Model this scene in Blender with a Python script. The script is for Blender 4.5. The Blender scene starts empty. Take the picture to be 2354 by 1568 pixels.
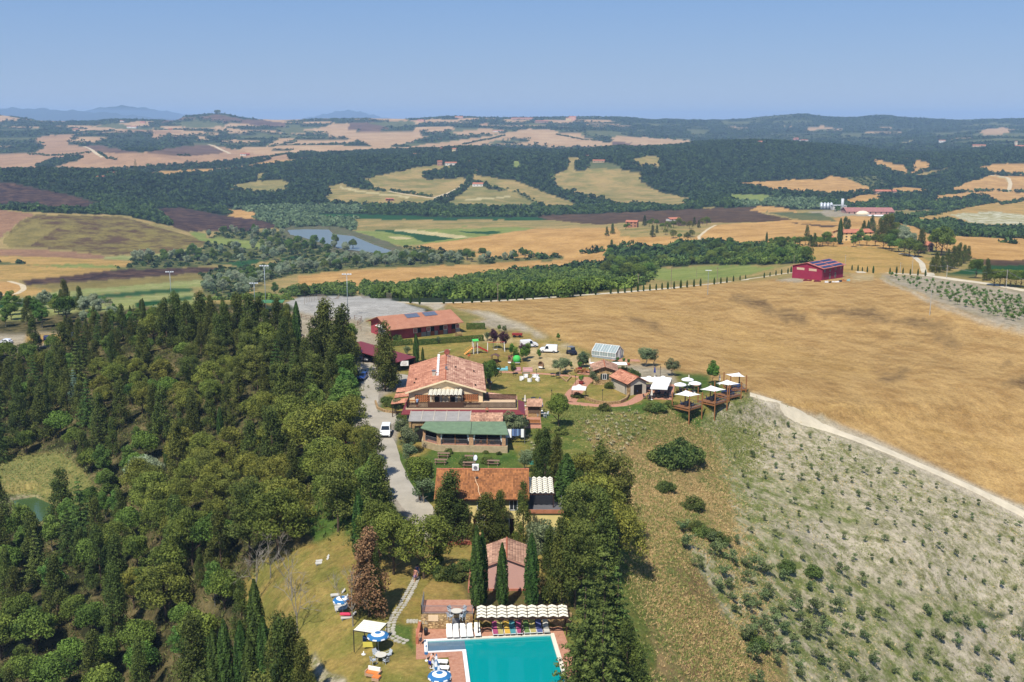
import bpy,math,random
import numpy as np
from mathutils import Vector,Matrix
random.seed(7);rng=np.random.default_rng(7)
S=bpy.context.scene;COL=S.collection;R=math.radians
# ------------------------------------------------------------------ camera, world, sun, exposure
F=2500.0;UC,VC=1177.0,784.0;PITCH=11.5;H=55.0      # focal length and centre in units of a 2354 x 1568 frame
cam_d=bpy.data.cameras.new('camera');cam=bpy.data.objects.new('camera',cam_d);COL.objects.link(cam)
cam.location=(0,0,H);cam.rotation_euler=(R(90-PITCH),0,0)
cam_d.sensor_width=36;cam_d.lens=36*F/2354;cam_d.clip_start=1;cam_d.clip_end=90000
S.camera=cam
SUN_EL,SUN_AZ=56.0,24.0            # sun behind the camera, to its left
S.world=bpy.data.worlds.new('World');S.world.use_nodes=True
wn=S.world.node_tree;bg=wn.nodes['Background']
sky=wn.nodes.new('ShaderNodeTexSky');sky.sky_type='NISHITA';sky.sun_disc=False
sky.sun_elevation=R(SUN_EL);sky.sun_rotation=R(180+SUN_AZ)
sky.air_density=1.0;sky.dust_density=0.3;sky.ozone_density=5.0;sky.altitude=400
# the clear summer sky: the Nishita sky deepened towards the even blue of the photograph, by elevation only
tcw=wn.nodes.new('ShaderNodeTexCoord');sxyz=wn.nodes.new('ShaderNodeSeparateXYZ');wn.links.new(tcw.outputs['Generated'],sxyz.inputs[0])
skr=wn.nodes.new('ShaderNodeValToRGB');skr.color_ramp.elements[0].position=0.0;skr.color_ramp.elements[1].position=1.0
K0=1/0.11
def _c(r_,g_,b_):return(r_*K0,g_*K0,b_*K0,1)
skr.color_ramp.elements[0].color=_c(.235,.315,.47);skr.color_ramp.elements[1].color=_c(.08,.16,.38)
for pos_,c_ in((.04,_c(.19,.275,.45)),(.12,_c(.135,.243,.46)),(.4,_c(.10,.20,.43))):
 e_=skr.color_ramp.elements.new(pos_);e_.color=c_
wn.links.new(sxyz.outputs[2],skr.inputs[0]);mxs=wn.nodes.new('ShaderNodeMix');mxs.data_type='RGBA';mxs.inputs[0].default_value=.82
wn.links.new(sky.outputs[0],mxs.inputs[6]);wn.links.new(skr.outputs[0],mxs.inputs[7]);wn.links.new(mxs.outputs[2],bg.inputs[0]);bg.inputs[1].default_value=0.102
sun_d=bpy.data.lights.new('sun','SUN');sun_d.energy=4.6;sun_d.angle=R(0.53);sun_d.color=(1.0,0.95,0.87)
sun=bpy.data.objects.new('sun',sun_d);COL.objects.link(sun);sun.location=(-60,-120,200)
sdir=Vector((-math.sin(R(SUN_AZ))*math.cos(R(SUN_EL)),-math.cos(R(SUN_AZ))*math.cos(R(SUN_EL)),math.sin(R(SUN_EL))))
sun.rotation_euler=sdir.to_track_quat('Z','Y').to_euler()
S.view_settings.view_transform='Standard';S.view_settings.look='None'
S.view_settings.exposure=0.55;S.view_settings.gamma=1;S.view_settings.use_curve_mapping=False
S.cycles.max_bounces=5;S.cycles.diffuse_bounces=2;S.cycles.glossy_bounces=2
S.cycles.transmission_bounces=4;S.cycles.transparent_max_bounces=8;S.cycles.volume_bounces=0
# ------------------------------------------------------------------ camera geometry
cp,sp=math.cos(R(PITCH)),math.sin(R(PITCH))
def ray(u,v):
 a=(np.asarray(u,float)-UC)/F;b=(np.asarray(v,float)-VC)/F
 return a,cp-b*sp,-sp-b*cp
def project(x,y,z):
 x,y,z=(np.asarray(q,float)for q in(x,y,z));d=np.maximum(y*cp+(H-z)*sp,1e-3)
 return UC+F*x/d,VC+F*((H-z)*cp-y*sp)/d
def on_z(u,v,z=0.0):                       # the point seen at (u, v) on the level z
 a,b,c=ray(u,v);t=(z-H)/c
 return a*t,b*t
# ------------------------------------------------------------------ helpers: tags, materials, meshes
def tag(o,label=None,cat=None,group=None,kind=None):
 for k,val in(('label',label),('category',cat),('group',group),('kind',kind)):
  if val:o[k]=val
 return o
def empty(name,loc,rz=0,label=None,cat=None,group=None):
 o=bpy.data.objects.new(name,None);COL.objects.link(o);o.empty_display_size=.3
 o.location=loc;o.rotation_euler=(0,0,rz)
 return tag(o,label,cat,group)
def copy_tree(o,parent=None):
 c=o.copy();COL.objects.link(c);c.parent=parent
 for ch in o.children:copy_tree(ch,c)
 return c
def lin(c):return tuple(((v/255)/12.92 if v/255<=.04045 else((v/255+.055)/1.055)**2.4)for v in c)
_M={}
def mat(name,rgb,rough=.85,var=.15,scale=1.5,bump=0.,bscale=6.,k=.8,metal=0.,rgb2=None,stripes=None,spec=.3,rand=0.):
 """procedural material: base colour from an sRGB triple, mottled by noise, optional bump, stripes and per-object tint"""
 if name in _M:return _M[name]
 m=bpy.data.materials.new(name);m.use_nodes=True;nt=m.node_tree;n=nt.nodes;L=nt.links
 b=n['Principled BSDF'];b.inputs['Roughness'].default_value=rough;b.inputs['Metallic'].default_value=metal
 b.inputs['Specular IOR Level'].default_value=spec
 c1=[v*k for v in lin(rgb)]
 c2=[v*k for v in lin(rgb2)]if rgb2 else[min(1,v*(1+var))for v in c1]
 if not rgb2:c1=[v*(1-var)for v in c1]
 tc=n.new('ShaderNodeTexCoord');no=n.new('ShaderNodeTexNoise');no.inputs['Scale'].default_value=scale
 no.inputs['Detail'].default_value=5;no.inputs['Roughness'].default_value=.65
 L.new(tc.outputs['Object'],no.inputs['Vector'])
 cr=n.new('ShaderNodeValToRGB');cr.color_ramp.elements[0].position=.35;cr.color_ramp.elements[1].position=.65
 cr.color_ramp.elements[0].color=(*c1,1);cr.color_ramp.elements[1].color=(*c2,1)
 L.new(no.outputs['Fac'],cr.inputs['Fac']);out=cr.outputs['Color']
 if stripes:
  w=n.new('ShaderNodeTexWave');w.bands_direction=stripes[0];w.inputs['Scale'].default_value=stripes[1]
  w.inputs['Distortion'].default_value=stripes[3]if len(stripes)>3 else .4;w.inputs['Detail'].default_value=1
  L.new(tc.outputs['Object'],w.inputs['Vector'])
  mx=n.new('ShaderNodeMix');mx.data_type='RGBA';mx.blend_type='MULTIPLY'
  mr=n.new('ShaderNodeMapRange');mr.inputs['To Min'].default_value=0;mr.inputs['To Max'].default_value=stripes[2]
  L.new(w.outputs['Fac'],mr.inputs['Value']);L.new(mr.outputs[0],mx.inputs[0])
  L.new(out,mx.inputs[6]);mx.inputs[7].default_value=(.35,.32,.3,1);out=mx.outputs[2]
 if rand:
  oi=n.new('ShaderNodeObjectInfo');hs=n.new('ShaderNodeHueSaturation')
  mr2=n.new('ShaderNodeMapRange');mr2.inputs['To Min'].default_value=1-rand;mr2.inputs['To Max'].default_value=1+rand
  L.new(oi.outputs['Random'],mr2.inputs['Value']);L.new(mr2.outputs[0],hs.inputs['Value']);L.new(out,hs.inputs['Color']);out=hs.outputs['Color']
 L.new(out,b.inputs['Base Color'])
 if bump:
  bn=n.new('ShaderNodeTexNoise');bn.inputs['Scale'].default_value=bscale;bn.inputs['Detail'].default_value=4
  L.new(tc.outputs['Object'],bn.inputs['Vector']);bu=n.new('ShaderNodeBump');bu.inputs['Strength'].default_value=min(1,bump)
  bu.inputs['Distance'].default_value=.1;L.new(bn.outputs['Fac'],bu.inputs['Height']);L.new(bu.outputs[0],b.inputs['Normal'])
 _M[name]=m;return m
def mesh_np(name,V,T,m,parent=None,smooth=False,attrs=None,sizes=None,loc=None):
 """mesh from numpy arrays; T is (n,3) or (n,4)"""
 me=bpy.data.meshes.new(name);V=np.asarray(V,np.float32);T=np.asarray(T,np.int32)
 me.vertices.add(len(V));me.vertices.foreach_set('co',V.ravel())
 k=T.shape[1];me.loops.add(T.size);me.loops.foreach_set('vertex_index',T.ravel())
 me.polygons.add(len(T));me.polygons.foreach_set('loop_start',np.arange(0,T.size,k,dtype=np.int32))
 me.polygons.foreach_set('loop_total',np.full(len(T),k,np.int32))
 if smooth:me.polygons.foreach_set('use_smooth',np.ones(len(T),bool))
 for an,arr in(attrs or{}).items():
  arr=np.asarray(arr,np.float32)
  if arr.ndim==1:
   at=me.attributes.new(an,'FLOAT','POINT');at.data.foreach_set('value',arr)
  else:
   at=me.attributes.new(an,'FLOAT_COLOR','POINT');at.data.foreach_set('color',arr.ravel())
 me.update();me.validate()
 me.materials.append(m);o=bpy.data.objects.new(name,me);COL.objects.link(o)
 if parent:o.parent=parent
 if loc is not None:o.location=loc
 return o
class MB:
 """collects boxes, bars, tubes and polygons; build() links them as ONE mesh object"""
 def __init__(s):s.v=[];s.f=[];s.mi=[];s.cur=0
 def add(s,vs,fs):
  n=len(s.v);s.v+=[tuple(p)for p in vs];s.f+=[[n+i for i in f]for f in fs];s.mi+=[s.cur]*len(fs);return s
 def box(s,x0,x1,y0,y1,z0,z1,rz=0,o=(0,0)):
  P=[(x,y,z)for z in(z0,z1)for x,y in((x0,y0),(x1,y0),(x1,y1),(x0,y1))]
  if rz:
   c,q=math.cos(rz),math.sin(rz);P=[(o[0]+(x-o[0])*c-(y-o[1])*q,o[1]+(x-o[0])*q+(y-o[1])*c,z)for x,y,z in P]
  return s.add(P,[(3,2,1,0),(4,5,6,7),(0,1,5,4),(1,2,6,5),(2,3,7,6),(3,0,4,7)])
 def prism(s,poly,z0,z1):
  n=len(poly);a=sum(poly[i][0]*poly[(i+1)%n][1]-poly[(i+1)%n][0]*poly[i][1]for i in range(n))
  if a<0:poly=poly[::-1]
  zb=z0 if isinstance(z0,(list,tuple))else[z0]*n;zt=z1 if isinstance(z1,(list,tuple))else[z1]*n
  return s.add([(x,y,z)for(x,y),z in zip(poly,zb)]+[(x,y,z)for(x,y),z in zip(poly,zt)],
     [tuple(range(n-1,-1,-1)),tuple(range(n,2*n))]+[(i,(i+1)%n,n+(i+1)%n,n+i)for i in range(n)])
 def slab(s,quad,t):
  """a slab with a top face through the given (counter-clockwise) 3-D points, thickness t downwards"""
  n=len(quad)
  return s.add([(x,y,z-t)for x,y,z in quad]+list(quad),[tuple(range(n-1,-1,-1)),tuple(range(n,2*n))]+[(i,(i+1)%n,n+(i+1)%n,n+i)for i in range(n)])
 def bar(s,a,b,w,h=None):
  a,b=Vector(a),Vector(b);d=(b-a).normalized();up=Vector((0,0,1))if abs(d.z)<.95 else Vector((0,1,0))
  x=d.cross(up).normalized()*(w/2);y=x.cross(d).normalized()*((h or w)/2)
  P=[a-x-y,a+x-y,a+x+y,a-x+y,b-x-y,b+x-y,b+x+y,b-x+y]
  return s.add(P,[(3,2,1,0),(4,5,6,7),(0,1,5,4),(1,2,6,5),(2,3,7,6),(3,0,4,7)])
 def tube(s,a,b,r0,r1=None,n=8):
  a,b=Vector(a),Vector(b);r1=r0 if r1 is None else r1;d=(b-a).normalized();up=Vector((0,0,1))if abs(d.z)<.95 else Vector((0,1,0))
  x=d.cross(up).normalized();y=x.cross(d).normalized();P=[]
  for c,r in((a,r0),(b,r1)):P+=[c+(x*math.cos(2*math.pi*i/n)+y*math.sin(2*math.pi*i/n))*r for i in range(n)]
  return s.add(P,[tuple(range(n-1,-1,-1)),tuple(range(n,2*n))]+[(i,n+i,n+(i+1)%n,(i+1)%n)[::-1]for i in range(n)])
 def lathe(s,prof,c=(0,0,0),n=12,ax=1.,ay=1.):
  P=[(c[0]+r*ax*math.cos(2*math.pi*i/n),c[1]+r*ay*math.sin(2*math.pi*i/n),c[2]+z)for r,z in prof for i in range(n)]
  k=len(prof);fs=[(j*n+i,j*n+(i+1)%n,(j+1)*n+(i+1)%n,(j+1)*n+i)for j in range(k-1)for i in range(n)]
  if prof[0][0]>1e-4:fs.append(tuple(range(n-1,-1,-1)))
  if prof[-1][0]>1e-4:fs.append(tuple((k-1)*n+i for i in range(n)))
  return s.add(P,fs)
 def build(s,name,m,parent=None,loc=None,rz=0,smooth=False):
  me=bpy.data.meshes.new(name);me.from_pydata([tuple(p)for p in s.v],[],s.f)
  for q in(m if isinstance(m,(list,tuple))else[m]):me.materials.append(q)
  if isinstance(m,(list,tuple)):me.polygons.foreach_set('material_index',s.mi)
  if smooth:me.polygons.foreach_set('use_smooth',[True]*len(me.polygons))
  me.update();o=bpy.data.objects.new(name,me);COL.objects.link(o)
  if parent:o.parent=parent
  if loc is not None:o.location=loc
  if rz:o.rotation_euler=(0,0,rz)
  return o
def bx(*a,**k):return MB().box(*a,**k)
# ------------------------------------------------------------------ terrain: stations along the lie of the land, from near to far
CX=[-150,100,300,500,700,850,950,1100,1250,1350,1500,1700,1900,2100,2300,2500]
def zrow(v,zs):
 return[(u,*on_z(u,v,z),z)for u,z in zip(CX,zs)]
def yrow(us,vs,ys):
 out=[]
 for u,v,y in zip(us,vs,ys):
  a,b,c=ray(u,v);t=y/b;out.append((u,a*t,y,H+c*t))
 return out
CF=[-150,100,300,500,700,900,1100,1300,1500,1700,1900,2100,2300,2500]
fy=lambda vs,ys:yrow(CF,vs,ys if isinstance(ys,list)else[ys]*len(CF))
SKY_U=[-150,0,100,200,270,400,430,500,560,640,780,900,960,1040,1100,1180,1310,1400,1500,1600,1680,1760,1800,1840,1900,1960,2000,2030,2080,2200,2354,2500]
SKY_V=[262,264,277,279,274,277,267,262,271,276,273,273,272,268,270,271,269,269,273,276,275,269,265,263,269,270,266,265,271,275,273,276]
SKY_Y=[5200]*9+[5400]*4+[5800]*5+[6400]*14
ROWS=[
 zrow(2900,[-30,-28,-24,-14,-4,-1,0,0,0,-.5,-6,-14,-22,-29,-35,-39]),
 zrow(1750,[-30,-28,-24,-14,-4,-1,0,0,0,-.5,-6,-14,-22,-29,-35,-39]),
 zrow(1568,[-30,-28,-24,-14,-4,-1,0,0,0,-.5,-5,-13,-20,-27,-33,-37]),
 zrow(1400,[-28,-26,-22,-13,-3,-.5,0,0,0,-.5,-5,-12,-18,-23,-28,-32]),
 zrow(1250,[-26,-25,-20,-12,-3,0,0,0,0,-.5,-4,-9,-14,-18,-22,-26]),
 zrow(1100,[-24,-23,-18,-12,-5,0,0,0,0,-.5,-4,-8,-11,-14,-17,-20]),
 zrow(985,[-20,-18,-15,-10,-5,0,0,0,0,0,-2,-5.2,-8,-11,-14,-17]),
 zrow(925,[-17,-15.5,-13,-8.5,-4,0,0,0,0,0,0,-1,-4.6,-8,-11.5,-15]),
 zrow(880,[-14,-13,-11,-7,-3,0,0,0,0,0,0,-.2,-4.6,-7.6,-10.6,-13.5]),
 zrow(840,[-11,-11,-9,-5,-2,0,0,0,0,0,-.3,-3,-6,-8,-11,-13]),
 zrow(780,[-8,-8,-7,-4,-1,0,0,0,0,0,-2,-4.5,-7,-9,-11,-13]),
 zrow(712,[-9,-9,-8,-3,-1,-1,-1,-1,-2.5,-3.5,-6,-8,-9,-10,-11,-12]),
 fy([705,700,695,690,690,690,686,677,664,648,630,632,648,690],[395,400,400,395,380,365,372,390,415,440,475,470,440,400]),
 fy([710,708,708,706,698,692,690,682,672,655,631,628,640,680],[640,640,640,630,560,560,560,560,560,560,560,560,540,520]),
 fy([650,650,650,652,655,655,650,640,622,612,598,585,590,610],[800,800,800,780,760,740,740,760,760,720,650,680,660,640]),
 fy([605,605,605,605,602,600,600,592,575,568,560,548,555,565],[960,960,960,1000,1000,950,940,960,960,900,740,780,800,780]),
 fy([588,588,587,575,560,565,552,540,530,532,536,537,542,550],[1050,1050,1080,1130,1180,1150,1130,1110,1090,1050,980,990,1030,1030]),
 fy([484,484,503,548,530,535,524,520,512,502,492,500,520,528],[1330,1330,1330,1240,1330,1320,1300,1290,1300,1280,1250,1290,1340,1340]),
 fy([488,488,495,515,505,505,502,500,495,487,484,490,500,508],[1500,1500,1500,1450,1500,1500,1510,1510,1500,1500,1500,1500,1500,1500]),
 fy([440,440,455,485,478,478,478,480,475,455,450,460,470,478],[1700,1700,1720,1680,1680,1680,1680,1680,1680,1750,1800,1750,1700,1700]),
 fy([395,395,398,425,430,428,425,440,440,430,425,430,440,448],[1950,1950,1960,2000,2000,1980,1960,1950,1950,2050,2100,2050,2000,2000]),
 fy([397,397,393,395,375,365,365,372,360,365,375,395,398,400],[2350,2350,2380,2350,2350,2350,2300,2300,2300,2400,2400,2300,2300,2300]),
 fy([370,365,350,360,358,350,345,350,339,325,337,357,352,350],[2800,2800,2800,2800,2850,2800,2750,2700,2750,2750,2750,2750,2700,2700]),
 fy([338,336,338,337,335,338,342,345,343,340,342,345,332,330],3350),
 fy([302,300,300,305,312,308,304,303,316,322,318,320,310,308],[4200,4200,4200,4200,4250,4200,4200,4300,4300,4400,4400,4400,4300,4300]),
 fy([290,292,291,290,290,289,287,287,292,299,298,298,294,292],[4700,4700,4700,4700,4850,4900,5000,5050,5100,5300,5400,5400,5400,5400]),
 yrow(SKY_U,SKY_V,SKY_Y),
 fy([300]*14,8200),
 fy([285]*14,12000),
]
A_N=760                                   # columns: equal steps of bearing
tanA=np.linspace((-175-UC)/F,(2530-UC)/F,A_N)*1.04
def pchip(xs,ys,x):                       # monotone cubic along one station row
 xs=np.asarray(xs,float);ys=np.asarray(ys,float);h=np.diff(xs);d=np.diff(ys)/h
 m=np.zeros(len(xs));m[0],m[-1]=d[0],d[-1]
 s=(d[:-1]*d[1:])>0
 m[1:-1][s]=2*d[:-1][s]*d[1:][s]/(d[:-1][s]+d[1:][s])
 i=np.clip(np.searchsorted(xs,x)-1,0,len(h)-1);t=np.clip((x-xs[i])/h[i],0,1)
 return((1+2*t)*(1-t)**2)*ys[i]+t*(1-t)**2*h[i]*m[i]+t*t*(3-2*t)*ys[i+1]+t*t*(t-1)*h[i]*m[i+1]
KY=np.zeros((len(ROWS),A_N));KZ=np.zeros_like(KY)
for j,row in enumerate(ROWS):
 ta=[x/y for _,x,y,_ in row]
 KY[j]=pchip(ta,[r[2]for r in row],tanA);KZ[j]=pchip(ta,[r[3]for r in row],tanA)
for j in range(1,len(ROWS)):KY[j]=np.maximum(KY[j],KY[j-1]+4)
# fractions along the stations: enough rows for the relief each pair spans in view
ku,kv=project(KY*tanA,KY,KZ)
T=[]
for j in range(len(ROWS)-1):
 gap=float(np.max(np.abs(kv[j+1]-kv[j])));n=max(4,int(gap/3.6))if j else 8
 if j>=len(ROWS)-3:n=5
 T+=[j+i/n for i in range(n)]
T.append(len(ROWS)-1);T=np.array(T);G_N=len(T)
GY=np.zeros((G_N,A_N));GZ=np.zeros_like(GY)
j0=np.minimum(T.astype(int),len(ROWS)-2);fr=(T-j0)[:,None]
GY=KY[j0]*(1-fr)+KY[j0+1]*fr
# monotone cubic of height over distance in every column
h=np.diff(KY,axis=0);d=np.diff(KZ,axis=0)/h;m=np.zeros_like(KZ);m[0],m[-1]=d[0],d[-1]
pr=d[:-1]*d[1:];mm=np.where(pr>0,2*pr/np.where(np.abs(d[:-1]+d[1:])<1e-9,1e-9,d[:-1]+d[1:]),0);m[1:-1]=mm
t=fr
GZ=((1+2*t)*(1-t)**2)*KZ[j0]+t*(1-t)**2*h[j0]*m[j0]+t*t*(3-2*t)*KZ[j0+1]+t*t*(t-1)*h[j0]*m[j0+1]
GX=GY*tanA
# rolling relief: value noise, growing with distance, none on the estate
_perm=rng.random((256,256))
def vnoise(x,y,s):
 x=np.asarray(x)/s;y=np.asarray(y)/s;xi=np.floor(x).astype(int);yi=np.floor(y).astype(int);fx=x-xi;fy_=y-yi
 fx=fx*fx*(3-2*fx);fy_=fy_*fy_*(3-2*fy_)
 g=lambda a,b:_perm[a%256,b%256]
 return(g(xi,yi)*(1-fx)+g(xi+1,yi)*fx)*(1-fy_)+(g(xi,yi+1)*(1-fx)+g(xi+1,yi+1)*fx)*fy_
far=np.clip((GY-450)/900,0,1);vfar=np.clip((GY-2600)/1500,0,1)*np.clip((5000-GY)/500,0.15,1)
GZ=GZ+far*((vnoise(GX,GY,130)-.5)*3.0+(vnoise(GX+999,GY,45)-.5)*1.1+(vnoise(GX+300,GY*.7,190)-.5)*15*np.clip((GY-1650)/400,0,1)*np.clip((3200-GY)/400,0,1))+vfar*((vnoise(GX+50,GY,330)-.5)*17+(vnoise(GX,GY+70,120)-.5)*4)
wheat_u,wheat_v=project(GX,GY,GZ)
hill=np.clip((wheat_u-1450)/250,0,1)*np.clip((GY-222)/50,0,1)*np.clip((520-GY)/80,0,1)
GZ=GZ+hill*((vnoise(GX+31,GY*.8,62)-.5)*4.2+(vnoise(GX,GY,22)-.5)*.8)
slope=np.clip((wheat_u-1480)/150,0,1)*np.clip((215-GY)/30,0,1)
GZ=GZ+slope*((vnoise(GX,GY,14)-.5)*1.6+(vnoise(GX+5,GY,4)-.5)*.35)
left=np.clip((760-wheat_u)/200,0,1)*np.clip((300-GY)/40,0,1)
GZ=GZ+left*(vnoise(GX,GY+9,17)-.5)*2.2
def pip(poly,x,y):                        # point in polygon, vectorised
 x=np.asarray(x,float);y=np.asarray(y,float);c=np.zeros(x.shape,bool);n=len(poly)
 for i in range(n):
  x0,y0=poly[i];x1,y1=poly[(i+1)%n]
  if y0==y1:continue
  hit=((y0>y)!=(y1>y))&(x<(x1-x0)*(y-y0)/(y1-y0)+x0);c^=hit
 return c
def pad(poly,z):                           # level the ground inside a world polygon
 global GZ
 xs=[p[0]for p in poly];ys=[p[1]for p in poly]
 bb=(GX>min(xs))&(GX<max(xs))&(GY>min(ys))&(GY<max(ys))
 i=np.where(bb);k=pip(poly,GX[i],GY[i]);GZ[i[0][k],i[1][k]]=z
def wpoly(pts,z):return[tuple(float(q)for q in on_z(u,v,z))for u,v in pts]
# crops of the photograph used while drawing the land: each maps to the 2354 x 1568 frame
def crop(ox,oy,s):return lambda pts:[((x/s+ox)*.58038,(y/s+oy)*.58038)for x,y in pts]
cA=crop(0,400,1.6814);cB=crop(1300,400,1.6814);cC=crop(2600,400,1.6168);cD=crop(2400,1000,1.4215)
cE=crop(1300,1150,2.354);cFq=crop(2200,1250,2.354);cG=crop(1500,1750,2.354);cP=crop(1500,2300,2.6156);cJ=crop(0,1900,1.5693);cI=crop(0,1150,1.6814);cK=crop(2300,1800,1.3405);cV=lambda p:p
# --- the pool terrace steps, the lake and the pond
POOL_A=R(6.0)
UP_T=[(-10.3,111.2),(8.5,111.9),(9.0,124),(2,128),(-8,127),(-10.5,118)]
pad(UP_T,1.5)
LAKE_Z=-77.0
LAKE=wpoly([(660,529),(700,527),(756,528),(766,538),(813,543),(858,562),(900,576),(896,584),(850,580),(785,572),(740,558),(700,547),(668,540)],LAKE_Z)
_lc=(np.mean([p[0]for p in LAKE]),np.mean([p[1]for p in LAKE]))
pad([(_lc[0]+(x-_lc[0])*1.25,_lc[1]+(y-_lc[1])*1.35)for x,y in LAKE],LAKE_Z+.5);pad(LAKE,LAKE_Z-1.5)
POND_Z=-24.5
POND=wpoly([(30,1150),(80,1142),(120,1160),(125,1185),(95,1200),(40,1190)],POND_Z)
_pc=(np.mean([p[0]for p in POND]),np.mean([p[1]for p in POND]))
pad([(_pc[0]+(x-_pc[0])*1.5,_pc[1]+(y-_pc[1])*1.5)for x,y in POND],POND_Z+.3);pad(POND,POND_Z-1)
# pool basin hole (the water has its own basin)
def pl(x,y):c,s_=math.cos(POOL_A),math.sin(POOL_A);return(-9.1+x*c-y*s_,108.2+x*s_+y*c)   # pool frame: +x right, +y away
POOL_W=[pl(0,0),pl(13.35,0),pl(13.35,-20),pl(4.0,-20),pl(4.0,-2.35),pl(0,-2.35)]
pad(wpoly([(940,1440),(1300,1440),(1345,1700),(1030,1700),(1030,1530),(940,1530)],0),0)
pad(UP_T,1.5)
pad([pl(-.4,.35),pl(13.7,.35),pl(13.7,-21),pl(3.6,-21),pl(3.6,-2.7),pl(-.4,-2.7)],-2.4)
GU,GV=project(GX,GY,GZ)
# visible: nothing nearer in the column stands above it
_run=np.minimum.accumulate(GV,axis=0);VIS=GV<=_run+.6
def ground(x,y):                           # height of the land at world points
 x=np.atleast_1d(np.asarray(x,float));y=np.atleast_1d(np.asarray(y,float));ta=x/y
 c=np.clip((ta-tanA[0])/(tanA[1]-tanA[0]),0,A_N-1.001);c0=c.astype(int);cf=c-c0;out=np.zeros(len(x))
 for k in range(len(x)):
  zz=[]
  for q in(c0[k],c0[k]+1):
   r=min(max(int(np.searchsorted(GY[:,q],y[k]))-1,0),G_N-2);t_=(y[k]-GY[r,q])/(GY[r+1,q]-GY[r,q]);t_=min(max(t_,0),1)
   zz.append(GZ[r,q]*(1-t_)+GZ[r+1,q]*t_)
  out[k]=zz[0]*(1-cf[k])+zz[1]*cf[k]
 return out
def gz(x,y):return float(ground(x,y)[0])
def at(u,v):                               # the land seen at frame point (u, v)
 a,b,c=(float(q)for q in ray(u,v));lo=30.0
 col=int(np.clip((a/b-tanA[0])/(tanA[1]-tanA[0]),0,A_N-1));vv=GV[:,col]
 k=np.where(vv<=v)[0];i=int(k[0])if len(k)else G_N-1
 y0,y1=GY[max(i-1,0),col],GY[i,col];v0,v1=vv[max(i-1,0)],vv[i]
 t_=0 if v0==v1 else(v0-v)/(v0-v1);t_=min(max(t_,0),1);y=y0+(y1-y0)*t_
 x=y*a/b;return Vector((x,y,gz(x,y)))
# ------------------------------------------------------------------ what covers the land: two real colours per cover, mixed in patches of its own size
CLS={  # name: (colour a, colour b, patch size m, bias 0..1 towards b, stripe)
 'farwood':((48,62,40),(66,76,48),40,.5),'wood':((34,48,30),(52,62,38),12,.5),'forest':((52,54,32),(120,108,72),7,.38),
 'scrub':((62,78,40),(128,124,74),8,.4),
 'pink':((182,146,108),(164,130,98),90,.5),'pale':((196,164,124),(180,146,106),90,.5),'purple':((96,76,64),(124,98,76),60,.5),
 'tan':((170,146,92),(126,122,68),45,.42),'tangreen':((122,120,68),(160,142,88),40,.4),'gold':((200,158,96),(176,136,78),30,.45),
 'gold2':((188,152,88),(160,134,72),26,.45),'dullgreen':((88,98,62),(110,110,70),40,.5),'crop':((34,74,38),(44,84,42),30,.5),
 'lightgreen':((120,134,66),(140,146,78),20,.5),'palegreen':((156,156,98),(132,142,78),20,.5),'cream':((200,184,134),(184,170,120),20,.5),
 'burnt':((56,40,38),(104,80,62),14,.36),'plough':((78,60,44),(104,82,58),18,.4),'mottle':((94,72,50),(138,126,66),22,.46),
 'stripe':((140,106,80),(156,120,88),14,.5),'oliveb':((122,110,60),(140,126,70),18,.5),
 'wheat':((188,154,98),(162,128,78),9,.42),'wheatl':((188,154,96),(168,134,80),12,.4),'wheatd':((116,92,60),(166,136,88),7,.48),
 'clay':((188,176,150),(122,122,78),2.0,.34),'clayg':((112,120,66),(182,170,140),2.4,.42),'track':((196,184,160),(180,166,138),6,.5),
 'dry':((164,138,92),(106,110,60),5,.52),'drybrown':((138,112,76),(120,112,66),5,.45),'grass':((88,104,46),(124,122,62),4,.4),
 'grassg':((72,98,42),(94,110,50),4,.5),'lawn':((126,122,60),(160,138,78),6,.42),'lawndry':((160,134,76),(134,124,64),5,.45),
 'gravel':((172,160,136),(150,138,112),5,.45),'sand':((196,174,128),(172,150,104),5,.5),'arena':((166,162,152),(182,178,168),9,.5),
 'road':((150,142,128),(166,156,140),6,.5),'orchard':((170,158,136),(150,140,112),9,.4),'soil':((120,100,66),(96,92,50),3,.5),
 'flower':((206,200,170),(150,140,82),12,.5),'mud':((110,104,84),(90,98,60),8,.5),'terra':((170,118,92),(160,108,84),3,.5),
}
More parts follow.
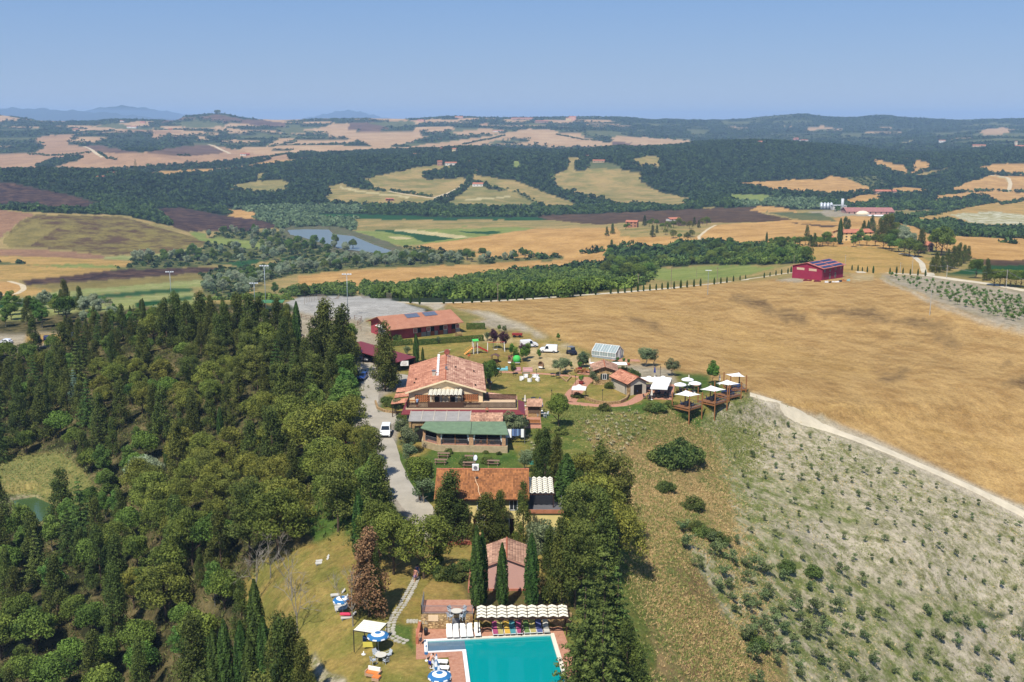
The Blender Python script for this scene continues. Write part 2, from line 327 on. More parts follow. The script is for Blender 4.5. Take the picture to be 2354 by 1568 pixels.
PAINT=[
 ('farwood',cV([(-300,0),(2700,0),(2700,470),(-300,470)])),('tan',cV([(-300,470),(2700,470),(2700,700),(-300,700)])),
 # ---- far left
 ('purple',cA([(1070,150),(1130,105),(1290,112),(1450,90),(1600,118),(1740,128),(1900,146),(1900,178),(1700,162),(1540,132),(1500,142),(1350,115),(1210,125)])),
 ('dullgreen',cA([(1130,150),(1300,130),(1500,150),(1500,175),(1250,180)])),
 ('dullgreen',cA([(600,168),(780,150),(960,178),(1190,192),(1000,192),(860,192),(700,175)])),
 ('pink',cA([(0,360),(120,348),(240,340),(300,310),(215,256),(330,228),(500,220),(470,260),(455,292),(560,305),(740,345),(1000,342),(1240,300),(1390,290),(1600,330),(1740,360),(1930,350),(1920,395),(1130,430),(930,450),(700,470),(330,465),(-300,475),(-300,360)])),
 ('purple',cA([(560,305),(640,290),(840,330),(960,345),(800,350),(640,340)])),('purple',cA([(960,340),(1240,300),(1390,290),(1500,345),(1300,365),(1080,358)])),
 ('farwood',cA([(230,440),(330,398),(510,368),(548,385),(400,430),(260,455)])),('farwood',cA([(1130,425),(1450,420),(1600,400),(1800,390),(1700,405),(1350,450),(1200,440)])),
 ('pink',cA([(760,195),(880,190),(1200,198),(1210,222),(1120,215),(1050,255),(1010,250),(1020,212),(900,205),(780,210)])),
 ('pale',cA([(1380,190),(1440,165),(1540,182),(1690,202),(1600,212),(1440,197)])),('pale',cA([(1735,320),(1860,250),(1970,248),(1960,265),(1785,300),(1750,345)])),
 ('pale',cA([(1300,225),(1400,255),(1300,262),(1320,240)])),('pale',cA([(0,60),(60,105),(130,125),(0,135)])),('pale',cA([(410,130),(500,122),(500,135)])),
 ('dullgreen',cA([(1830,180),(2000,175),(2150,215),(1900,225)])),('pale',cA([(2000,186),(2110,185),(2230,150),(2354,150),(2354,262),(2170,217),(2030,195)])),
 ('pale',cA([(2090,340),(2230,315),(2354,322),(2354,342),(2110,355)])),
 ('wood',cA([(-300,470),(300,462),(700,470),(890,445),(1000,480),(1170,500),(1230,560),(1450,640),(1530,765),(1360,745),(1100,718),(960,722),(740,692),(560,645),(300,585),(-300,530)])),
 ('gold',cA([(930,482),(1250,460),(1550,450),(1720,410),(1930,388),(2130,372),(2140,388),(1900,418),(1720,435),(1600,462),(1350,482),(1150,497),(1000,497)])),
 ('wood',cA([(1150,497),(1350,482),(1550,462),(1700,440),(1900,420),(2354,345),(2354,540),(2200,575),(2000,620),(1910,615),(1900,560),(1860,530),(1710,535),(1480,565),(1400,560),(1200,540)])),
 ('tangreen',cA([(1480,572),(1710,535),(1860,525),(1940,548),(1900,605),(1800,625),(1700,622)])),
 ('tangreen',cA([(1700,480),(1770,476),(1730,545),(1710,535)])),
 ('wood',cA([(1230,560),(1450,560),(1600,600),(1830,622),(1960,645),(2100,692),(2354,690),(2354,865),(1880,862),(1700,800),(1690,742),(1510,712),(1400,640)])),
 ('gold',cA([(1500,712),(1700,742),(1692,786),(1540,772)])),('crop',cA([(2060,750),(2354,742),(2354,788),(2200,792)])),
 ('burnt',cA([(-300,530),(0,535),(300,590),(560,650),(700,692),(590,742),(480,732),(340,742),(100,705),(-300,700)])),
 ('wood',cA([(-300,695),(100,703),(240,698),(340,738),(480,728),(800,742),(960,765),(800,762),(340,750),(-300,728)])),
 ('wood',cA([(590,742),(620,702),(700,690),(960,720),(1080,770),(1140,835),(1000,802),(800,752)])),
 ('burnt',cA([(1000,718),(1200,710),(1370,740),(1530,770),(1700,790),(1870,830),(1780,852),(1600,868),(1250,868),(1140,832),(1090,770)])),
 ('tan',cA([(-300,722),(0,725),(340,748),(800,760),(940,790),(1130,850),(1300,890),(1460,915),(1430,942),(1360,942),(1335,978),(1200,1000),(1000,1022),(700,1035),(500,1010),(-300,990)])),
 ('mottle',cA([(130,800),(240,757),(800,770),(940,805),(1130,865),(1300,910),(1380,935),(1335,970),(1200,995),(1000,1018),(720,1028),(500,1000),(220,975),(60,975),(60,880)])),
 ('stripe',cA([(-300,722),(0,726),(240,752),(130,800),(0,915),(-300,930)])),('oliveb',cA([(20,930),(100,860),(160,830),(255,790),(270,850),(400,830),(300,900),(200,960),(60,975)])),
 ('stripe',cA([(-300,980),(230,987),(500,1008),(700,1032),(680,1055),(400,1042),(-300,1025)])),
 ('palegreen',cA([(700,1035),(1000,1022),(1340,975),(1345,1010),(1100,1035),(900,1058),(700,1050)])),
 ('gold2',cA([(-300,1028),(400,1042),(870,1068),(865,1100),(700,1145),(500,1165),(150,1198),(-300,1200)])),
 ('lightgreen',cA([(200,1098),(560,1085),(860,1100),(820,1118),(500,1112)])),('scrub',cA([(-300,1072),(80,1075),(205,1095),(-300,1090)])),
 ('scrub',cA([(600,1152),(860,1100),(900,1045),(1100,1030),(1335,1005),(1360,940),(1480,868),(1700,865),(1930,872),(2050,930),(2354,905),(2354,1012),(2000,1032),(1600,1092),(1440,1085),(1300,1105),(1000,1122),(750,1142)])),
 ('lightgreen',cA([(1250,870),(1370,880),(1370,915),(1500,915),(1680,935),(1780,950),(1760,985),(1620,985),(1500,960),(1330,930)])),
 ('burnt',cA([(150,1197),(800,1122),(1540,1105),(1545,1125),(1350,1142),(900,1182),(300,1222),(180,1228)])),
 ('oliveb',cA([(180,1228),(900,1187),(1350,1142),(1360,1188),(360,1272),(330,1252)])),
 ('palegreen',cA([(-300,1345),(0,1335),(300,1292),(360,1272),(1360,1188),(1360,1238),(1270,1242),(700,1282),(0,1350),(-300,1370)])),
 ('crop',cA([(-300,1375),(0,1350),(700,1284),(1270,1242),(1285,1265),(700,1318),(300,1358),(0,1383),(-300,1405)])),
 ('palegreen',cA([(-300,1405),(0,1383),(300,1358),(700,1320),(1285,1266),(1350,1429),(1350,1560),(-300,1560)])),
 ('crop',cA([(900,1345),(1285,1300),(1285,1325),(900,1380)])),
 ('gold2',cA([(-300,1200),(130,1207),(180,1235),(330,1252),(350,1275),(200,1300),(-300,1335)])),('gold',cA([(-300,1200),(120,1207),(155,1240),(100,1290),(-300,1300)])),
 ('crop',cA([(1440,1082),(1900,1040),(2354,1018),(2354,1062),(2000,1062),(1900,1075),(1850,1045),(1600,1105)])),
 ('scrub',cA([(1350,1290),(1350,1150),(1500,1110),(1760,1100),(1950,1052),(2354,1060),(2354,1122),(2100,1152),(1950,1152),(1700,1222),(1600,1320),(1400,1300)])),
 # ---- middle
 ('wood',cB([(-10,345),(300,335),(560,320),(700,285),(900,300),(1400,290),(2354,300),(2500,330),(2500,780),(1500,790),(-10,790)])),
 ('pale',cB([(0,205),(250,205),(600,200),(645,250),(430,302),(330,312),(100,245),(0,240)])),('pale',cB([(0,318),(60,312),(190,340),(0,352)])),
 ('pale',cB([(390,325),(640,290),(1000,245),(1340,185),(1500,195),(1660,240),(1860,282),(1950,308),(1500,308),(1400,292),(890,302),(560,322)])),
 ('pale',cB([(1870,290),(1900,238),(2000,236),(2200,250),(2400,262),(2500,300),(2000,314)])),('purple',cB([(1880,295),(1910,262),(2100,300),(2000,312)])),
 ('purple',cB([(140,150),(300,140),(400,180),(290,212),(130,185)])),('dullgreen',cB([(260,147),(560,130),(585,160),(440,182)])),('pale',cB([(560,195),(690,175),(800,168),(840,188),(700,215)])),
 ('pink',cB([(980,155),(1080,148),(1050,165)])),('pale',cB([(830,212),(1050,180),(1180,200),(1100,222),(880,232)])),('dullgreen',cB([(1660,215),(1720,195),(1900,205),(2000,235),(1800,240)])),
 ('farwood',cB([(1080,265),(1300,248),(1350,262),(1200,285),(1050,290)])),('farwood',cB([(1700,240),(1860,235),(1900,262),(1860,280)])),
 ('tan',cB([(-10,575),(110,543),(250,512),(380,488),(610,440),(700,428),(865,430),(840,445),(640,478),(640,522),(915,515),(935,550),(850,600),(600,697),(-10,690)])),
 ('wood',cB([(115,550),(190,512),(250,540),(275,590),(380,605),(130,572)])),('cream',cB([(80,560),(110,580),(300,610),(560,640),(560,648),(280,618),(90,590)])),
 ('cream',cB([(600,695),(700,655),(900,570),(925,545),(935,560),(820,620),(760,655),(700,675),(640,695)])),
 ('tangreen',cB([(740,702),(850,640),(950,560),(1040,568),(1070,590),(1220,602),(1400,700),(1300,712),(1100,715)])),('cream',cB([(900,655),(1100,640),(1250,635),(1100,652),(910,662)])),
 ('tan',cB([(960,490),(1055,505),(1240,530),(1400,592),(1660,692),(1650,716),(1420,712),(1230,612),(1040,560),(950,540)])),('scrub',cB([(1090,570),(1240,598),(1340,640),(1420,700),(1390,702),(1250,610)])),
 ('tan',cB([(1480,502),(1600,450),(1585,370),(1680,378),(1700,440),(1900,450),(2090,480),(2080,540),(2200,602),(2500,645),(2500,690),(2310,712),(2060,692),(1920,702),(1850,662),(1700,640),(1530,592)])),
 ('wood',cB([(1640,450),(1640,410),(1700,395),(1730,440),(1710,468),(1660,470)])),('dullgreen',cB([(1740,400),(1800,400),(1980,440),(1900,452),(1740,452)])),
 ('tan',cB([(1990,392),(2130,365),(2230,368),(2232,442),(2110,440)])),('lightgreen',cB([(1230,400),(1290,400),(1270,470),(1220,450)])),
 ('crop',cB([(-10,750),(300,755),(800,775),(1500,773),(1650,785),(1300,797),(700,792),(-10,788)])),
 ('lightgreen',cB([(150,865),(650,855),(1000,828),(1380,848),(1160,882),(880,925),(640,952),(500,965),(340,935),(260,890)])),
 ('crop',cB([(270,853),(450,857),(840,917),(780,927),(640,945),(560,905)])),('cream',cB([(430,862),(600,860),(960,906),(840,917)])),('tan',cB([(680,850),(1000,828),(1250,838),(1000,850)])),
 ('cream',cB([(400,900),(560,912),(520,925),(410,915)])),('crop',cB([(860,865),(1180,870),(1070,888),(920,880)])),
 ('gold',cB([(560,985),(640,952),(900,920),(1160,882),(1400,850),(1920,842),(1960,905),(2400,900),(2500,960),(2354,945),(2050,975),(1880,995),(1600,1032),(1000,1055),(950,1012),(650,990)])),
 ('oliveb',cB([(760,1000),(950,985),(1000,1010),(950,1025),(800,1015)])),
 ('gold',cB([(-200,1240),(-200,1165),(0,1140),(300,1120),(1000,1085),(1560,1058),(1870,1038),(1850,1095),(1500,1140),(1000,1180),(860,1220),(440,1262),(0,1260)])),
 ('gold',cB([(1430,1030),(1860,990),(2500,935),(2500,985),(1900,995),(1860,1042),(1560,1060)])),
 ('scrub',cB([(-200,1010),(0,1005),(430,1020),(500,980),(680,982),(1000,1040),(1400,1045),(1560,1035),(1560,1060),(1000,1087),(300,1112),(-200,1150)])),
 ('tan',cB([(880,1045),(1000,1030),(1000,1085),(920,1085)])),
 # ---- right
 ('wood',cC([(30,300),(500,250),(900,260),(2500,300),(2500,700),(500,700),(0,640)])),
 ('farwood',cC([(900,240),(1500,250),(2500,225),(2500,330),(900,270)])),
 ('pale',cC([(410,160),(470,165),(610,175),(500,182)])),('pale',cC([(820,160),(890,150),(880,165)])),('pale',cC([(940,190),(980,168),(1070,160),(1130,175),(1190,180),(1180,192),(1080,178),(960,195)])),
 ('dullgreen',cC([(170,182),(350,185),(300,215),(210,215)])),('pale',cC([(2060,195),(2200,168),(2320,185),(2200,210),(2100,215)])),('dullgreen',cC([(1730,215),(1940,205),(1900,222)])),('cream',cC([(1500,275),(1640,255),(1600,270)])),
 ('gold',cC([(490,527),(850,505),(1060,503),(1100,478),(1200,488),(1380,560),(1380,582),(1200,602),(850,590),(500,535)])),
 ('scrub',cC([(1200,488),(1400,480),(1500,545),(1380,560)])),('gold',cC([(1480,565),(1600,548),(1790,578),(1600,600),(1480,580)])),
 ('gold',cC([(1360,365),(1440,380),(1600,420),(1620,482),(1500,452),(1400,412)])),('gold',cC([(1580,372),(1720,390),(1765,415),(1690,462),(1620,482),(1640,430)])),('wood',cC([(1585,400),(1620,372),(1650,400),(1600,430)])),
 ('tan',cC([(1620,482),(1700,462),(1880,430),(1880,445),(1700,490)])),('gold',cC([(2030,432),(2250,395),(2500,425),(2500,485),(2120,462)])),('gold',cC([(1880,562),(2130,475),(2500,492),(2500,585),(1900,588)])),
 ('gold',cC([(1140,655),(1330,598),(1430,600),(1450,640),(1300,672)])),('gold',cC([(1770,608),(2000,585),(2500,590),(2500,625),(2190,642),(2050,612),(1780,642)])),
 ('gold2',cC([(1640,752),(2190,640),(2500,615),(2500,825),(2000,812),(1880,772),(1700,790)])),('flower',cC([(1880,725),(2150,710),(2354,730),(2500,740),(2500,800),(2150,790),(2000,775)])),
 ('cream',cC([(2130,472),(2255,490),(2270,520),(2255,580),(2245,580),(2255,520),(2240,497)])),
 ('lightgreen',cC([(450,597),(700,600),(775,610),(680,652),(600,657),(470,642)])),('tan',cC([(-40,575),(40,590),(210,620),(140,692),(-40,660)])),
 ('plough',cC([(-770,735),(-350,720),(-50,705),(350,688),(640,678),(680,720),(880,762),(500,782),(370,778),(150,800),(-100,775),(-400,790),(-700,760)])),
 ('gold',cC([(600,702),(650,672),(780,680),(950,712),(700,712)])),('gravel',cC([(940,705),(1220,700),(1530,720),(1620,740),(1100,742)])),
 ('gold',cC([(-140,960),(120,930),(260,870),(390,793),(660,778),(880,760),(1090,770),(1200,735),(1380,740),(1640,792),(1740,850),(1760,900),(1500,940),(960,930),(800,925),(0,962)])),
 ('dullgreen',cC([(690,705),(870,712),(1060,722),(1160,772),(1000,765),(880,755)])),('plough',cC([(860,780),(1170,800),(1110,812),(1000,800)])),
 ('gold',cC([(1740,850),(1900,862),(2500,872),(2500,1010),(2200,1022),(2020,1002),(1900,965),(1800,960)])),('plough',cC([(2010,1002),(2200,1018),(2500,1010),(2500,1055),(2100,1052)])),
 ('wood',cC([(1450,765),(1560,740),(1700,790),(1880,772),(2000,812),(2500,822),(2500,885),(2000,870),(1740,850),(1640,800)])),
 ('gold2',cC([(780,925),(960,930),(1500,945),(1700,1000),(1790,1060),(1760,1110),(1500,1120),(1240,1100),(960,1060),(850,990)])),
 ('tan',cC([(1740,990),(1800,1000),(2050,1050),(1900,1110),(2354,1150),(2500,1180),(2500,1210),(1760,1110)])),('crop',cC([(1830,1112),(2080,1055),(2500,1050),(2500,1120),(2354,1140),(2100,1112),(1900,1128)])),
 ('tan',cC([(-140,1180),(-140,1060),(450,1045),(780,1050),(900,1040),(900,1100),(600,1160),(0,1215),(-140,1225)])),
 ('lightgreen',cC([(-40,1080),(450,1052),(750,1060),(765,1075),(560,1120),(400,1142),(0,1155),(-40,1140)])),('wood',cC([(-140,960),(0,955),(300,900),(500,935),(800,925),(960,985),(960,1040),(700,1050),(430,1048),(-140,1075)])),
 ('wood',cB([(240,1300),(240,1235),(450,1255),(650,1235),(870,1205),(1060,1175),(1500,1135),(1840,1095),(1870,1000),(2000,985),(2150,1015),(2180,1150),(2080,1235),(1500,1325),(1100,1345),(700,1355),(500,1340)])),
 ('wood',cA([(1900,1300),(1960,1275),(2100,1265),(2354,1240),(2354,1300),(2200,1320),(2000,1310)])),
 # ---- near land
 ('lawn',cV([(560,712),(1060,740),(1300,800),(1700,860),(1800,3200),(560,3200)])),
 ('forest',cV([(-400,730),(0,735),(200,715),(500,705),(660,715),(700,725),(760,740),(830,790),(900,2000),(-400,3200)])),
 ('grassg',cV([(560,712),(700,725),(850,800),(960,1200),(960,3200),(600,3200),(700,1200),(760,900)])),
 ('wheat',cV([(975,697),(1100,692),(1300,684),(1480,668),(1660,652),(1830,640),(1980,626),(2060,655),(2354,757),(2700,870),(2700,1380),(2354,1170),(2000,1006),(1730,905),(1690,886),(1560,862),(1500,860),(1430,835),(1290,785),(1180,742),(1060,715)])),
 ('wheatl',cD([(660,520),(900,480),(1200,560),(1480,650),(1500,720),(1300,700),(1100,660),(800,660),(680,600)])),('wheatl',cD([(870,800),(1200,855),(1500,890),(1900,1000),(2354,1190),(2354,1215),(1900,1050),(1500,925),(1000,850)])),
 ('wheatl',cD([(0,300),(400,340),(800,440),(1100,520),(900,520),(400,400),(0,340)])),
 ('wheatd',cD([(700,240),(860,262),(960,310),(1130,345),(1130,395),(1020,400),(900,345),(780,285),(700,255)])),('wheatd',cD([(1180,340),(1310,315),(1500,318),(1560,350),(1760,385),(1950,420),(1920,440),(1750,435),(1600,395),(1400,365),(1200,370)])),
 ('wheatd',cD([(1840,455),(1900,465),(2000,500),(1960,520),(1880,500)])),('wheatd',cD([(1530,690),(1650,680),(1720,715),(1640,735),(1560,710)])),('wheatd',cD([(1820,545),(1950,540),(1940,556)])),('wheatd',cD([(2200,620),(2260,620),(2240,650)])),
 ('wheatd',cD([(2200,740),(2420,700),(2420,800),(2280,770)])),('wheatd',cD([(100,350),(300,400),(300,430),(130,390)])),
 ('orchard',cD([(1530,118),(1800,132),(2354,215),(2700,270),(2700,520),(2354,438),(2200,400),(2000,330),(1860,275),(1740,215),(1600,165)])),
 ('track',cD([(1520,135),(1600,172),(1740,225),(1860,287),(2000,342),(2200,408),(2354,446),(2700,530),(2700,550),(2354,462),(2160,408),(1900,320),(1700,220),(1560,165)])),
 ('gravel',cV([(1780,645),(1830,637),(1850,644),(1840,650)])),('sand',cV([(1955,632),(2010,628),(2010,640),(1960,646)])),
 ('tan',cE([(780,130),(960,150),(1150,165),(1500,190),(1800,300),(2200,480),(2354,540),(2354,600),(1900,500),(1400,400),(1180,340),(1000,200)])),
 ('orchard',cE([(1040,165),(1240,170),(1450,220),(1700,290),(2000,420),(2250,520),(2180,520),(1900,430),(1600,360),(1180,300),(1100,230)])),
 ('track',cE([(1300,175),(1500,205),(1800,310),(2060,440),(2300,540),(2250,545),(2000,445),(1700,320),(1480,240)])),
 ('track',cE([(780,118),(1100,120),(1100,138),(1050,170),(1000,200),(930,150)])),
 ('arena',cV([(655,697),(690,682),(830,680),(900,690),(930,697),(975,712),(985,728),(850,732),(800,742),(690,716)])),
 ('gravel',cV([(690,716),(800,742),(840,735),(880,780),(900,800),(830,850),(700,780),(560,745),(570,720)])),
 ('tan',cV([(1030,700),(1060,712),(1120,735),(1060,748),(1010,725)])),('lawndry',cV([(1050,745),(1230,765),(1300,790),(1300,800),(1060,770)])),
 ('sand',cV([(1040,765),(1200,790),(1260,795),(1350,815),(1400,830),(1400,850),(1320,850),(1230,840),(1060,815),(1080,790)])),
 ('lawn',cV([(900,790),(1060,790),(1200,795),(1200,815),(1110,835),(1140,850),(1300,855),(1330,930),(1180,960),(1120,900),(900,870)])),
 ('lawndry',cV([(1060,800),(1160,805),(1230,830),(1200,850),(1100,850),(1040,820)])),
 ('grassg',cV([(1330,955),(1500,915),(1550,925),(1610,940),(1640,960),(1620,990),(1540,950),(1470,950),(1345,965)])),
 ('lawn',cV([(1370,895),(1420,890),(1440,925),(1380,930),(1340,915)])),('grassg',cV([(1540,855),(1590,862),(1680,885),(1690,900),(1600,900),(1560,885)])),('lawn',cV([(1540,885),(1600,895),(1700,900),(1700,925),(1600,945),(1520,930)])),
 ('gravel',cV([(1470,840),(1540,850),(1560,885),(1520,890),(1440,860),(1400,830)])),
 ('clayg',cV([(1600,975),(1700,905),(1760,935),(1850,1010),(1900,1100),(2100,1300),(2400,1500),(2700,1700),(2700,2400),(1500,2400),(1760,1500),(1700,1200),(1660,1060)])),
 ('clay',cV([(1730,918),(1790,925),(2000,1012),(2354,1180),(2700,1370),(2700,1560),(2354,1420),(2100,1250),(1900,1140),(1720,1075),(1690,990),(1700,950)])),('clay',cV([(1760,1200),(2000,1200),(2354,1340),(2354,1420),(2000,1330)])),
 ('clay',cV([(2150,1450),(2354,1400),(2354,1568),(2200,1560)])),('clay',cV([(2000,1050),(2354,1195),(2354,1330),(2150,1240),(1980,1120)])),
 ('track',cV([(1722,903),(1745,908),(2000,1003),(2354,1165),(2700,1335),(2700,1400),(2354,1200),(2000,1030),(1790,948),(1735,925)])),
 ('dry',cV([(1335,962),(1470,950),(1540,950),(1620,990),(1650,1020),(1680,1150),(1720,1280),(1800,1500),(1900,2400),(1500,2400),(1490,1500),(1440,1250),(1400,1100)])),
 ('grassg',cV([(1530,945),(1560,930),(1600,955),(1570,970)])),('drybrown',cV([(1400,985),(1580,985),(1600,1010),(1500,1030),(1420,1020)])),('drybrown',cV([(1560,1280),(1660,1300),(1720,1420),(1760,1560),(1560,1568),(1560,1400)])),
 ('clayg',cV([(1600,1200),(1740,1280),(1800,1500),(1700,1500),(1640,1350),(1560,1220)])),
 ('grass',cV([(1180,945),(1345,925),(1360,990),(1400,1080),(1440,1180),(1470,1300),(1490,1500),(1500,2400),(1300,2400),(1300,1400),(1230,1100)])),
 ('grassg',cV([(970,1035),(1180,1035),(1220,1100),(1180,1200),(900,1120),(940,1060)])),
 ('lawndry',cV([(700,1250),(780,1220),(900,1240),(960,1200),(1080,1250),(1100,1450),(960,1450),(960,1700),(1000,3000),(700,3000),(720,1568),(620,1480),(540,1360),(600,1290)])),
 ('lawn',cV([(590,1300),(760,1240),(800,1330),(900,1440),(955,1480),(1040,1600),(960,3000),(720,3000),(700,1500),(560,1420)])),
 ('soil',cV([(1070,1320),(1320,1320),(1330,1420),(1080,1420)])),('grassg',cV([(900,1440),(950,1440),(960,1500),(900,1470)])),
 ('road',cV([(824,828),(862,832),(885,860),(935,862),(945,885),(905,900),(880,910),(868,940),(905,950),(918,990),(905,1030),(908,1080),(935,1130),(985,1165),(1000,1240),(960,1235),(895,1150),(885,1060),(872,1000),(800,990),(828,930)])),
 ('gravel',cV([(820,830),(700,745),(690,725),(830,735),(862,832)])),
 ('clay',cV([(-30,1145),(80,1118),(160,1135),(150,1160),(80,1145)])),('tangreen',cV([(-200,1060),(140,1040),(190,1080),(240,1150),(160,1190),(90,1140),(-200,1120)])),
 ('gravel',cV([(-200,770),(140,765),(150,785),(60,810),(-200,830)])),('gold2',cV([(60,770),(190,765),(180,785),(60,790)])),
 ('clay',cV([(715,1500),(740,1530),(790,1568),(810,1700),(700,1700)])),
 ('mud',cV([(640,545),(680,552),(760,580),(860,595),(905,600),(930,570),(860,545),(810,530),(760,520),(650,522)])),
]
NU=GU+(vnoise(GX,GY,9)-.5)*5;NV=GV+(vnoise(GX+77,GY,9)-.5)*3
CID=np.zeros(GU.shape,np.int16);names=list(CLS)
SOFT={'forest','grass','grassg','lawn','lawndry','dry','drybrown','clay','clayg','wheatl','wheatd','soil','mottle','sand','lightgreen'}
_near=np.clip((GV-560)/250,0,1)
RU=GU+_near*((vnoise(GX,GY,6)-.5)*34+(vnoise(GX,GY+40,2)-.5)*18);RV=GV+_near*((vnoise(GX+60,GY,6)-.5)*26+(vnoise(GX+9,GY+40,2)-.5)*14)
HU,HV=NU,NV
for nme,poly in PAINT:
 NU,NV=(RU,RV)if nme in SOFT else(HU,HV)
 xs=[p[0]for p in poly];ys=[p[1]for p in poly]
 bb=np.where((NU>min(xs))&(NU<max(xs))&(NV>min(ys))&(NV<max(ys)))
 k=pip(poly,NU[bb],NV[bb]);CID[bb[0][k],bb[1][k]]=names.index(nme)
_pt=vnoise(GX+4000,GY*1.6,260)*.65+vnoise(GX,GY*1.4+900,110)*.35
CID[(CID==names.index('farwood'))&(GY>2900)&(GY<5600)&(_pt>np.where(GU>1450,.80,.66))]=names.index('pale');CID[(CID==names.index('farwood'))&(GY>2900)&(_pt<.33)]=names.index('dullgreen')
tabA=np.array([[*lin(CLS[n][0]),1]for n in names]);tabB=np.array([[*lin(CLS[n][1]),1]for n in names])
tabS=np.array([CLS[n][2]for n in names],float);tabK=np.array([CLS[n][3]for n in names],float)
def terrain_material():
 m=bpy.data.materials.new('land');m.use_nodes=True;nt=m.node_tree;n=nt.nodes;L=nt.links;b=n['Principled BSDF']
 b.inputs['Roughness'].default_value=1;b.inputs['Specular IOR Level'].default_value=.05
 def att(nm):a=n.new('ShaderNodeAttribute');a.attribute_name=nm;return a
 A,B,Sz,K=att('cover_a'),att('cover_b'),att('patch'),att('bias');geo=n.new('ShaderNodeNewGeometry')
 dv=n.new('ShaderNodeVectorMath');dv.operation='DIVIDE'
 cs=n.new('ShaderNodeCombineXYZ')
 for i in range(3):L.new(Sz.outputs['Fac'],cs.inputs[i])
 L.new(geo.outputs['Position'],dv.inputs[0]);L.new(cs.outputs[0],dv.inputs[1])
 def noise(src,sc,det,rough=.6):
  q=n.new('ShaderNodeTexNoise');q.inputs['Scale'].default_value=sc;q.inputs['Detail'].default_value=det;q.inputs['Roughness'].default_value=rough
  L.new(src,q.inputs['Vector']);return q.outputs['Fac']
 def math_(op,a,b_,clamp=False):
  q=n.new('ShaderNodeMath');q.operation=op;q.use_clamp=clamp
  for i,s_ in enumerate((a,b_)):
   if isinstance(s_,(int,float)):q.inputs[i].default_value=s_
   else:L.new(s_,q.inputs[i])
  return q.outputs[0]
 n1=noise(dv.outputs[0],1.0,8,.72)
 t_=math_('ADD',math_('MULTIPLY',math_('SUBTRACT',n1,.5),5.5),K.outputs['Fac'],True)
 mx=n.new('ShaderNodeMix');mx.data_type='RGBA';L.new(t_,mx.inputs[0]);L.new(A.outputs['Color'],mx.inputs[6]);L.new(B.outputs['Color'],mx.inputs[7])
 # fine grain: stalks, clods, leaf litter (metres), and a slow drift over the fields
 mid=noise(geo.outputs['Position'],.45,7,.8);fine=noise(geo.outputs['Position'],1.9,6,.8);coarse=noise(geo.outputs['Position'],.035,4)
 g=math_('ADD',math_('MULTIPLY',fine,1.7),math_('MULTIPLY',coarse,.5));g=math_('ADD',g,math_('MULTIPLY',mid,1.5));g=math_('SUBTRACT',g,.85)
 sc_=n.new('ShaderNodeVectorMath');sc_.operation='SCALE';L.new(mx.outputs[2],sc_.inputs[0]);L.new(math_('MULTIPLY',g,LAND_K),sc_.inputs['Scale'])
 L.new(sc_.outputs[0],b.inputs['Base Color'])
 bu=n.new('ShaderNodeBump');bu.inputs['Strength'].default_value=.55;bu.inputs['Distance'].default_value=.35
 L.new(math_('ADD',fine,math_('MULTIPLY',n1,.8)),bu.inputs['Height']);L.new(bu.outputs[0],b.inputs['Normal'])
 return m
LAND_K=.70
_keep_lo=1
V=np.stack([GX,GY,GZ],-1).reshape(-1,3);idx=np.arange(G_N*A_N).reshape(G_N,A_N)
Q=np.stack([idx[:-1,:-1],idx[:-1,1:],idx[1:,1:],idx[1:,:-1]],-1).reshape(-1,4)
c=CID.reshape(-1)
def soften(tab):
 g=tab[CID].astype(np.float32);w=_near[...,None]if g.ndim==3 else _near
 for _ in range(3):
  b_=g.copy();b_[1:-1,1:-1]=(g[1:-1,1:-1]*2+g[:-2,1:-1]+g[2:,1:-1]+g[1:-1,:-2]+g[1:-1,2:])/6;g=g*(1-w)+b_*w
 return g.reshape(len(c),-1)if tab.ndim==2 else g.reshape(-1)
land=mesh_np('ground',V,Q,terrain_material(),smooth=True,attrs={'cover_a':soften(tabA),'cover_b':soften(tabB),'patch':tabS[c],'bias':soften(tabK)})
tag(land,'rolling farmland of ripe wheat, meadows and ploughed fields',None,None,'structure')
# base sheet: carries the country on behind and beside the relief, out to the horizon
def skirt():
 m=MB();fx=26000;m.add([(-fx,12100,-18),(fx,12100,-18),(fx,60000,-18),(-fx,60000,-18)],[(0,1,2,3)])
 xl0,xr0=float(GX[0,0]),float(GX[0,-1])
 o=m.build('plain',mat('plain_green',(60,72,48),var=.2,scale=.002,k=.7));tag(o,'hazy plain beyond the last hills',None,None,'structure')
skirt()
# lake and pond
def flat_water(name,poly,z,rgb,label,rough=.08):
 m=MB();m.add([(x,y,z)for x,y in poly],[tuple(range(len(poly)))])
 o=m.build(name,mat(name+'_surface',rgb,rough=rough,var=.05,scale=.02,k=.8,bump=.15,bscale=.8,spec=.5));tag(o,label,None,None,'structure');return o
flat_water('lake',LAKE,LAKE_Z,(112,122,118),'calm grey blue lake in the valley behind reeds and trees',.35)
flat_water('pond',POND,POND_Z,(70,92,52),'small green pond at the left edge of the forest',.1)
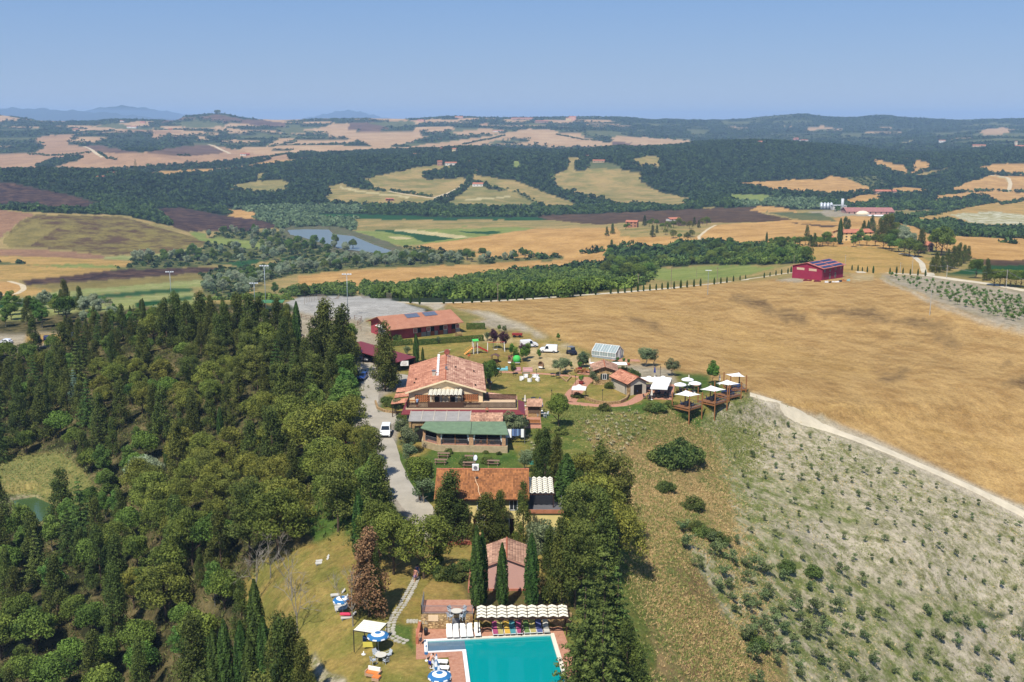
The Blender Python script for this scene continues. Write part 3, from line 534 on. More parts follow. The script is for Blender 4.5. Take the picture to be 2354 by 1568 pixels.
# distant mountain ridges fading into the haze
def ridge(us,vs,y,depth,rgb,name,label):
 m=MB();top=[];
 uu=np.linspace(min(us),max(us),60);vv=np.interp(uu,us,vs)
 for i,(u,v)in enumerate(zip(uu,vv)):
  a,b,c=(float(q)for q in ray(u,v));t_=y/b;z=H+c*t_+18*math.sin(i*1.7)*math.sin(i*.61);top.append((a*t_,y,z))
 n_=len(top);vs_=[(x,yy-depth,-20)for x,yy,z in top]+[(x*1.0,yy-depth*.4,z*.55-8+12*math.sin(i*2.3))for i,(x,yy,z)in enumerate(top)]+top+[(x*1.05,yy+depth,-20)for x,yy,z in top]
 fs=[(r*n_+i,r*n_+i+1,(r+1)*n_+i+1,(r+1)*n_+i)for r in range(3)for i in range(n_-1)]
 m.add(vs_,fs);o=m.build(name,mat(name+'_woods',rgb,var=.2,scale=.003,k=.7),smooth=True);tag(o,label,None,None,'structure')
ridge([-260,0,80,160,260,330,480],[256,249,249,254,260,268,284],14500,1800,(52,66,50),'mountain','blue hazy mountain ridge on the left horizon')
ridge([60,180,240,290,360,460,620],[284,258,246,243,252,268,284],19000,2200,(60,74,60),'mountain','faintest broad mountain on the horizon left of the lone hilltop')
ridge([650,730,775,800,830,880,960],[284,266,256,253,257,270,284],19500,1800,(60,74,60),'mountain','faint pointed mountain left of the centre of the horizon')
# ------------------------------------------------------------------ trees: trunk with limbs, and a crown of leaf-sized faces
def foliage(name,a,b,rand=.25,trans=.14,hue=.05):
 """two leaf colours mixed by the 'leaf' attribute, light passing a little through the leaves"""
 if name in _M:return _M[name]
 m=bpy.data.materials.new(name);m.use_nodes=True;nt=m.node_tree;n=nt.nodes;L=nt.links;pb=n['Principled BSDF']
 pb.inputs['Roughness'].default_value=.75;pb.inputs['Specular IOR Level'].default_value=.15
 at_=n.new('ShaderNodeAttribute');at_.attribute_name='leaf';mx=n.new('ShaderNodeMix');mx.data_type='RGBA'
 L.new(at_.outputs['Fac'],mx.inputs[0]);mx.inputs[6].default_value=(*[v*1.25 for v in lin(a)],1);mx.inputs[7].default_value=(*[v*1.3 for v in lin(b)],1)
 oi=n.new('ShaderNodeObjectInfo');hs=n.new('ShaderNodeHueSaturation');mr=n.new('ShaderNodeMapRange');mr.inputs['To Min'].default_value=1-rand;mr.inputs['To Max'].default_value=1+rand
 L.new(oi.outputs['Random'],mr.inputs['Value']);L.new(mr.outputs[0],hs.inputs['Value'])
 m2=n.new('ShaderNodeMath');m2.operation='MULTIPLY_ADD';m2.inputs[1].default_value=hue;m2.inputs[2].default_value=.5-hue/2
 w_=n.new('ShaderNodeTexWhiteNoise');w_.noise_dimensions='1D';L.new(oi.outputs['Random'],w_.inputs['W']);L.new(w_.outputs['Value'],m2.inputs[0]);L.new(m2.outputs[0],hs.inputs['Hue'])
 L.new(mx.outputs[2],hs.inputs['Color']);L.new(hs.outputs['Color'],pb.inputs['Base Color'])
 if trans:
  tr=n.new('ShaderNodeBsdfTranslucent');L.new(hs.outputs['Color'],tr.inputs['Color']);ms=n.new('ShaderNodeMixShader');ms.inputs[0].default_value=trans
  out=[q for q in n if q.type=='OUTPUT_MATERIAL'][0];L.new(pb.outputs[0],ms.inputs[1]);L.new(tr.outputs[0],ms.inputs[2]);L.new(ms.outputs[0],out.inputs['Surface'])
 _M[name]=m;return m
def leaves(P,N,size,r,aspect=.55,jit=.5,up=0.0):
 """one triangle per point P, facing N loosely; size scalar or array"""
 n=len(P);N=N+r.normal(0,jit,(n,3));N[:,2]+=up;N/=np.linalg.norm(N,axis=1,keepdims=True)+1e-9
 A=r.normal(0,1,(n,3));A=np.cross(N,A);A/=np.linalg.norm(A,axis=1,keepdims=True)+1e-9;B=np.cross(N,A)
 s_=(np.asarray(size)*r.uniform(.7,1.3,n))[:,None]
 V=np.stack([P-A*s_*.5-B*s_*aspect*.5,P+A*s_*.5-B*s_*aspect*.4,P+B*s_*aspect*.9],1).reshape(-1,3)
 return V,np.arange(3*n).reshape(n,3)
def blobs_crown(C,Rr,n,size,r,squash=.8,inner=.25,**k):
 """leaf faces over the shells of a set of clumps"""
 C=np.asarray(C,float);Rr=np.asarray(Rr,float);w=Rr**2/np.sum(Rr**2);ids=r.choice(len(C),n,p=w)
 D=r.normal(0,1,(n,3));D/=np.linalg.norm(D,axis=1,keepdims=True);rad=np.where(r.random(n)<inner,r.uniform(.4,.85,n),r.uniform(.82,1.08,n))
 P=C[ids]+D*(Rr[ids]*rad)[:,None]*np.array([1,1,squash]);V,T_=leaves(P,D.copy(),size,r,**k)
 tint=np.clip(r.normal(.5,.22,len(C))[ids]+r.normal(0,.16,n)+(D[:,2])*.12,0,1)
 return V,T_,np.repeat(tint,3)
def trunk_mb(h,r0,r,limbs=6,spread=2.,top=None,lean=.15,droop=0.):
 m=MB();p=Vector((0,0,-.6));a=r.uniform(0,6.28);k=5;pts=[p]
 for i in range(k):p=p+Vector((math.cos(a)*lean*r.uniform(-.5,1),math.sin(a)*lean*r.uniform(-.5,1),(h+.6)/k));pts.append(p)
 for i in range(k):m.tube(pts[i],pts[i+1],r0*(1-i/k*.75),r0*(1-(i+1)/k*.75),7)
 for i in range(limbs):
  t_=r.uniform(.35,1);q=pts[min(k-1,int(t_*k))];an=i*2.4+r.uniform(-.4,.4);l=spread*r.uniform(.6,1.1)
  mid=q+Vector((math.cos(an)*l*.5,math.sin(an)*l*.5,l*(.45-droop)));e=mid+Vector((math.cos(an+.3)*l*.5,math.sin(an+.3)*l*.5,l*(.35-droop)))
  m.tube(q,mid,r0*.4,r0*.25,5);m.tube(mid,e,r0*.25,r0*.08,5)
 return m
BARK=mat('bark',(96,80,62),var=.3,scale=4,k=.7);BARKG=mat('pale_bark',(150,142,128),var=.2,scale=4,k=.7)
def make_tree(kind,seed):
 r=np.random.default_rng(seed);tr=None;bark=BARK
 if kind=='pine':        # umbrella / aleppo pine: domed, yellow-green, open below
  n=46;t_=r.uniform(0,6.28,n);rr=3.2*np.sqrt(r.random(n));z=8.6-(rr/3.2)**2*3.0-r.exponential(1.1,n).clip(0,3.6);C=np.stack([rr*np.cos(t_),rr*np.sin(t_),z],1)
  V_,T_,L_=blobs_crown(C,r.uniform(.55,1.25,n),8200,.25,r,.85,.3,jit=.9);tr=trunk_mb(6.2,.2,r,9,2.4);m=foliage('pine_needles',(56,66,27),(112,116,48))
 elif kind=='pinetall':  # taller open pine with several tiers
  n=34;z=r.uniform(3.8,11.5,n);rr=(1-((z-6.5)/6.2)**2).clip(.15,1)*2.7*np.sqrt(r.random(n));t_=r.uniform(0,6.28,n);C=np.stack([rr*np.cos(t_),rr*np.sin(t_),z],1)
  V_,T_,L_=blobs_crown(C,r.uniform(.7,1.2,n),7000,.26,r,.8,.2,jit=.8);tr=trunk_mb(9.5,.19,r,10,2.0);m=foliage('tall_pine_needles',(54,66,29),(104,110,50))
 elif kind in('conifer','dead'):   # arizona / leyland type: broad ragged cone with upswept sprays
  hh=11.0;n=95;z=1.2+(hh-1.6)*r.random(n)**1.15;R_=2.6*(1-((z-1.0)/hh))**.95+.1;rr=R_*r.uniform(.5,1.05,n);t_=r.uniform(0,6.28,n)
  C=np.stack([rr*np.cos(t_),rr*np.sin(t_),z],1);C=np.vstack([C,[[.1,0,hh-.3],[0,.1,hh+.3],[.6,.2,hh-1.2],[-.5,.3,hh-1.6]]])
  Rb=np.concatenate([r.uniform(.42,.85,n),[.35,.22,.3,.35]]);V_,T_,L_=blobs_crown(C,Rb,8200,.25,r,1.35,.25,jit=.8,up=.25);tr=trunk_mb(9,.2,r,5,1.4)
  m=foliage('conifer_sprays',(38,50,22),(86,94,40))if kind=='conifer' else foliage('dead_sprays',(92,70,48),(128,100,68),.1,hue=.01)
 elif kind=='fir':       # cedar / spruce: tiers of drooping boughs
  hh=11.5;C=[];Rb=[]
  for k_ in range(13):
   z=1.0+k_*.82;L0=3.1*(1-(z/hh))+.25;nb=max(4,int(9-k_*.4))
   for b_ in range(nb):
    an=b_*6.28/nb+k_*.7+r.uniform(-.2,.2);l=L0*r.uniform(.75,1.1)
    for q in(.35,.7,1.0):C.append((math.cos(an)*l*q,math.sin(an)*l*q,z-.25*q*l*.5+.1));Rb.append((.50 if q<1 else .34)*(1-k_/22))
  C.append((0,0,hh));Rb.append(.25);V_,T_,L_=blobs_crown(C,Rb,8600,.22,r,.55,.2,jit=.5,up=.3);tr=trunk_mb(10.5,.18,r,3,.8);m=foliage('fir_needles',(46,62,28),(88,104,48))
 elif kind=='blue':
  V_,T_,L_=None,None,None;o=make_tree('fir',seed);return o[0],foliage('blue_needles',(78,100,88),(120,140,120),.05),o[2],o[3]
 elif kind=='cypress':   # italian cypress: narrow spindle
  n=5200;z=r.random(n)**.9;prof=np.interp(z,[0,.05,.2,.55,.85,1],[.45,.8,1,.92,.5,.04]);t_=r.uniform(0,6.28,n)
  fl=1+.14*np.sin(t_*5+z*9)+.1*np.sin(t_*9-z*23);rr=prof*fl*np.where(r.random(n)<.2,r.uniform(.5,.9,n),r.uniform(.9,1.08,n))*.92
  P=np.stack([rr*np.cos(t_),rr*np.sin(t_),z*9.4+.5],1);D=np.stack([np.cos(t_),np.sin(t_),np.full(n,.25)],1);V_,T_=leaves(P,D,.24,r,aspect=.8,jit=.45)
  L_=np.repeat(np.clip(.45+.3*np.sin(t_*5+z*9)+r.normal(0,.2,n),0,1),3);tr=trunk_mb(6,.16,r,0,1,lean=.02);m=foliage('cypress_sprays',(32,48,20),(68,88,36),.12)
 elif kind=='broad':     # round broadleaf
  n=44;D=r.normal(0,1,(n,3));D/=np.linalg.norm(D,axis=1,keepdims=True);D[:,2]=np.abs(D[:,2])*1.05-.35;q=r.uniform(.55,1,n)
  C=D*(np.array([2.7,2.7,2.9])*q[:,None])+np.array([0,0,4.9]);V_,T_,L_=blobs_crown(C,r.uniform(.7,1.3,n),7600,.30,r,.85,.2,jit=.7);tr=trunk_mb(4.2,.22,r,8,2.3);m=foliage('oak_leaves',(44,62,24),(96,114,46))
 elif kind=='light':     # brighter green broadleaf (robinia, poplar)
  n=36;D=r.normal(0,1,(n,3));D/=np.linalg.norm(D,axis=1,keepdims=True);q=r.uniform(.4,1,n)
  C=D*(np.array([2.2,2.2,3.2])*q[:,None])+np.array([0,0,5.4]);V_,T_,L_=blobs_crown(C,r.uniform(.55,1.05,n),6400,.28,r,.85,.3,jit=.9);tr=trunk_mb(5,.15,r,9,2.0);m=foliage('robinia_leaves',(52,76,30),(96,116,52));bark=BARKG
 elif kind=='silver':    # white poplar / willow / olive tone, tall
  n=30;D=r.normal(0,1,(n,3));D/=np.linalg.norm(D,axis=1,keepdims=True);q=r.uniform(.4,1,n)
  C=D*(np.array([2.3,2.3,2.6])*q[:,None])+np.array([0,0,4.6]);V_,T_,L_=blobs_crown(C,r.uniform(.6,1.1,n),5600,.28,r,.9,.3,jit=1.);tr=trunk_mb(4.6,.14,r,8,1.9);m=foliage('silver_leaves',(84,98,70),(142,152,122),.1);bark=BARKG
 elif kind=='olive':     # small olive tree
  n=20;D=r.normal(0,1,(n,3));D/=np.linalg.norm(D,axis=1,keepdims=True);q=r.uniform(.4,1,n)
  C=D*(np.array([1.5,1.5,1.2])*q[:,None])+np.array([0,0,2.6]);V_,T_,L_=blobs_crown(C,r.uniform(.4,.75,n),3600,.19,r,.85,.3,jit=1.);tr=trunk_mb(2.2,.14,r,6,1.1,lean=.25);m=foliage('olive_leaves',(66,80,52),(112,122,86));bark=BARKG
 elif kind=='plum':      # purple-leaved plum
  n=18;D=r.normal(0,1,(n,3));D/=np.linalg.norm(D,axis=1,keepdims=True);q=r.uniform(.4,1,n)
  C=D*(np.array([1.1,1.1,1.4])*q[:,None])+np.array([0,0,3.4]);V_,T_,L_=blobs_crown(C,r.uniform(.4,.65,n),2600,.2,r,.9,.3,jit=1.);tr=trunk_mb(2.6,.08,r,5,1.,lean=.05);m=foliage('plum_leaves',(44,28,36),(76,48,58),.05)
 elif kind=='young':     # young leafy tree on a thin stem
  n=14;D=r.normal(0,1,(n,3));D/=np.linalg.norm(D,axis=1,keepdims=True);q=r.uniform(.3,1,n)
  C=D*(np.array([.95,.95,1.1])*q[:,None])+np.array([0,0,2.4]);V_,T_,L_=blobs_crown(C,r.uniform(.35,.6,n),2200,.2,r,.9,.3,jit=1.);tr=trunk_mb(1.9,.06,r,4,.7,lean=.05);m=foliage('young_leaves',(48,76,28),(92,116,46),.1)
 elif kind=='shrub':
  n=22;t_=r.uniform(0,6.28,n);q=np.sqrt(r.random(n))*1.35;C=np.stack([q*np.cos(t_),q*np.sin(t_),r.uniform(.3,1.35,n)*(1.25-q*.5)],1)
  V_,T_,L_=blobs_crown(C,r.uniform(.35,.7,n),3000,.2,r,.85,.2,jit=.9);tr=trunk_mb(.8,.08,r,5,.9);m=foliage('shrub_leaves',(44,62,28),(90,100,48))
 elif kind=='bare':      # leafless tree: forked branches and twigs
  mb_=MB()
  def br(p,d,l,w,k_):
   e=p+d*l;mb_.tube(p,e,w,w*.62,5)
   if k_<=0:return
   for _ in range(3 if k_>1 else 4):
    nd=(d+Vector(r.normal(0,.48,3))+Vector((0,0,.12))).normalized();br(e,nd,l*r.uniform(.6,.85),w*.6,k_-1)
  br(Vector((0,0,-.4)),Vector((.03,0,1)),2.9,.13,4);return None,None,mb_,BARKG
 return(V_,T_,L_),m,tr,bark
PROTO={};SHAPE={}
for kind,seeds in(('pine',3),('pinetall',2),('conifer',4),('fir',2),('blue',1),('cypress',2),('broad',3),('light',2),('silver',2),('olive',3),('plum',1),('young',2),('shrub',3),('bare',2),('dead',1)):
 SHAPE[kind]=[]
 for sd in range(seeds):
  fo,m_,tr_,bark_=make_tree(kind,100+sd*7+len(kind))
  SHAPE[kind].append((fo,m_,tr_,bark_))
TNAME={'pine':'stone_pine','pinetall':'pine_tree','conifer':'conifer_tree','fir':'fir_tree','blue':'blue_cedar','cypress':'cypress_tree','broad':'oak_tree','light':'broadleaf_tree','silver':'silver_poplar','olive':'olive_tree','plum':'plum_tree','young':'young_tree','shrub':'shrub','bare':'bare_tree','dead':'conifer_tree'}
TCAT={'shrub':'shrub'}
def tree(kind,p,s=1.,label=None,group=None,sxy=1.,var=None,rz=None):
 """one tree standing at p; the first of a shape builds the meshes, later ones are copies sharing them"""
 v=random.randrange(len(SHAPE[kind]))if var is None else var;key=(kind,v)
 if key not in PROTO:
  fo,m_,tr_,bark_=SHAPE[kind][v];e=empty(TNAME[kind],(0,0,0))
  tr_.build('trunk',bark_,e)
  if fo is not None:mesh_np('crown',fo[0],fo[1],m_,e,attrs={'leaf':fo[2]})
  PROTO[key]=e;o=e
 else:o=copy_tree(PROTO[key])
 o.location=p;o.rotation_euler=(0,0,random.uniform(0,6.28)if rz is None else rz);o.scale=(s*sxy,s*sxy,s)
 for k_ in('label','group'):
  if k_ in o:del o[k_]
 tag(o,label,TCAT.get(kind,'tree'),group);return o
# ------------------------------------------------------------------ the forest on the left of the estate
FOREST=[(-60,790),(60,812),(160,792),(260,770),(345,752),(470,748),(640,765),(700,782),(735,800),(815,845),(812,905),(822,960),(800,1000),(835,1060),(878,1120),(868,1180),(905,1235),(880,1262),(820,1235),(745,1215),(655,1262),(560,1345),(520,1420),(590,1500),(690,1590),(700,1850),(-60,1850)]
CLEAR=[[(-60,1075),(60,1060),(140,1030),(175,1050),(235,1130),(190,1200),(120,1225),(-60,1215)],[(250,925),(330,940),(300,980),(230,985)],[(520,1010),(560,1020),(520,1065),(480,1062)],[(575,1040),(615,1035),(600,1075),(560,1080)],
  [(690,1000),(740,985),(730,1020),(690,1035)],[(-60,800),(60,800),(60,825),(-60,830)],[(370,815),(420,812),(420,880),(370,880)]]
ZONES=[  # (area of crown bases, mix of kinds)
 ([(-60,700),(330,740),(330,860),(-60,880)],{'conifer':5,'broad':3,'fir':2,'light':1}),
 ([(230,860),(420,840),(440,1000),(200,960)],{'pine':6,'broad':2,'conifer':2}),
 ([(400,760),(900,760),(900,830),(560,850),(400,820)],{'conifer':9,'pine':1}),
 ([(600,830),(760,830),(780,950),(600,960)],{'conifer':5,'pinetall':3,'fir':1,'light':1}),
 ([(420,860),(620,860),(660,1040),(420,1040)],{'pinetall':5,'pine':3,'conifer':3,'broad':2}),
 ([(-60,880),(230,880),(200,1130),(-60,1130)],{'conifer':7,'fir':3,'broad':1}),
 ([(200,1000),(420,1000),(420,1110),(200,1110)],{'conifer':4,'broad':4,'light':2}),
 ([(420,1060),(900,960),(900,1200),(640,1300),(500,1250),(300,1260),(330,1120)],{'pine':11,'pinetall':2,'conifer':3,'broad':1}),
 ([(-60,1200),(230,1200),(260,1420),(-60,1420)],{'conifer':4,'light':3,'broad':2,'silver':1,'fir':2}),
 ([(160,1330),(400,1310),(400,1440),(180,1440)],{'pine':5,'light':1,'conifer':3}),
 ([(520,1230),(700,1230),(700,1360),(520,1360)],{'pinetall':4,'broad':2,'light':2}),
 ([(-60,1420),(520,1420),(360,1900),(-60,1900)],{'broad':7,'light':3,'conifer':3}),
 ([(400,1440),(760,1440),(760,1900),(330,1900)],{'conifer':8,'cypress':2,'broad':2}),
 ([(-400,0),(3000,0),(3000,3000),(-400,3000)],{'broad':4,'conifer':3,'pine':2,'light':1}),
]
PLACE=['at the far left end of the wood','round the upper left hollow','behind the row by the parking ground','just left of the drive','in the upper middle of the wood','above the left glade','between glade and middle','in the broad band of pines by the drive','below the small pond','in the pine clump at lower left','above the leafless trees','in the bottom left corner','at the bottom beside the lawn','in the heart of the wood']
FKIND={'pine':'yellow-green pine','pinetall':'tall open pine','conifer':'dark ragged conifer','fir':'tiered dark fir','cypress':'narrow cypress','broad':'dense round oak','light':'bright green broadleaf tree','silver':'silvery poplar'}
PLACED=[]
def free(p,d):
 return all((p[0]-q[0])**2+(p[1]-q[1])**2>(d*.5+q[2]*.5)**2 for q in PLACED)
def put(kind,u,v,s=1.,label=None,group=None,**k):
 p=at(u,v);PLACED.append((p.x,p.y,4.2*s));return tree(kind,p,s,label,group,**k)
# trees one can name (frame coordinates of the foot)
put('cypress',592,1512,1.02,'slim cypress at the lawn edge in front of the bare trees')
put('cypress',331,742,.78,'tallest slim cypress above the far end of the forest','cypresses over the forest edge')
put('cypress',301,746,.6,'lower slim cypress just left of the tallest one at the forest end');put('cypress',355,735,.5,'short slim cypress right of the tallest one at the forest end')
put('cypress',684,792,1.12,'tall slim cypress standing free beside the pale parking ground',None)
put('cypress',508,1012,.72,'slim cypress beside the small grassy gap in the forest');put('cypress',383,1075,.5,'small cypress among the round pines behind the silver poplar')
put('cypress',437,855,.55,'small cypress in the upper middle of the forest')
put('conifer',752,872,1.62,'huge dark conifer left of the red stable',var=0,sxy=.95);put('conifer',790,880,1.5,'huge dark conifer nearest the stable gable',var=1);put('conifer',724,872,1.25,'dark conifer on the left flank of the two huge ones',var=2)
put('light',792,985,1.0,'drooping bright green tree beside the upper drive',var=0,sxy=1.2);put('light',800,930,.85,'bright green tree beside the blue car')
put('broad',780,1010,.8,'dark green tree at the forest corner by the drive')
for i,(u,v,s)in enumerate([(385,800,.95),(408,790,1.0),(432,800,.9),(465,790,1.0),(490,800,.9),(520,795,.8),(548,790,.95),(575,800,1.0),(598,790,.85),(615,800,.7),(640,795,.85),(655,800,.7)]):
 put('conifer',u,v,s*1.28,'dark conifer before the parking ground, %s from the left'%('first second third fourth fifth sixth seventh eighth ninth tenth eleventh twelfth'.split()[i]),'conifers along the parking ground')
put('silver',330,1130,1.0,'whitish silver poplar in the middle of the forest',var=0,sxy=1.3);put('silver',352,1120,.85,'second whitish silver poplar, just right of the larger one')
put('blue',173,925,.75,'pale blue cedar among dark conifers',var=0);put('fir',228,1035,.95,'light green tiered fir at the edge of the glade',var=0);put('fir',190,1255,1.15,'tall dark fir just below the glade',var=1)
put('dead',850,1418,.95,'tall brown dying conifer on the lawn left of the stone path',var=0);put('conifer',866,1420,.75,'narrow green conifer in front of the brown dying one',sxy=.5);put('conifer',835,1405,.72,'thin conifer left of the brown dying one',sxy=.55)
put('conifer',462,1350,.55,'small half-brown conifer at the forest edge above the lawn',sxy=.7)
put('bare',592,1388,.95,'leafless forked tree on the lawn, leftmost',var=0);put('bare',622,1330,.8,'leafless tree at the head of the lawn',var=1);put('bare',672,1375,.75,'leafless thin tree in the middle of the lawn',var=1);put('bare',684,1458,.85,'leafless tree nearest the camera on the lawn',var=0);put('bare',812,1440,.8,'leafless tree by the loungers under the brown conifer',var=1)
put('cypress',828,1290,.95,'dark cypress at the wood edge above the lone lounger');put('pine',975,1330,.95,'large pine overhanging the drive before the yellow house',var=0);put('pine',905,1320,.92,'broad pine shading the head of the stone path',var=1);put('pine',872,1290,.9,'pine behind the brown dying conifer',var=2)
put('pine',640,1285,1.15,'tall light-crowned pine above the leafless trees',var=2);put('pinetall',575,1300,1.1,'tall thin-foliaged pine left of the light-crowned one',var=0)
put('light',495,1395,.75,'bright yellow-green tree beside the rusty dead branch');put('conifer',862,1168,.78,'tall narrow conifer beside the drive bend',sxy=.7);put('conifer',840,1130,.72,'second narrow conifer beside the drive bend',sxy=.7)
put('light',856,1150,.8,'bright green broadleaf by the drive');put('pine',745,1062,1.25,'biggest round pine right beside the drive',var=0,sxy=1.15)
for u,v,s in((645,1620,1.2),(676,1630,1.15),(655,1655,1.25),(700,1640,.9)):put('conifer',u,v,s*.8,'tall conifer at the bottom edge left of the lawn','conifers at the bottom of the lawn',sxy=.75)
for u,v in((522,1590),(497,1610),(560,1600),(612,1600),(580,1640)):put('cypress',u,v,.95,'slender cypress in the clump at the bottom left of the lawn','cypresses at the bottom of the lawn')
# the rest of the wood, scattered over the ground it covers
def cells(mask):
 i=np.where(mask[:-1,:-1]);a=np.abs((GX[i[0],i[1]+1]-GX[i])*(GY[i[0]+1,i[1]]-GY[i]));return i,a
def scatter(polys,n_try,spacing,clear=(),rg=None,jitter=True):
 """points on the land inside frame polygons, no two nearer than spacing"""
 rg=rg or rng;mask=np.zeros(GU.shape,bool)
 for p_ in polys:mask|=pip(p_,GU,GV)
 for p_ in clear:mask&=~pip(p_,GU,GV)
 i,a=cells(mask)
 if not len(a):return np.zeros((0,3))
 k=rg.choice(len(a),n_try,p=a/a.sum());q=(i[0][k],i[1][k]);q2=(i[0][k]+1,i[1][k]+1);f1=rg.random(n_try);f2=rg.random(n_try)
 y=GY[q]+(GY[q2]-GY[q])*f1;x=(GX[q]+(GX[q2]-GX[q])*f2)*y/((GY[q]+GY[q2])*.5);z=GZ[q]*(1-f1)+GZ[q2]*f1
 P=np.stack([x,y,z],1)
 if spacing<=0:return P
 grid={};out=[]
 for p_ in P:
  c_=(int(p_[0]//spacing),int(p_[1]//spacing));ok=True
  for dx in(-1,0,1):
   for dy in(-1,0,1):
    for o_ in grid.get((c_[0]+dx,c_[1]+dy),()):
     if(o_[0]-p_[0])**2+(o_[1]-p_[1])**2<spacing**2:ok=False
  if ok:grid.setdefault(c_,[]).append(p_);out.append(p_)
 return np.array(out)
pts=scatter([FOREST],9000,5.1,CLEAR+[[(655,700),(740,700),(735,850),(668,850)],[(560,760),(640,760),(650,800),(560,800)]])
count={}
for p_ in pts:
 u,v=(float(q)for q in project(*p_))
 if not free((p_[0],p_[1]),3.6):continue
 for zi,(poly,mix)in enumerate(ZONES):
  if pip(poly,np.array([u]),np.array([v]))[0]:break
 kind=random.choices(list(mix),list(mix.values()))[0]
 s={'pine':random.uniform(.7,1.05),'pinetall':random.uniform(.65,.95),'conifer':random.uniform(.7,1.18),'fir':random.uniform(.7,1.1),'cypress':random.uniform(.7,1.1),'broad':random.uniform(.7,1.05),'light':random.uniform(.6,.95),'silver':.8}[kind]
 if v<830 and kind in('conifer','fir','broad'):s*=.85
 tree(kind,p_,s,('tall ' if s>.98 else 'low ' if s<.78 else 'middling ')+FKIND[kind]+' '+PLACE[zi]+(', left side',', middle',', right side')[min(2,max(0,int(3*(u-max(-20,min(q[0]for q in poly)))/(min(900,max(q[0]for q in poly))-max(-20,min(q[0]for q in poly))))))],'trees of the forest left of the drive',sxy=random.uniform(.75,1.02)if kind=='conifer' else random.uniform(.9,1.12));count[kind]=count.get(kind,0)+1
print('forest',count)
# low undergrowth between the trunks
# ------------------------------------------------------------------ woods of the valley and the hills: too many to count, one object per wood
def woods(name,label,P,hgt,rad,ntri,cols,seed=1,cat='woodland',tsize=.62,squash=1.0):
 r=np.random.default_rng(seed);n=len(P)
 if n==0:return
 hh=hgt*r.uniform(.65,1.25,n);rr=rad*r.uniform(.7,1.3,n)
 # each crown: three or four lobes, faces over their upper sides
 lob=4;lo=r.normal(0,.42,(n,lob,3))*rr[:,None,None];lo[:,:,2]*=.6
 k=r.integers(0,lob,(n,ntri));D=r.normal(0,1,(n,ntri,3));D/=np.linalg.norm(D,axis=2,keepdims=True);D[:,:,2]=np.abs(D[:,:,2])*1.1-.3
 lc=np.take_along_axis(lo,k[:,:,None],1);C=lc+D*rr[:,None,None]*.66*np.array([1,1,squash]);C[:,:,2]+=(hh-rr*.75)[:,None]
 Pt=(P[:,None,:]+C).reshape(-1,3);V_,T_=leaves(Pt,D.reshape(-1,3),np.repeat(rr*tsize,ntri),r,aspect=.95,jit=.45)
 ti=np.clip(np.repeat(r.normal(.5,.26,n),ntri)+r.normal(0,.1,n*ntri),0,1)
 o=mesh_np(name,V_,T_,foliage(cols[0],cols[1],cols[2],.0,.08,hue=0),attrs={'leaf':np.repeat(ti,3)});tag(o,label,cat,None,'stuff');return o
WMASK=(CID==names.index('wood'))|(CID==names.index('farwood'));SMASK=CID==names.index('scrub')
def band(y0,y1,spacing,cond=None,extra=None,poly=None,seed=3):
 r=np.random.default_rng(seed);mk=((WMASK if extra is None else extra)&(GY>y0)&(GY<y1)&(GV>255)&(GV<_run+60))
 if poly is not None:mk&=pip(poly,GU,GV)
 if cond is not None:mk&=cond
 i,a=cells(mk)
 if not len(a):return np.zeros((0,3))
 n=int(a.sum()/spacing**2*2.2);kk=r.choice(len(a),n,p=a/a.sum());q=(i[0][kk],i[1][kk]);q2=(i[0][kk]+1,i[1][kk]);f1=r.random(n);f2=r.random(n)
 y=GY[q]+(GY[q2]-GY[q])*f1;x=GX[q]+(y-GY[q])*tanA[q[1]]+f2*(GX[(q[0],q[1]+1)]-GX[q]);z=GZ[q]*(1-f1)+GZ[q2]*f1;P=np.stack([x,y,z],1)
 key=np.round(P[:,:2]/(spacing*.95)).astype(int);_,first=np.unique(key,axis=0,return_index=True);return P[first]
GREEN1=('woodland_leaves',(26,44,22),(70,90,42));GREEN2=('riverside_leaves',(58,78,50),(104,120,84));GREEN3=('hill_leaves',(24,40,22),(56,74,36));GREEN4=('thicket_leaves',(42,64,24),(96,112,48))
RIV=cA([(1230,560),(1450,560),(1600,600),(1960,640),(2400,690),(2400,865),(1880,862),(1700,800),(1510,712),(1400,640)]);RIV2=cB([(-60,785),(1400,790),(1400,860),(-60,870)]);RIV3=cC([(450,660),(760,610),(1000,620),(1060,700),(700,690)])
rm=pip(RIV,GU,GV)|pip(RIV2,GU,GV)|pip(RIV3,GU,GV)
woods('riverside_wood','grey-green willows and poplars filling the valley floor round the lake',band(1000,1700,8,rm,seed=5),4.6,3.6,60,GREEN2,5)
woods('valley_wood','dark woods and tree belts on the valley floor',band(800,1700,8,~rm,seed=6),4.8,3.8,60,GREEN1,6)
woods('hill_wood','dark green woods over the middle hills',band(1700,3000,10.5,seed=7),5.6,4.8,36,GREEN3,7)
woods('distant_wood','blue-green woods over the far hills below the skyline',band(3000,6600,20,seed=8),3.5,8.5,14,GREEN3,8,tsize=.75,squash=.55)
woods('thicket','leafy thicket of young trees and brambles along the far side of the white road',band(370,800,4.6,seed=9),4.6,2.7,170,GREEN4,9,cat='thicket',tsize=.3)
woods('scrub','scrubby bushes on field banks',band(500,3000,12,extra=SMASK,seed=10),2.2,2.4,40,GREEN3,10,cat='bushes')
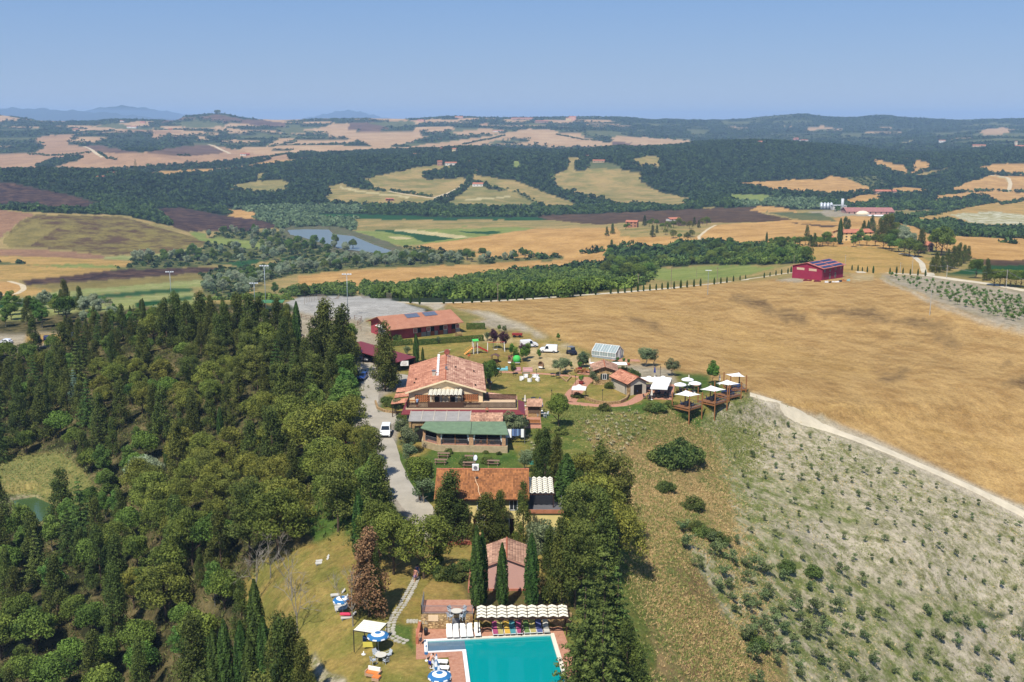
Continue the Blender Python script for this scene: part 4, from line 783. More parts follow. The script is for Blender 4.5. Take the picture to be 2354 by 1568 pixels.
# hedgerows and lone far trees, planted along lines of the frame
def line_pts(pl_,step,jit=2.):
 out=[]
 for(u0,v0),(u1,v1)in zip(pl_[:-1],pl_[1:]):
  a,b=at(u0,v0),at(u1,v1);n=max(1,int((b-a).length/step))
  for i in range(n):
   t_=i/n;x=a.x+(b.x-a.x)*t_+random.uniform(-jit,jit);y=a.y+(b.y-a.y)*t_+random.uniform(-jit,jit);out.append((x,y,gz(x,y)))
 return np.array(out)
HEDGES=[cA([(0,470),(300,462),(700,462),(890,450)]),cA([(660,350),(700,380),(780,398)]),cA([(190,358),(620,345)]),cA([(1650,395),(1930,350),(1990,372)]),cA([(1180,365),(1280,365)]),cB([(420,600),(700,640)]),cB([(270,590),(380,605)]),
 cB([(1700,1020),(1870,997),(2100,968)]),cB([(1250,1030),(1400,1030)]),cB([(640,250),(760,245)]),cB([(900,290),(1180,232)]),cB([(1520,225),(1700,260),(1860,270)]),cC([(1920,585),(2100,578),(2354,585)]),cC([(1640,745),(1800,720),(2190,645)]),cC([(2210,665),(2354,640)]),cC([(2240,905),(2310,920)]),cB([(1410,1040),(1440,1060)])]
woods('hedgerow','hedgerows and ditch bushes dividing the far fields',np.vstack([line_pts(l_,6)for l_ in HEDGES]),5,3.2,44,GREEN1,11,cat='hedge')
# ------------------------------------------------------------------ belts of trees one can tell apart
BELT=cC([(0,1050),(40,975),(300,925),(500,950),(800,940),(950,1000),(950,1040),(700,1048),(430,1048)])
for p_ in scatter([BELT],300,10,rg=np.random.default_rng(21))[:46]:tree('broad',p_,random.uniform(.8,1.35),'dark round oak in the belt behind the green meadow','oaks of the belt behind the meadow')
for u,v,s in[(1393,640,1.6),(1415,650,1.5),(1440,648,1.7),(1468,650,1.6),(1490,640,1.4),(1455,625,1.6),(1425,622,1.5),(1405,612,1.3),(1480,615,1.4)]:put('broad',u,v,s,'big dark oak at the head of the thicket by the meadow','big oaks at the head of the thicket')
for u,v,s,k in[(700,682,1.05,'broad'),(633,680,.95,'light'),(1402,590,1.1,'broad')]:put(k,u,v,s,{700:'round oak standing alone behind the fenced arena',633:'bright tree just behind the green-roofed shelter',1402:'small dark tree alone in the golden field'}[u])
LAKEP=[cA([(850,1130),(900,1060),(1100,1040),(1320,1020),(1350,1090),(1200,1100)]),cA([(1360,920),(1480,880),(1700,880),(1900,890),(1800,950),(1500,930)]),cA([(1340,1100),(1480,990),(1700,960),(1930,950),(2354,980),(2354,1020),(2000,1040),(1640,1100)])]
for p_ in scatter(LAKEP,700,13,rg=np.random.default_rng(22))[:70]:tree(random.choice(['silver','silver','light','broad']),p_,random.uniform(1.0,1.7),'tree of the loose grove between the lake and the dark field','grove in front of the lake')
ROWP=[cA([(1360,1290),(1380,1220),(1520,1190),(1740,1160),(1960,1110),(2354,1100),(2354,1125),(1960,1150),(1720,1230),(1640,1300)]),cB([(0,1120),(0,1060),(430,1060),(700,1050),(1000,1060),(1400,1060),(1000,1088),(300,1112)])]
for p_ in scatter(ROWP,1500,9,rg=np.random.default_rng(23))[:120]:tree(random.choice(['silver','silver','broad']),p_,random.uniform(.9,1.35),'grey-green tree of the long belt beyond the golden field','long tree belt beyond the golden field')
# far-left fringe beyond the forest
for p_ in scatter([cI([(0,230),(0,160),(200,130),(400,100),(620,140),(800,180),(1050,200),(1050,260),(500,290),(0,260)])],600,6.5,rg=np.random.default_rng(24))[:90]:tree(random.choice(['broad','light','light','silver','conifer']),p_,random.uniform(.5,.95),'mixed tree of the fringe between forest and green fields','fringe trees at the left edge')
put('broad',152,742,1.15,'highest dark oak of the left fringe');put('bare',255,745,1.0,'brown leafless tree above the forest fringe',var=0)
# trees round the yellow villa on the rise
VIL=[(1762,560,.8,'cypress'),(1772,562,.55,'broad'),(1780,563,.5,'broad'),(1792,563,.6,'broad'),(1804,565,.5,'broad'),(1818,565,.55,'broad'),(1833,567,.55,'broad'),(1855,547,.75,'conifer'),(1863,568,.6,'conifer'),(1872,568,.7,'conifer'),(1885,568,.75,'broad'),(1900,560,.95,'broad'),(1930,562,1.5,'cypress'),
 (1942,540,1.2,'conifer'),(1950,538,1.0,'conifer'),(1975,565,1.1,'light'),(1962,568,.8,'light'),(1992,565,.8,'broad'),(2004,540,1.3,'conifer'),(1995,540,1.1,'cypress'),(2022,556,1.2,'conifer'),(2035,556,1.4,'conifer'),(2045,560,1.5,'conifer'),(2055,566,1.3,'broad'),(2068,566,1.4,'silver'),(2082,572,1.5,'silver'),(2095,575,1.3,'silver'),
 (2065,580,1.0,'broad'),(2078,586,1.1,'broad'),(2090,590,1.3,'broad'),(2103,590,1.1,'broad'),(2050,578,.8,'broad'),(2163,588,2.0,'broad'),(2152,580,1.5,'broad'),(2176,582,1.3,'broad'),(2117,583,1.2,'conifer')]
VIL+=[(u_,563+(u_-1790)*.03,.7,'broad')for u_ in range(1786,1925,13)]+[(2030,572,1.1,'broad'),(2044,574,1.2,'broad'),(2058,556,1.3,'pine'),(2075,560,1.5,'silver'),(2012,566,.9,'broad'),(1985,550,1.0,'conifer'),(2110,592,1.0,'broad')]
for i,(u,v,s,k)in enumerate(VIL):put(k,u,v,s*1.2,{'broad':'round dark tree ','conifer':'ragged dark conifer ','pine':'rounded pine ','cypress':'slim cypress ','light':'bright light-crowned tree ','silver':'large grey-green tree '}[k]+('at the left tip of the villa hedge' if u<1800 else 'in the hedge left of the yellow villa' if u<1890 else 'beside the left wing of the yellow villa' if u<1955 else 'in front of the yellow villa' if u<2012 else 'just right of the yellow villa' if u<2060 else 'between villa and pink stone house' if u<2108 else 'beside the pink stone house'),'trees around the yellow villa')
for u,v,s in[(2142,625,.9),(2152,628,1.1),(2165,626,1.0),(2178,622,1.3),(2190,618,1.4),(2200,612,1.3),(2215,606,1.2),(2225,600,1.0),(2205,600,1.2)]:put('conifer',u,v,s*.8,'dark tree of the clump where the farm roads meet','clump by the road junction')
put('broad',2243,640,1.1,'round tree alone beside the dark green field');put('conifer',2268,645,.8,'pointed tree right of the round one')
for u in(2285,2298,2310,2322,2334,2346):put('broad',u,658+(u-2285)*.06,.95,'dark tree of the row at the right edge','row at the right edge')
for u,v in[(1438,528),(1445,524),(1482,520),(1492,522),(1500,516),(1510,520),(1522,528),(1535,530),(1548,524),(1560,520),(1572,522),(1585,526),(1596,520),(1606,524),(1510,536),(1530,540),(1548,548),(1562,552),(1580,555),(1590,545),(1395,543),(1408,538),(1615,516),(1625,518),(1500,545)]:put(random.choice(['broad','pine','conifer']),u,v,random.uniform(.7,1.1),'tree round the brick farmhouse in the middle distance','trees round the brick farmhouse')
put('conifer',1406,578,.95,'dark pointed tree in the golden field before the brick farmhouse')
put('fir',1311*1-998,405,2.6,'large dark fir on the wooded hill far left')
for u,v in((500,262),(504,262),(496,263)):put('pine',u,v,2.2,'one of the umbrella pines on the lone skyline hilltop','pines on the skyline hilltop')
# cypresses lining the white road
rowB=[(480,1335),(546,1349),(552,1345),(609,1356),(770,1352),(833,1350),(895,1349),(958,1347),(1020,1343),(1084,1339),(1140,1336),(1195,1332),(1254,1328),(1308,1325),(1364,1322),(1471,1312),(1525,1308),(1577,1306),(1629,1303),(1680,1300),(1781,1292),(1881,1285),(1930,1281),(1975,1278),(2019,1274),(2062,1270),(2100,1267),(2142,1264),(2184,1260),(2223,1257),(2261,1254),(2303,1250),(2348,1247)]
rowC=[(73,1206),(112,1204),(155,1200),(196,1196),(240,1192),(282,1187),(370,1177),(412,1172),(451,1167),(493,1158),(535,1149),(571,1141),(690,1134),(727,1125),(765,1118),(801,1113),(842,1107),(862,1100),(1252,1085),(1290,1090),(1318,1092),(1350,1097),(1388,1104),(1495,1105),(1537,1107),(1578,1109),(1625,1115),(1674,1118),(1722,1123)]
for q in cB(rowB)+cC(rowC):put('cypress',*q,random.uniform(.26,.36),'young cypress of the row lining the white road','young cypresses along the white road',sxy=1.25)
# ------------------------------------------------------------------ roads and tracks: gently raised ribbons following the land
def ribbon(name,pts_,w,m,label,lift=.06,step=4.,wend=None):
 A_=[at(u,v)for u,v in pts_];P=[]
 for a,b in zip(A_[:-1],A_[1:]):
  n=max(1,int((b-a).length/step));P+=[a.lerp(b,i/n)for i in range(n)]
 P.append(A_[-1]);S_=[Vector((p.x,p.y))for p in P]
 for _ in range(3):S_=[S_[0]]+[(S_[i-1]+S_[i]*2+S_[i+1])/4 for i in range(1,len(S_)-1)]+[S_[-1]]
 vs,fs=[],[];rows=5
 for i,p in enumerate(S_):
  d=(S_[min(i+1,len(S_)-1)]-S_[max(i-1,0)]).normalized();nrm=Vector((-d.y,d.x));ww=w if wend is None else w+(wend-w)*i/len(S_)
  ww*=1+.12*math.sin(i*.9)*random.random()
  for k in range(rows):q=p+nrm*(k/(rows-1)-.5)*ww;vs.append((q.x,q.y,gz(q.x,q.y)+(lift if 0<k<rows-1 else-.05)))
 for i in range(len(S_)-1):
  for k in range(rows-1):a=i*rows+k;fs.append((a,a+rows,a+rows+1,a+1))
 m_=MB();m_.add(vs,fs);o=m_.build(name,m);tag(o,label,None,None,'structure');return o
M_ROAD=mat('white_gravel',(196,184,158),var=.12,scale=.3,k=.85,bump=.3);M_DRIVE=mat('drive_gravel',(164,156,140),var=.14,scale=.25,k=.85,bump=.4,bscale=3);M_TRACK=mat('dusty_track',(200,182,146),var=.15,scale=.2,k=.8)
ribbon('road',cB([(480,1338),(600,1347),(770,1345),(958,1340),(1140,1330),(1364,1316),(1577,1300),(1781,1286),(1975,1272),(2142,1258),(2354,1242)])+cC([(112,1192),(282,1180),(451,1160),(571,1140),(680,1128),(800,1108),(920,1096),(1100,1092)]),5.0,M_ROAD,'white gravel road lined with young cypresses')
ribbon('road',cC([(1300,1092),(1500,1104),(1720,1116),(1900,1142),(2100,1170),(2354,1212),(2480,1235)]),5.5,M_ROAD,'white road passing the orchard at the right')
ribbon('road',cC([(1760,1118),(1700,1040),(1660,1003),(1630,985),(1560,975)]),4.0,M_ROAD,'farm road climbing to the yellow villa')
ribbon('track',cB([(400,600),(640,640),(700,648),(800,612),(880,572),(925,548)]),7,M_TRACK,'pale track up the middle hill')
ribbon('track',cA([(0,1290),(100,1290),(160,1255),(150,1225),(60,1200)]),5,M_TRACK,'pale track round the small field at the far left');ribbon('track',cC([(2130,475),(2200,482),(2255,492),(2268,530),(2255,580)]),9,M_TRACK,'pale track over the golden hill at the far right')
ribbon('track',cV([(1724,906),(1760,921),(1860,962),(2000,1018),(2150,1086),(2354,1184),(2460,1240)]),3.2,M_ROAD,'crisp pale track between the wheat and the clay slope',.08,3);ribbon('track',cA([(1390,290),(1440,305),(1500,335),(1530,350)]),12,M_TRACK,'pale track over the brown hill far left');ribbon('track',cA([(560,303),(620,330),(640,350),(680,375)]),10,M_TRACK,'pale track beside the far left wood');ribbon('track',cC([(380,795),(270,870),(280,890)]),4,M_TRACK,'pale track into the golden field by the brick farmhouse')
ribbon('drive',[(838,836),(850,862),(853,885),(846,915),(842,945),(852,975),(880,1010),(892,1050),(905,1095),(930,1135),(962,1165),(985,1195),(985,1240)],5.6,M_DRIVE,'grey gravel drive curving past the houses',.05,2,5.0)
ribbon('drive',[(868,868),(895,862),(935,868),(950,872)],6,M_DRIVE,'short spur of the drive behind the main house',.07,2);ribbon('drive',[(848,955),(870,957),(905,960),(925,966)],7.5,M_DRIVE,'gravel apron beside the main house',.08,2)
# ------------------------------------------------------------------ far buildings
GLASS=mat('window_glass',(42,48,56),rough=.2,var=.1,scale=1,spec=.6);TILE_F=mat('far_roof_tiles',(186,116,84),var=.2,scale=.4,k=.75)
def far_house(u,v,wpx,hpx,depth,wall,name='farmhouse',label='',cat='house',roof=(186,118,88),rz=0.,pitch=.3,win=(4,2),group=None,flat=False):
 p=at(u,v);k_=p.y/F;w=wpx*k_;hh=hpx*k_;e=empty(name,(p.x,p.y,p.z),rz,label,cat,group)
 wm=mat('wall_%d_%d_%d'%wall,wall,var=.08,scale=.3,k=.8);rm_=mat('roof_%d_%d_%d'%roof,roof,var=.18,scale=.5,k=.75)
 MB().box(-w/2,w/2,0,depth,-2.5,hh).build('wall',wm,e)
 o_=.5;rise=0.15 if flat else depth/2*pitch
 m=MB();m.slab([(-w/2-o_,-o_,hh),(w/2+o_,-o_,hh),(w/2+o_,depth/2,hh+rise),(-w/2-o_,depth/2,hh+rise)],.25);m.slab([(-w/2-o_,depth/2,hh+rise),(w/2+o_,depth/2,hh+rise),(w/2+o_,depth+o_,hh),(-w/2-o_,depth+o_,hh)],.25)
 for s_ in(-1,1):x=s_*w/2;m.add([(x,0,hh-.02),(x,depth,hh-.02),(x,depth/2,hh+rise-.1)],[(0,1,2),(2,1,0)])
 m.build('roof',rm_,e)
 nx,nz=win;ww=min(1.4,w/nx*.35);wh=min(1.5,hh/max(nz,1)*.5)
 for i in range(nx):
  for j in range(nz):
   x=-w/2+(i+.5)*w/nx;z=hh/nz*(j+.35);MB().box(x-ww/2,x+ww/2,-.06,.04,z,z+wh).build('window',GLASS,e)
 return e
CREAM=(214,192,146);WHT=(222,216,204);BRK=(172,122,92);STN=(176,152,122)
FH=[  # (crop point of the foot, width and wall height in frame px, depth m, wall, label)
 (cB([(2018,843)])[0],26,13,10,BRK,'brick farmhouse with dark openings among trees in the middle distance'),(cC([(125,768)])[0],28,4,12,WHT,'low pale-roofed building hidden in trees right of the brick farmhouse'),
 (cC([(1725,965)])[0],34,15,12,(168,128,112),'pinkish stone house below the big round tree at the right'),(cC([(1134,892)])[0],12,7,8,BRK,'small brick annexe left of the yellow villa'),
 (cB([(837,346)])[0],9,9,12,CREAM,'cream villa on top of the wooded middle hill'),(cB([(820,430)])[0],26,6,12,WHT,'white long house below the wooded hilltop'),(cB([(745,432)])[0],10,10,10,(186,140,116),'narrow reddish house beside the white long house'),(cB([(583,362)])[0],14,3,10,WHT,'white house at the left of the wooded hilltop'),
 (cB([(752,330)])[0],5,5,10,WHT,'small white house peeping from the wood left of the cream villa'),(cB([(948,412)])[0],12,3,10,BRK,'low house hidden right of the wooded hilltop'),(cB([(995,570)])[0],24,6,14,WHT,'white open barn on the middle hill'),(cB([(985,474)])[0],9,3,8,BRK,'small tiled shed above the white barn'),
 (cB([(410,664)])[0],18,4,8,(112,56,52),'dark red shed at the foot of the middle hill'),(cB([(307,744)])[0],5,7,5,WHT,'small white tower in the riverside trees'),(cB([(1740,374)])[0],24,3,10,WHT,'upper long pale house on the right of the middle hills'),(cB([(1800,412)])[0],27,5,12,STN,'lower tiled house on the right of the middle hills'),
 (cA([(876,182)])[0],22,4,16,WHT,'white farm with red roof on the far left ridge'),(cA([(948,150)])[0],11,4,14,(210,160,140),'pink house just above the white farm'),(cA([(502,196)])[0],11,3,14,STN,'small farm left of the brown field far away'),(cA([(1135,193)])[0],8,3,12,BRK,'lone shed at the end of the green field'),
 (cA([(1618,364)])[0],12,4,14,WHT,'white farm building among bushes far left'),(cA([(1648,363)])[0],10,4,14,(176,112,100),'reddish farm building right of the white one far left'),(cA([(664,522)])[0],17,6,10,CREAM,'cream house in the dark wood at the left'),(cA([(750,488)])[0],26,3,12,BRK,'long tiled roof in the dark wood at the left'),
 (cA([(812,141)])[0],10,3,14,WHT,'white house just under the left skyline'),(cB([(615,136)])[0],16,3,16,(206,160,140),'pink farm on the far middle ridge'),(cB([(870,116)])[0],18,4,16,(206,164,142),'pink house on the far middle skyline'),(cB([(1290,124)])[0],50,3,18,(204,160,140),'very long low building on the skyline'),
 (cB([(1625,130)])[0],16,8,22,(214,168,146),'castle-like block of the skyline village'),(cB([(1600,130)])[0],12,5,18,CREAM,'lower house beside the castle-like block'),(cB([(1425,148)])[0],30,5,18,(170,140,120),'long terrace of houses under the skyline village'),(cB([(1130,206)])[0],22,3,14,WHT,'white sheds on the pale far hills'),
 (cC([(1830,268)])[0],14,5,12,WHT,'white villa on the wooded hill upper right'),(cC([(2068,296)])[0],28,4,14,(214,182,150),'long cream villa in the trees upper right'),(cC([(2328,302)])[0],20,5,14,(210,160,130),'church nave at the right edge of the hills'),(cC([(2304,290)])[0],5,11,6,(226,208,176),'pale church tower at the right edge of the hills'),
 (cC([(660,272)])[0],12,4,12,CREAM,'house on top of the wooded right-hand hill'),(cC([(1465,598)])[0],52,7,16,(188,160,138),'long open farm shed in the right valley'),(cC([(900,250)])[0],10,4,14,(216,150,130),'pink house on the blue far slope'),(cC([(950,262)])[0],18,4,14,WHT,'white hamlet on the blue far slope')]
for i,((u,v),w_,h_,d_,col_,lab_)in enumerate(FH):far_house(u,v,w_,h_,d_,col_,'church_tower' if 'tower' in lab_ and 'church' in lab_ else('shed' if 'shed' in lab_ else 'farmhouse'),lab_,'building' if 'shed' in lab_ or 'barn' in lab_ else 'house',rz=random.uniform(-.35,.35),win=(3 if w_>14 else 2,2 if h_>6 else 1))
far_house(*cC([(1292,897)])[0],74,20,12,(232,200,138),'villa','large yellow villa with tiled roof among trees on the right-hand rise','villa',rz=.25,win=(6,3))
far_house(*cC([(1240,897)])[0],36,17,14,(226,194,134),'villa_wing','lower projecting wing at the left of the yellow villa','villa',rz=.25,win=(3,2))
# dairy works with silos
for i,x in enumerate((1056,1077,1098,1118)):
 p=at(*cC([(x,692)])[0]);k_=p.y/F;h_=15*k_;e=empty('silo',p,0,('leftmost','second','third','rightmost')[i]+' of the four steel silos in the valley','silo','steel silos')
 MB().lathe([(3.6*k_,-2),(3.6*k_,h_*.82)],n=14).build('tank',mat('silo_steel',(176,182,188),rough=.4,var=.1,scale=.5,metal=.3),e,smooth=True);MB().lathe([(3.8*k_,h_*.82),(.6*k_,h_),(0,h_+.3)],n=14).build('cone_roof',mat('silo_roof',(200,204,208),rough=.4),e)
far_house(*cC([(1175,700)])[0],30,11,14,WHT,'factory_building','white mill building right of the silos','factory',(190,190,188),win=(4,2),flat=True)
far_house(*cC([(1370,728)])[0],108,7,26,(196,150,136),'factory_hall','very long red-roofed hall in the right valley','factory',(168,116,108),rz=-.05,win=(9,1))
far_house(*cC([(1445,744)])[0],56,3,14,WHT,'white_shed','low white-roofed shed in front of the long red-roofed hall','shed',(232,230,224),rz=-.05,win=(3,1),flat=True)
p=at(*cC([(1320,728)])[0]);k_=p.y/F;tag(MB().lathe([(15*k_,-1),(15*k_,2),(13*k_,5*k_),(8*k_,8*k_),(0,9*k_)],n=18,ay=.6).build('storage_dome',mat('pale_dome',(230,214,184),var=.05),None,p,smooth=True),'pale domed cover before the long red-roofed hall','dome')
p=at(*cC([(1189,700)])[0]);tag(MB().lathe([(2.0,-1),(2.0,16)],n=10).build('chimney_stack',mat('stack_metal',(196,198,200),rough=.5),None,p,smooth=True),'tall pale stack right of the silos','chimney')
# ------------------------------------------------------------------ poles
WOODP=mat('pole_wood',(140,126,108),var=.2,scale=3);CONC=mat('pole_concrete',(176,172,164),var=.1);STEEL=mat('lamp_steel',(150,162,170),rough=.4,metal=.2);LAMPH=mat('lamp_heads',(226,230,232),rough=.4)
def pole(u,v,vtop,label,kind='power_pole',r_=.13):
 p=at(u,v);k_=p.y/F*1.02;h_=(v-vtop)*k_;e=empty(kind,p,0,label,'pole','power poles');MB().tube((0,0,-1),(0,0,h_),r_,r_*.65,8).build('shaft',CONC if u>1900 else WOODP,e)
 MB().bar((-.7,0,h_-.5),(.7,0,h_-.5),.1).build('crossarm',WOODP,e);return p+Vector((0,0,h_-.4))
for i,q in enumerate([(cB([(1130,1335),(0,1210)]),'power pole against the thicket left of centre'),(cB([(2063,1270),(0,1150)]),'power pole beside the big oaks at the road'),(cB([(2283,1250),(0,1105)]),'power pole with a grey box at the green meadow'),(cC([(388,1175),(0,1065)]),'power pole in front of the green meadow'),(cC([(878,1095),(0,990)]),'power pole left of the crimson barn'),
  (cC([(1208,1060),(0,985)]),'pole rising behind the crimson barn'),(cC([(1560,1105),(0,1033)]),'short pole in the yellow grass below the villa'),(cC([(1750,1372),(0,1200)]),'thin grey pole in the wheat beside the orchard'),(cC([(257,1130),(0,1070)]),'thin pole standing in the green meadow')]):
 pole(*q[0][0],q[0][1][1],q[1])
tops=[pole(*cC([(1637,1106)])[0],cC([(0,995)])[0][1],'power pole at the bend of the villa road'),pole(*cC([(1858,1136)])[0],cC([(0,1050)])[0][1],'power pole at the road junction'),pole(*cC([(2237,1216)])[0],cC([(0,1080)])[0][1],'tall power pole beside the orchard road'),pole(*cC([(2480,1240)])[0],cC([(0,1150)])[0][1],'power pole beyond the right edge')]
for a,b in zip(tops[:-1],tops[1:]):
 m=MB();pr_=a
 for i in range(1,11):t_=i/10;q=a.lerp(b,t_)-Vector((0,0,4*t_*(1-t_)*1.6));m.tube(pr_,q,.035,n=4);pr_=q
 tag(m.build('power_line',mat('cable',(150,150,150),rough=.5)),'overhead cable sagging between the poles of the orchard road','cable','overhead cables')
p=at(*cC([(328,1242)])[0]);e=empty('street_lamp',p,0,'lamp post standing in the wheat before the road','lamp post');MB().tube((0,0,-.5),(0,0,9.0),.1,.07).build('shaft',STEEL,e);MB().box(-1.1,1.1,-.25,.25,8.9,9.1).build('lamp_head',LAMPH,e)
for u,v,vt,lab_ in((395,705,626,'leftmost floodlight mast behind the forest'),(586,700,652,'shortest floodlight mast beside the tall one'),(612,720,612,'tallest floodlight mast beside the green-roofed shelter'),(800,728,631,'floodlight mast behind the huge conifer')):
 p=at(u,v);k_=p.y/F*1.02;h_=(v-vt)*k_;e=empty('floodlight_mast',p,0,lab_,'floodlight','floodlight masts');MB().tube((0,0,-.5),(0,0,h_),.11,.07,8).build('mast',STEEL,e,smooth=True);MB().bar((-1.3,0,h_),(1.3,0,h_),.1).build('crossbar',STEEL,e)
 for x in(-1.1,-.4,.4,1.1):MB().box(x-.25,x+.25,-.35,.1,h_+.02,h_+.3).build('lamp_head',LAMPH,e)
# ------------------------------------------------------------------ saplings of the new orchard (right) and the olive grove on the clay slope
def sapling_mesh(seed,big):
 r=np.random.default_rng(seed);n=5+big*3;C=np.stack([r.normal(0,.17+.1*big,n),r.normal(0,.17+.1*big,n),r.uniform(.45,1.15,n)],1);V_,T_,L_=blobs_crown(C,r.uniform(.12,.26,n),300+260*big,.11,r,jit=1.)
 a=r.uniform(-.08,.08);st=np.array([(-.03,0,-.1),(.03,0,-.1),(a+.02,0,.9),(a-.02,0,.9),(0,-.03,-.1),(0,.03,-.1),(a,.02,.9),(a,-.02,.9)]);k=len(V_)
 V_=np.vstack([V_,st]);T_=np.vstack([T_,[[k,k+1,k+2],[k,k+2,k+3],[k+4,k+5,k+6],[k+4,k+6,k+7]]]);return V_,T_,np.concatenate([L_,np.full(8,.9)])
SAP={}
def sapling(p,s,label,group,big=0,tone='olive'):
 key=(big,tone,random.randrange(3))
 if key not in SAP:
  V_,T_,L_=sapling_mesh(60+key[2]+5*big,big);m=foliage('sapling_'+tone,*(((62,76,44),(104,114,72))if tone=='olive' else((54,84,34),(96,120,54))),.2);o=mesh_np('olive_sapling' if tone=='olive' else 'fruit_sapling',V_,T_,m,attrs={'leaf':L_});SAP[key]=o
 else:o=SAP[key].copy();COL.objects.link(o)
 o.location=p;o.rotation_euler=(random.uniform(-.1,.1),random.uniform(-.1,.1),random.uniform(0,6.28));o.scale=(s,s,s*random.uniform(.9,1.2));tag(o,label,'sapling',group)
ns=0
gx=np.arange(5,115,3.7);gy=np.arange(60,240,4.5)
for i,a in enumerate(gx):
 for j,b in enumerate(gy):
  x=a+b*.0+random.uniform(-.25,.25);y=b+a*.35+random.uniform(-.3,.3)
  z=gz(x,y);u,v=(float(q)for q in project(x,y,z))
  if not(1640<u<2380 and 930<v<1600)or not pip(cV([(1690,940),(1735,935),(2000,1050),(2400,1225),(2400,1620),(1720,1620),(1690,1450),(1640,1250),(1720,1200),(1690,1100)]),np.array([u]),np.array([v]))[0]:continue
  low=v>1290+(u-1800)*.25
  if random.random()<.12:continue
  ns+=1;pos_=('on the top edge','in the upper part','in the middle','in the lower part','at the bottom')[min(4,max(0,int((v-950)/125)))]+(' at the left' if u<1850 else ' at the centre' if u<2120 else ' at the far right')
  if low:sapling((x,y,z),random.uniform(1.2,2.1),'bushy young olive '+pos_+' of the clay slope','young olives on the clay slope',1)
  else:sapling((x,y,z),random.uniform(.8,1.5),'small olive sapling '+pos_+' of the clay slope','young olives on the clay slope',0)
print('saplings',ns)
for p_ in scatter([cK([(450,380),(620,420),(900,620),(1150,750),(1300,900),(1300,1209),(1080,1209),(850,900),(640,650)])],400,3.0,rg=np.random.default_rng(31))[:75]:sapling(p_,random.uniform(1.4,2.2),('tall ' if p_[1]<125 else 'grey-green ')+'overgrown olive bush '+('near the bottom of the clay slope' if p_[1]<135 else 'on the upper left edge of the clay slope'),'overgrown olives beside the dry bank',1)
no=0
for i in range(22):
 for j in range(16):
  u,v=cC([(1450+i*46+j*14+random.uniform(-8,8),1118+j*24+i*8+random.uniform(-6,6))])[0]
  if pip(cC([(1480,1125),(1700,1125),(2354,1235),(2400,1250),(2400,1455),(2354,1425),(2200,1395),(1900,1300),(1700,1220),(1600,1180)]),np.array([u]),np.array([v]))[0]and u<2370:
   no+=1;sapling(at(u,v),random.uniform(1.1,2.1),'green fruit sapling in the pale orchard behind the wheat','fruit saplings in the upper orchard',1,'fruit')
print('orchard',no)
for u,v,s in((1522,1062,.9),(1545,1068,1.15),(1572,1066,1.1),(1588,1060,.85),(1560,1052,1.0)):put('shrub',u,v,s*2.0,'big dark bramble clump on the dry bank','brambles on the dry bank')
put('shrub',1528,1128,1.1,'green bush below the bramble clump');put('shrub',1592,1168,1.2,'lone green bush lower on the dry bank')
# reeds: pale green clumps on the slope
for u,v in cK([(610,400),(640,430),(700,450),(740,470),(1090,610),(1230,640),(900,990),(930,1030)]):put('shrub',u,v,1.0,'pale green cane clump on the slope','cane clumps on the slope')
# ------------------------------------------------------------------ weeds, tufts and clods: uncountable
def tufts(name,label,polys,n,size,cols,seed,clear=(),hgt=1.0,k=5,cat='grass',clump=0.):
 r=np.random.default_rng(seed);P=scatter(polys,n,0,clear,rg=r)
 if clump:w_=(vnoise(P[:,0]+seed*13,P[:,1],7)*.6+vnoise(P[:,0],P[:,1]+seed*7,2.2)*.4);P=P[w_>clump+r.normal(0,.05,len(P))]
 P[:,:2]+=r.normal(0,1.8,(len(P),2));P[:,2]=ground(P[:,0],P[:,1]);n=len(P);D=r.normal(0,1,(n,k,3));D[:,:,2]=np.abs(D[:,:,2])*1.4*hgt+.3;D/=np.linalg.norm(D,axis=2,keepdims=True);s_=size*r.uniform(.5,1.6,n)
 B=P[:,None,:]+r.normal(0,.25,(n,k,3))*s_[:,None,None]*np.array([1,1,0]);W=np.cross(D,r.normal(0,1,(n,k,3)));W/=np.linalg.norm(W,axis=2,keepdims=True);W=W*s_[:,None,None]*.13
 V_=np.stack([B-W,B+W,B+D*s_[:,None,None]],2).reshape(-1,3);T_=np.arange(len(V_)).reshape(-1,3);ti=np.clip(np.repeat(r.normal(.5,.3,n),k)+r.normal(0,.1,n*k),0,1)
 o=mesh_np(name,V_,T_,foliage(cols[0],cols[1],cols[2],0,.1,hue=0),attrs={'leaf':np.repeat(ti,3)});tag(o,label,cat,None,'stuff')
SL=cV([(1680,960),(1735,935),(2000,1050),(2400,1225),(2400,1620),(1700,1620),(1650,1250),(1640,1000)]);DR=cV([(1340,975),(1540,955),(1640,1000),(1690,1200),(1740,1300),(1760,1620),(1500,1620),(1450,1250),(1400,1100)])
tufts('weeds','green weeds sprouting over the clay slope',[SL],26000,.22,('weed_leaves',(84,98,46),(138,142,84)),41,clump=.56)
tufts('stubble','dry straw-coloured weeds over the clay slope',[SL],9000,.2,('straw',(160,138,92),(190,172,128)),42,clump=.55)
tufts('dry_grass','tall dry grass leaning on the bank',[DR],30000,.26,('dry_blades',(146,122,80),(178,154,108)),43,hgt=.8,clump=.47)
tufts('bank_weeds','green weeds in the dry grass of the bank',[DR],22000,.28,('bank_leaves',(84,96,46),(126,128,70)),44,clump=.55)
tufts('meadow_grass','rough grass at the top of the slope and round the decks',[cV([(1600,985),(1700,915),(1760,945),(1720,1100),(1650,1020)]),cV([(1300,940),(1620,985),(1600,1010),(1340,1000)])],11000,.28,('meadow_blades',(80,98,44),(134,132,76)),45,clump=.48)
tufts('undergrowth','low undergrowth and litter between the forest trees',[FOREST],16000,.6,('undergrowth_leaves',(50,62,28),(104,104,56)),46,CLEAR[:1])
tufts('glade_grass','fresh rough grass in the glade at the left',[CLEAR[0]],5000,.3,('glade_blades',(84,104,50),(134,136,84)),47)
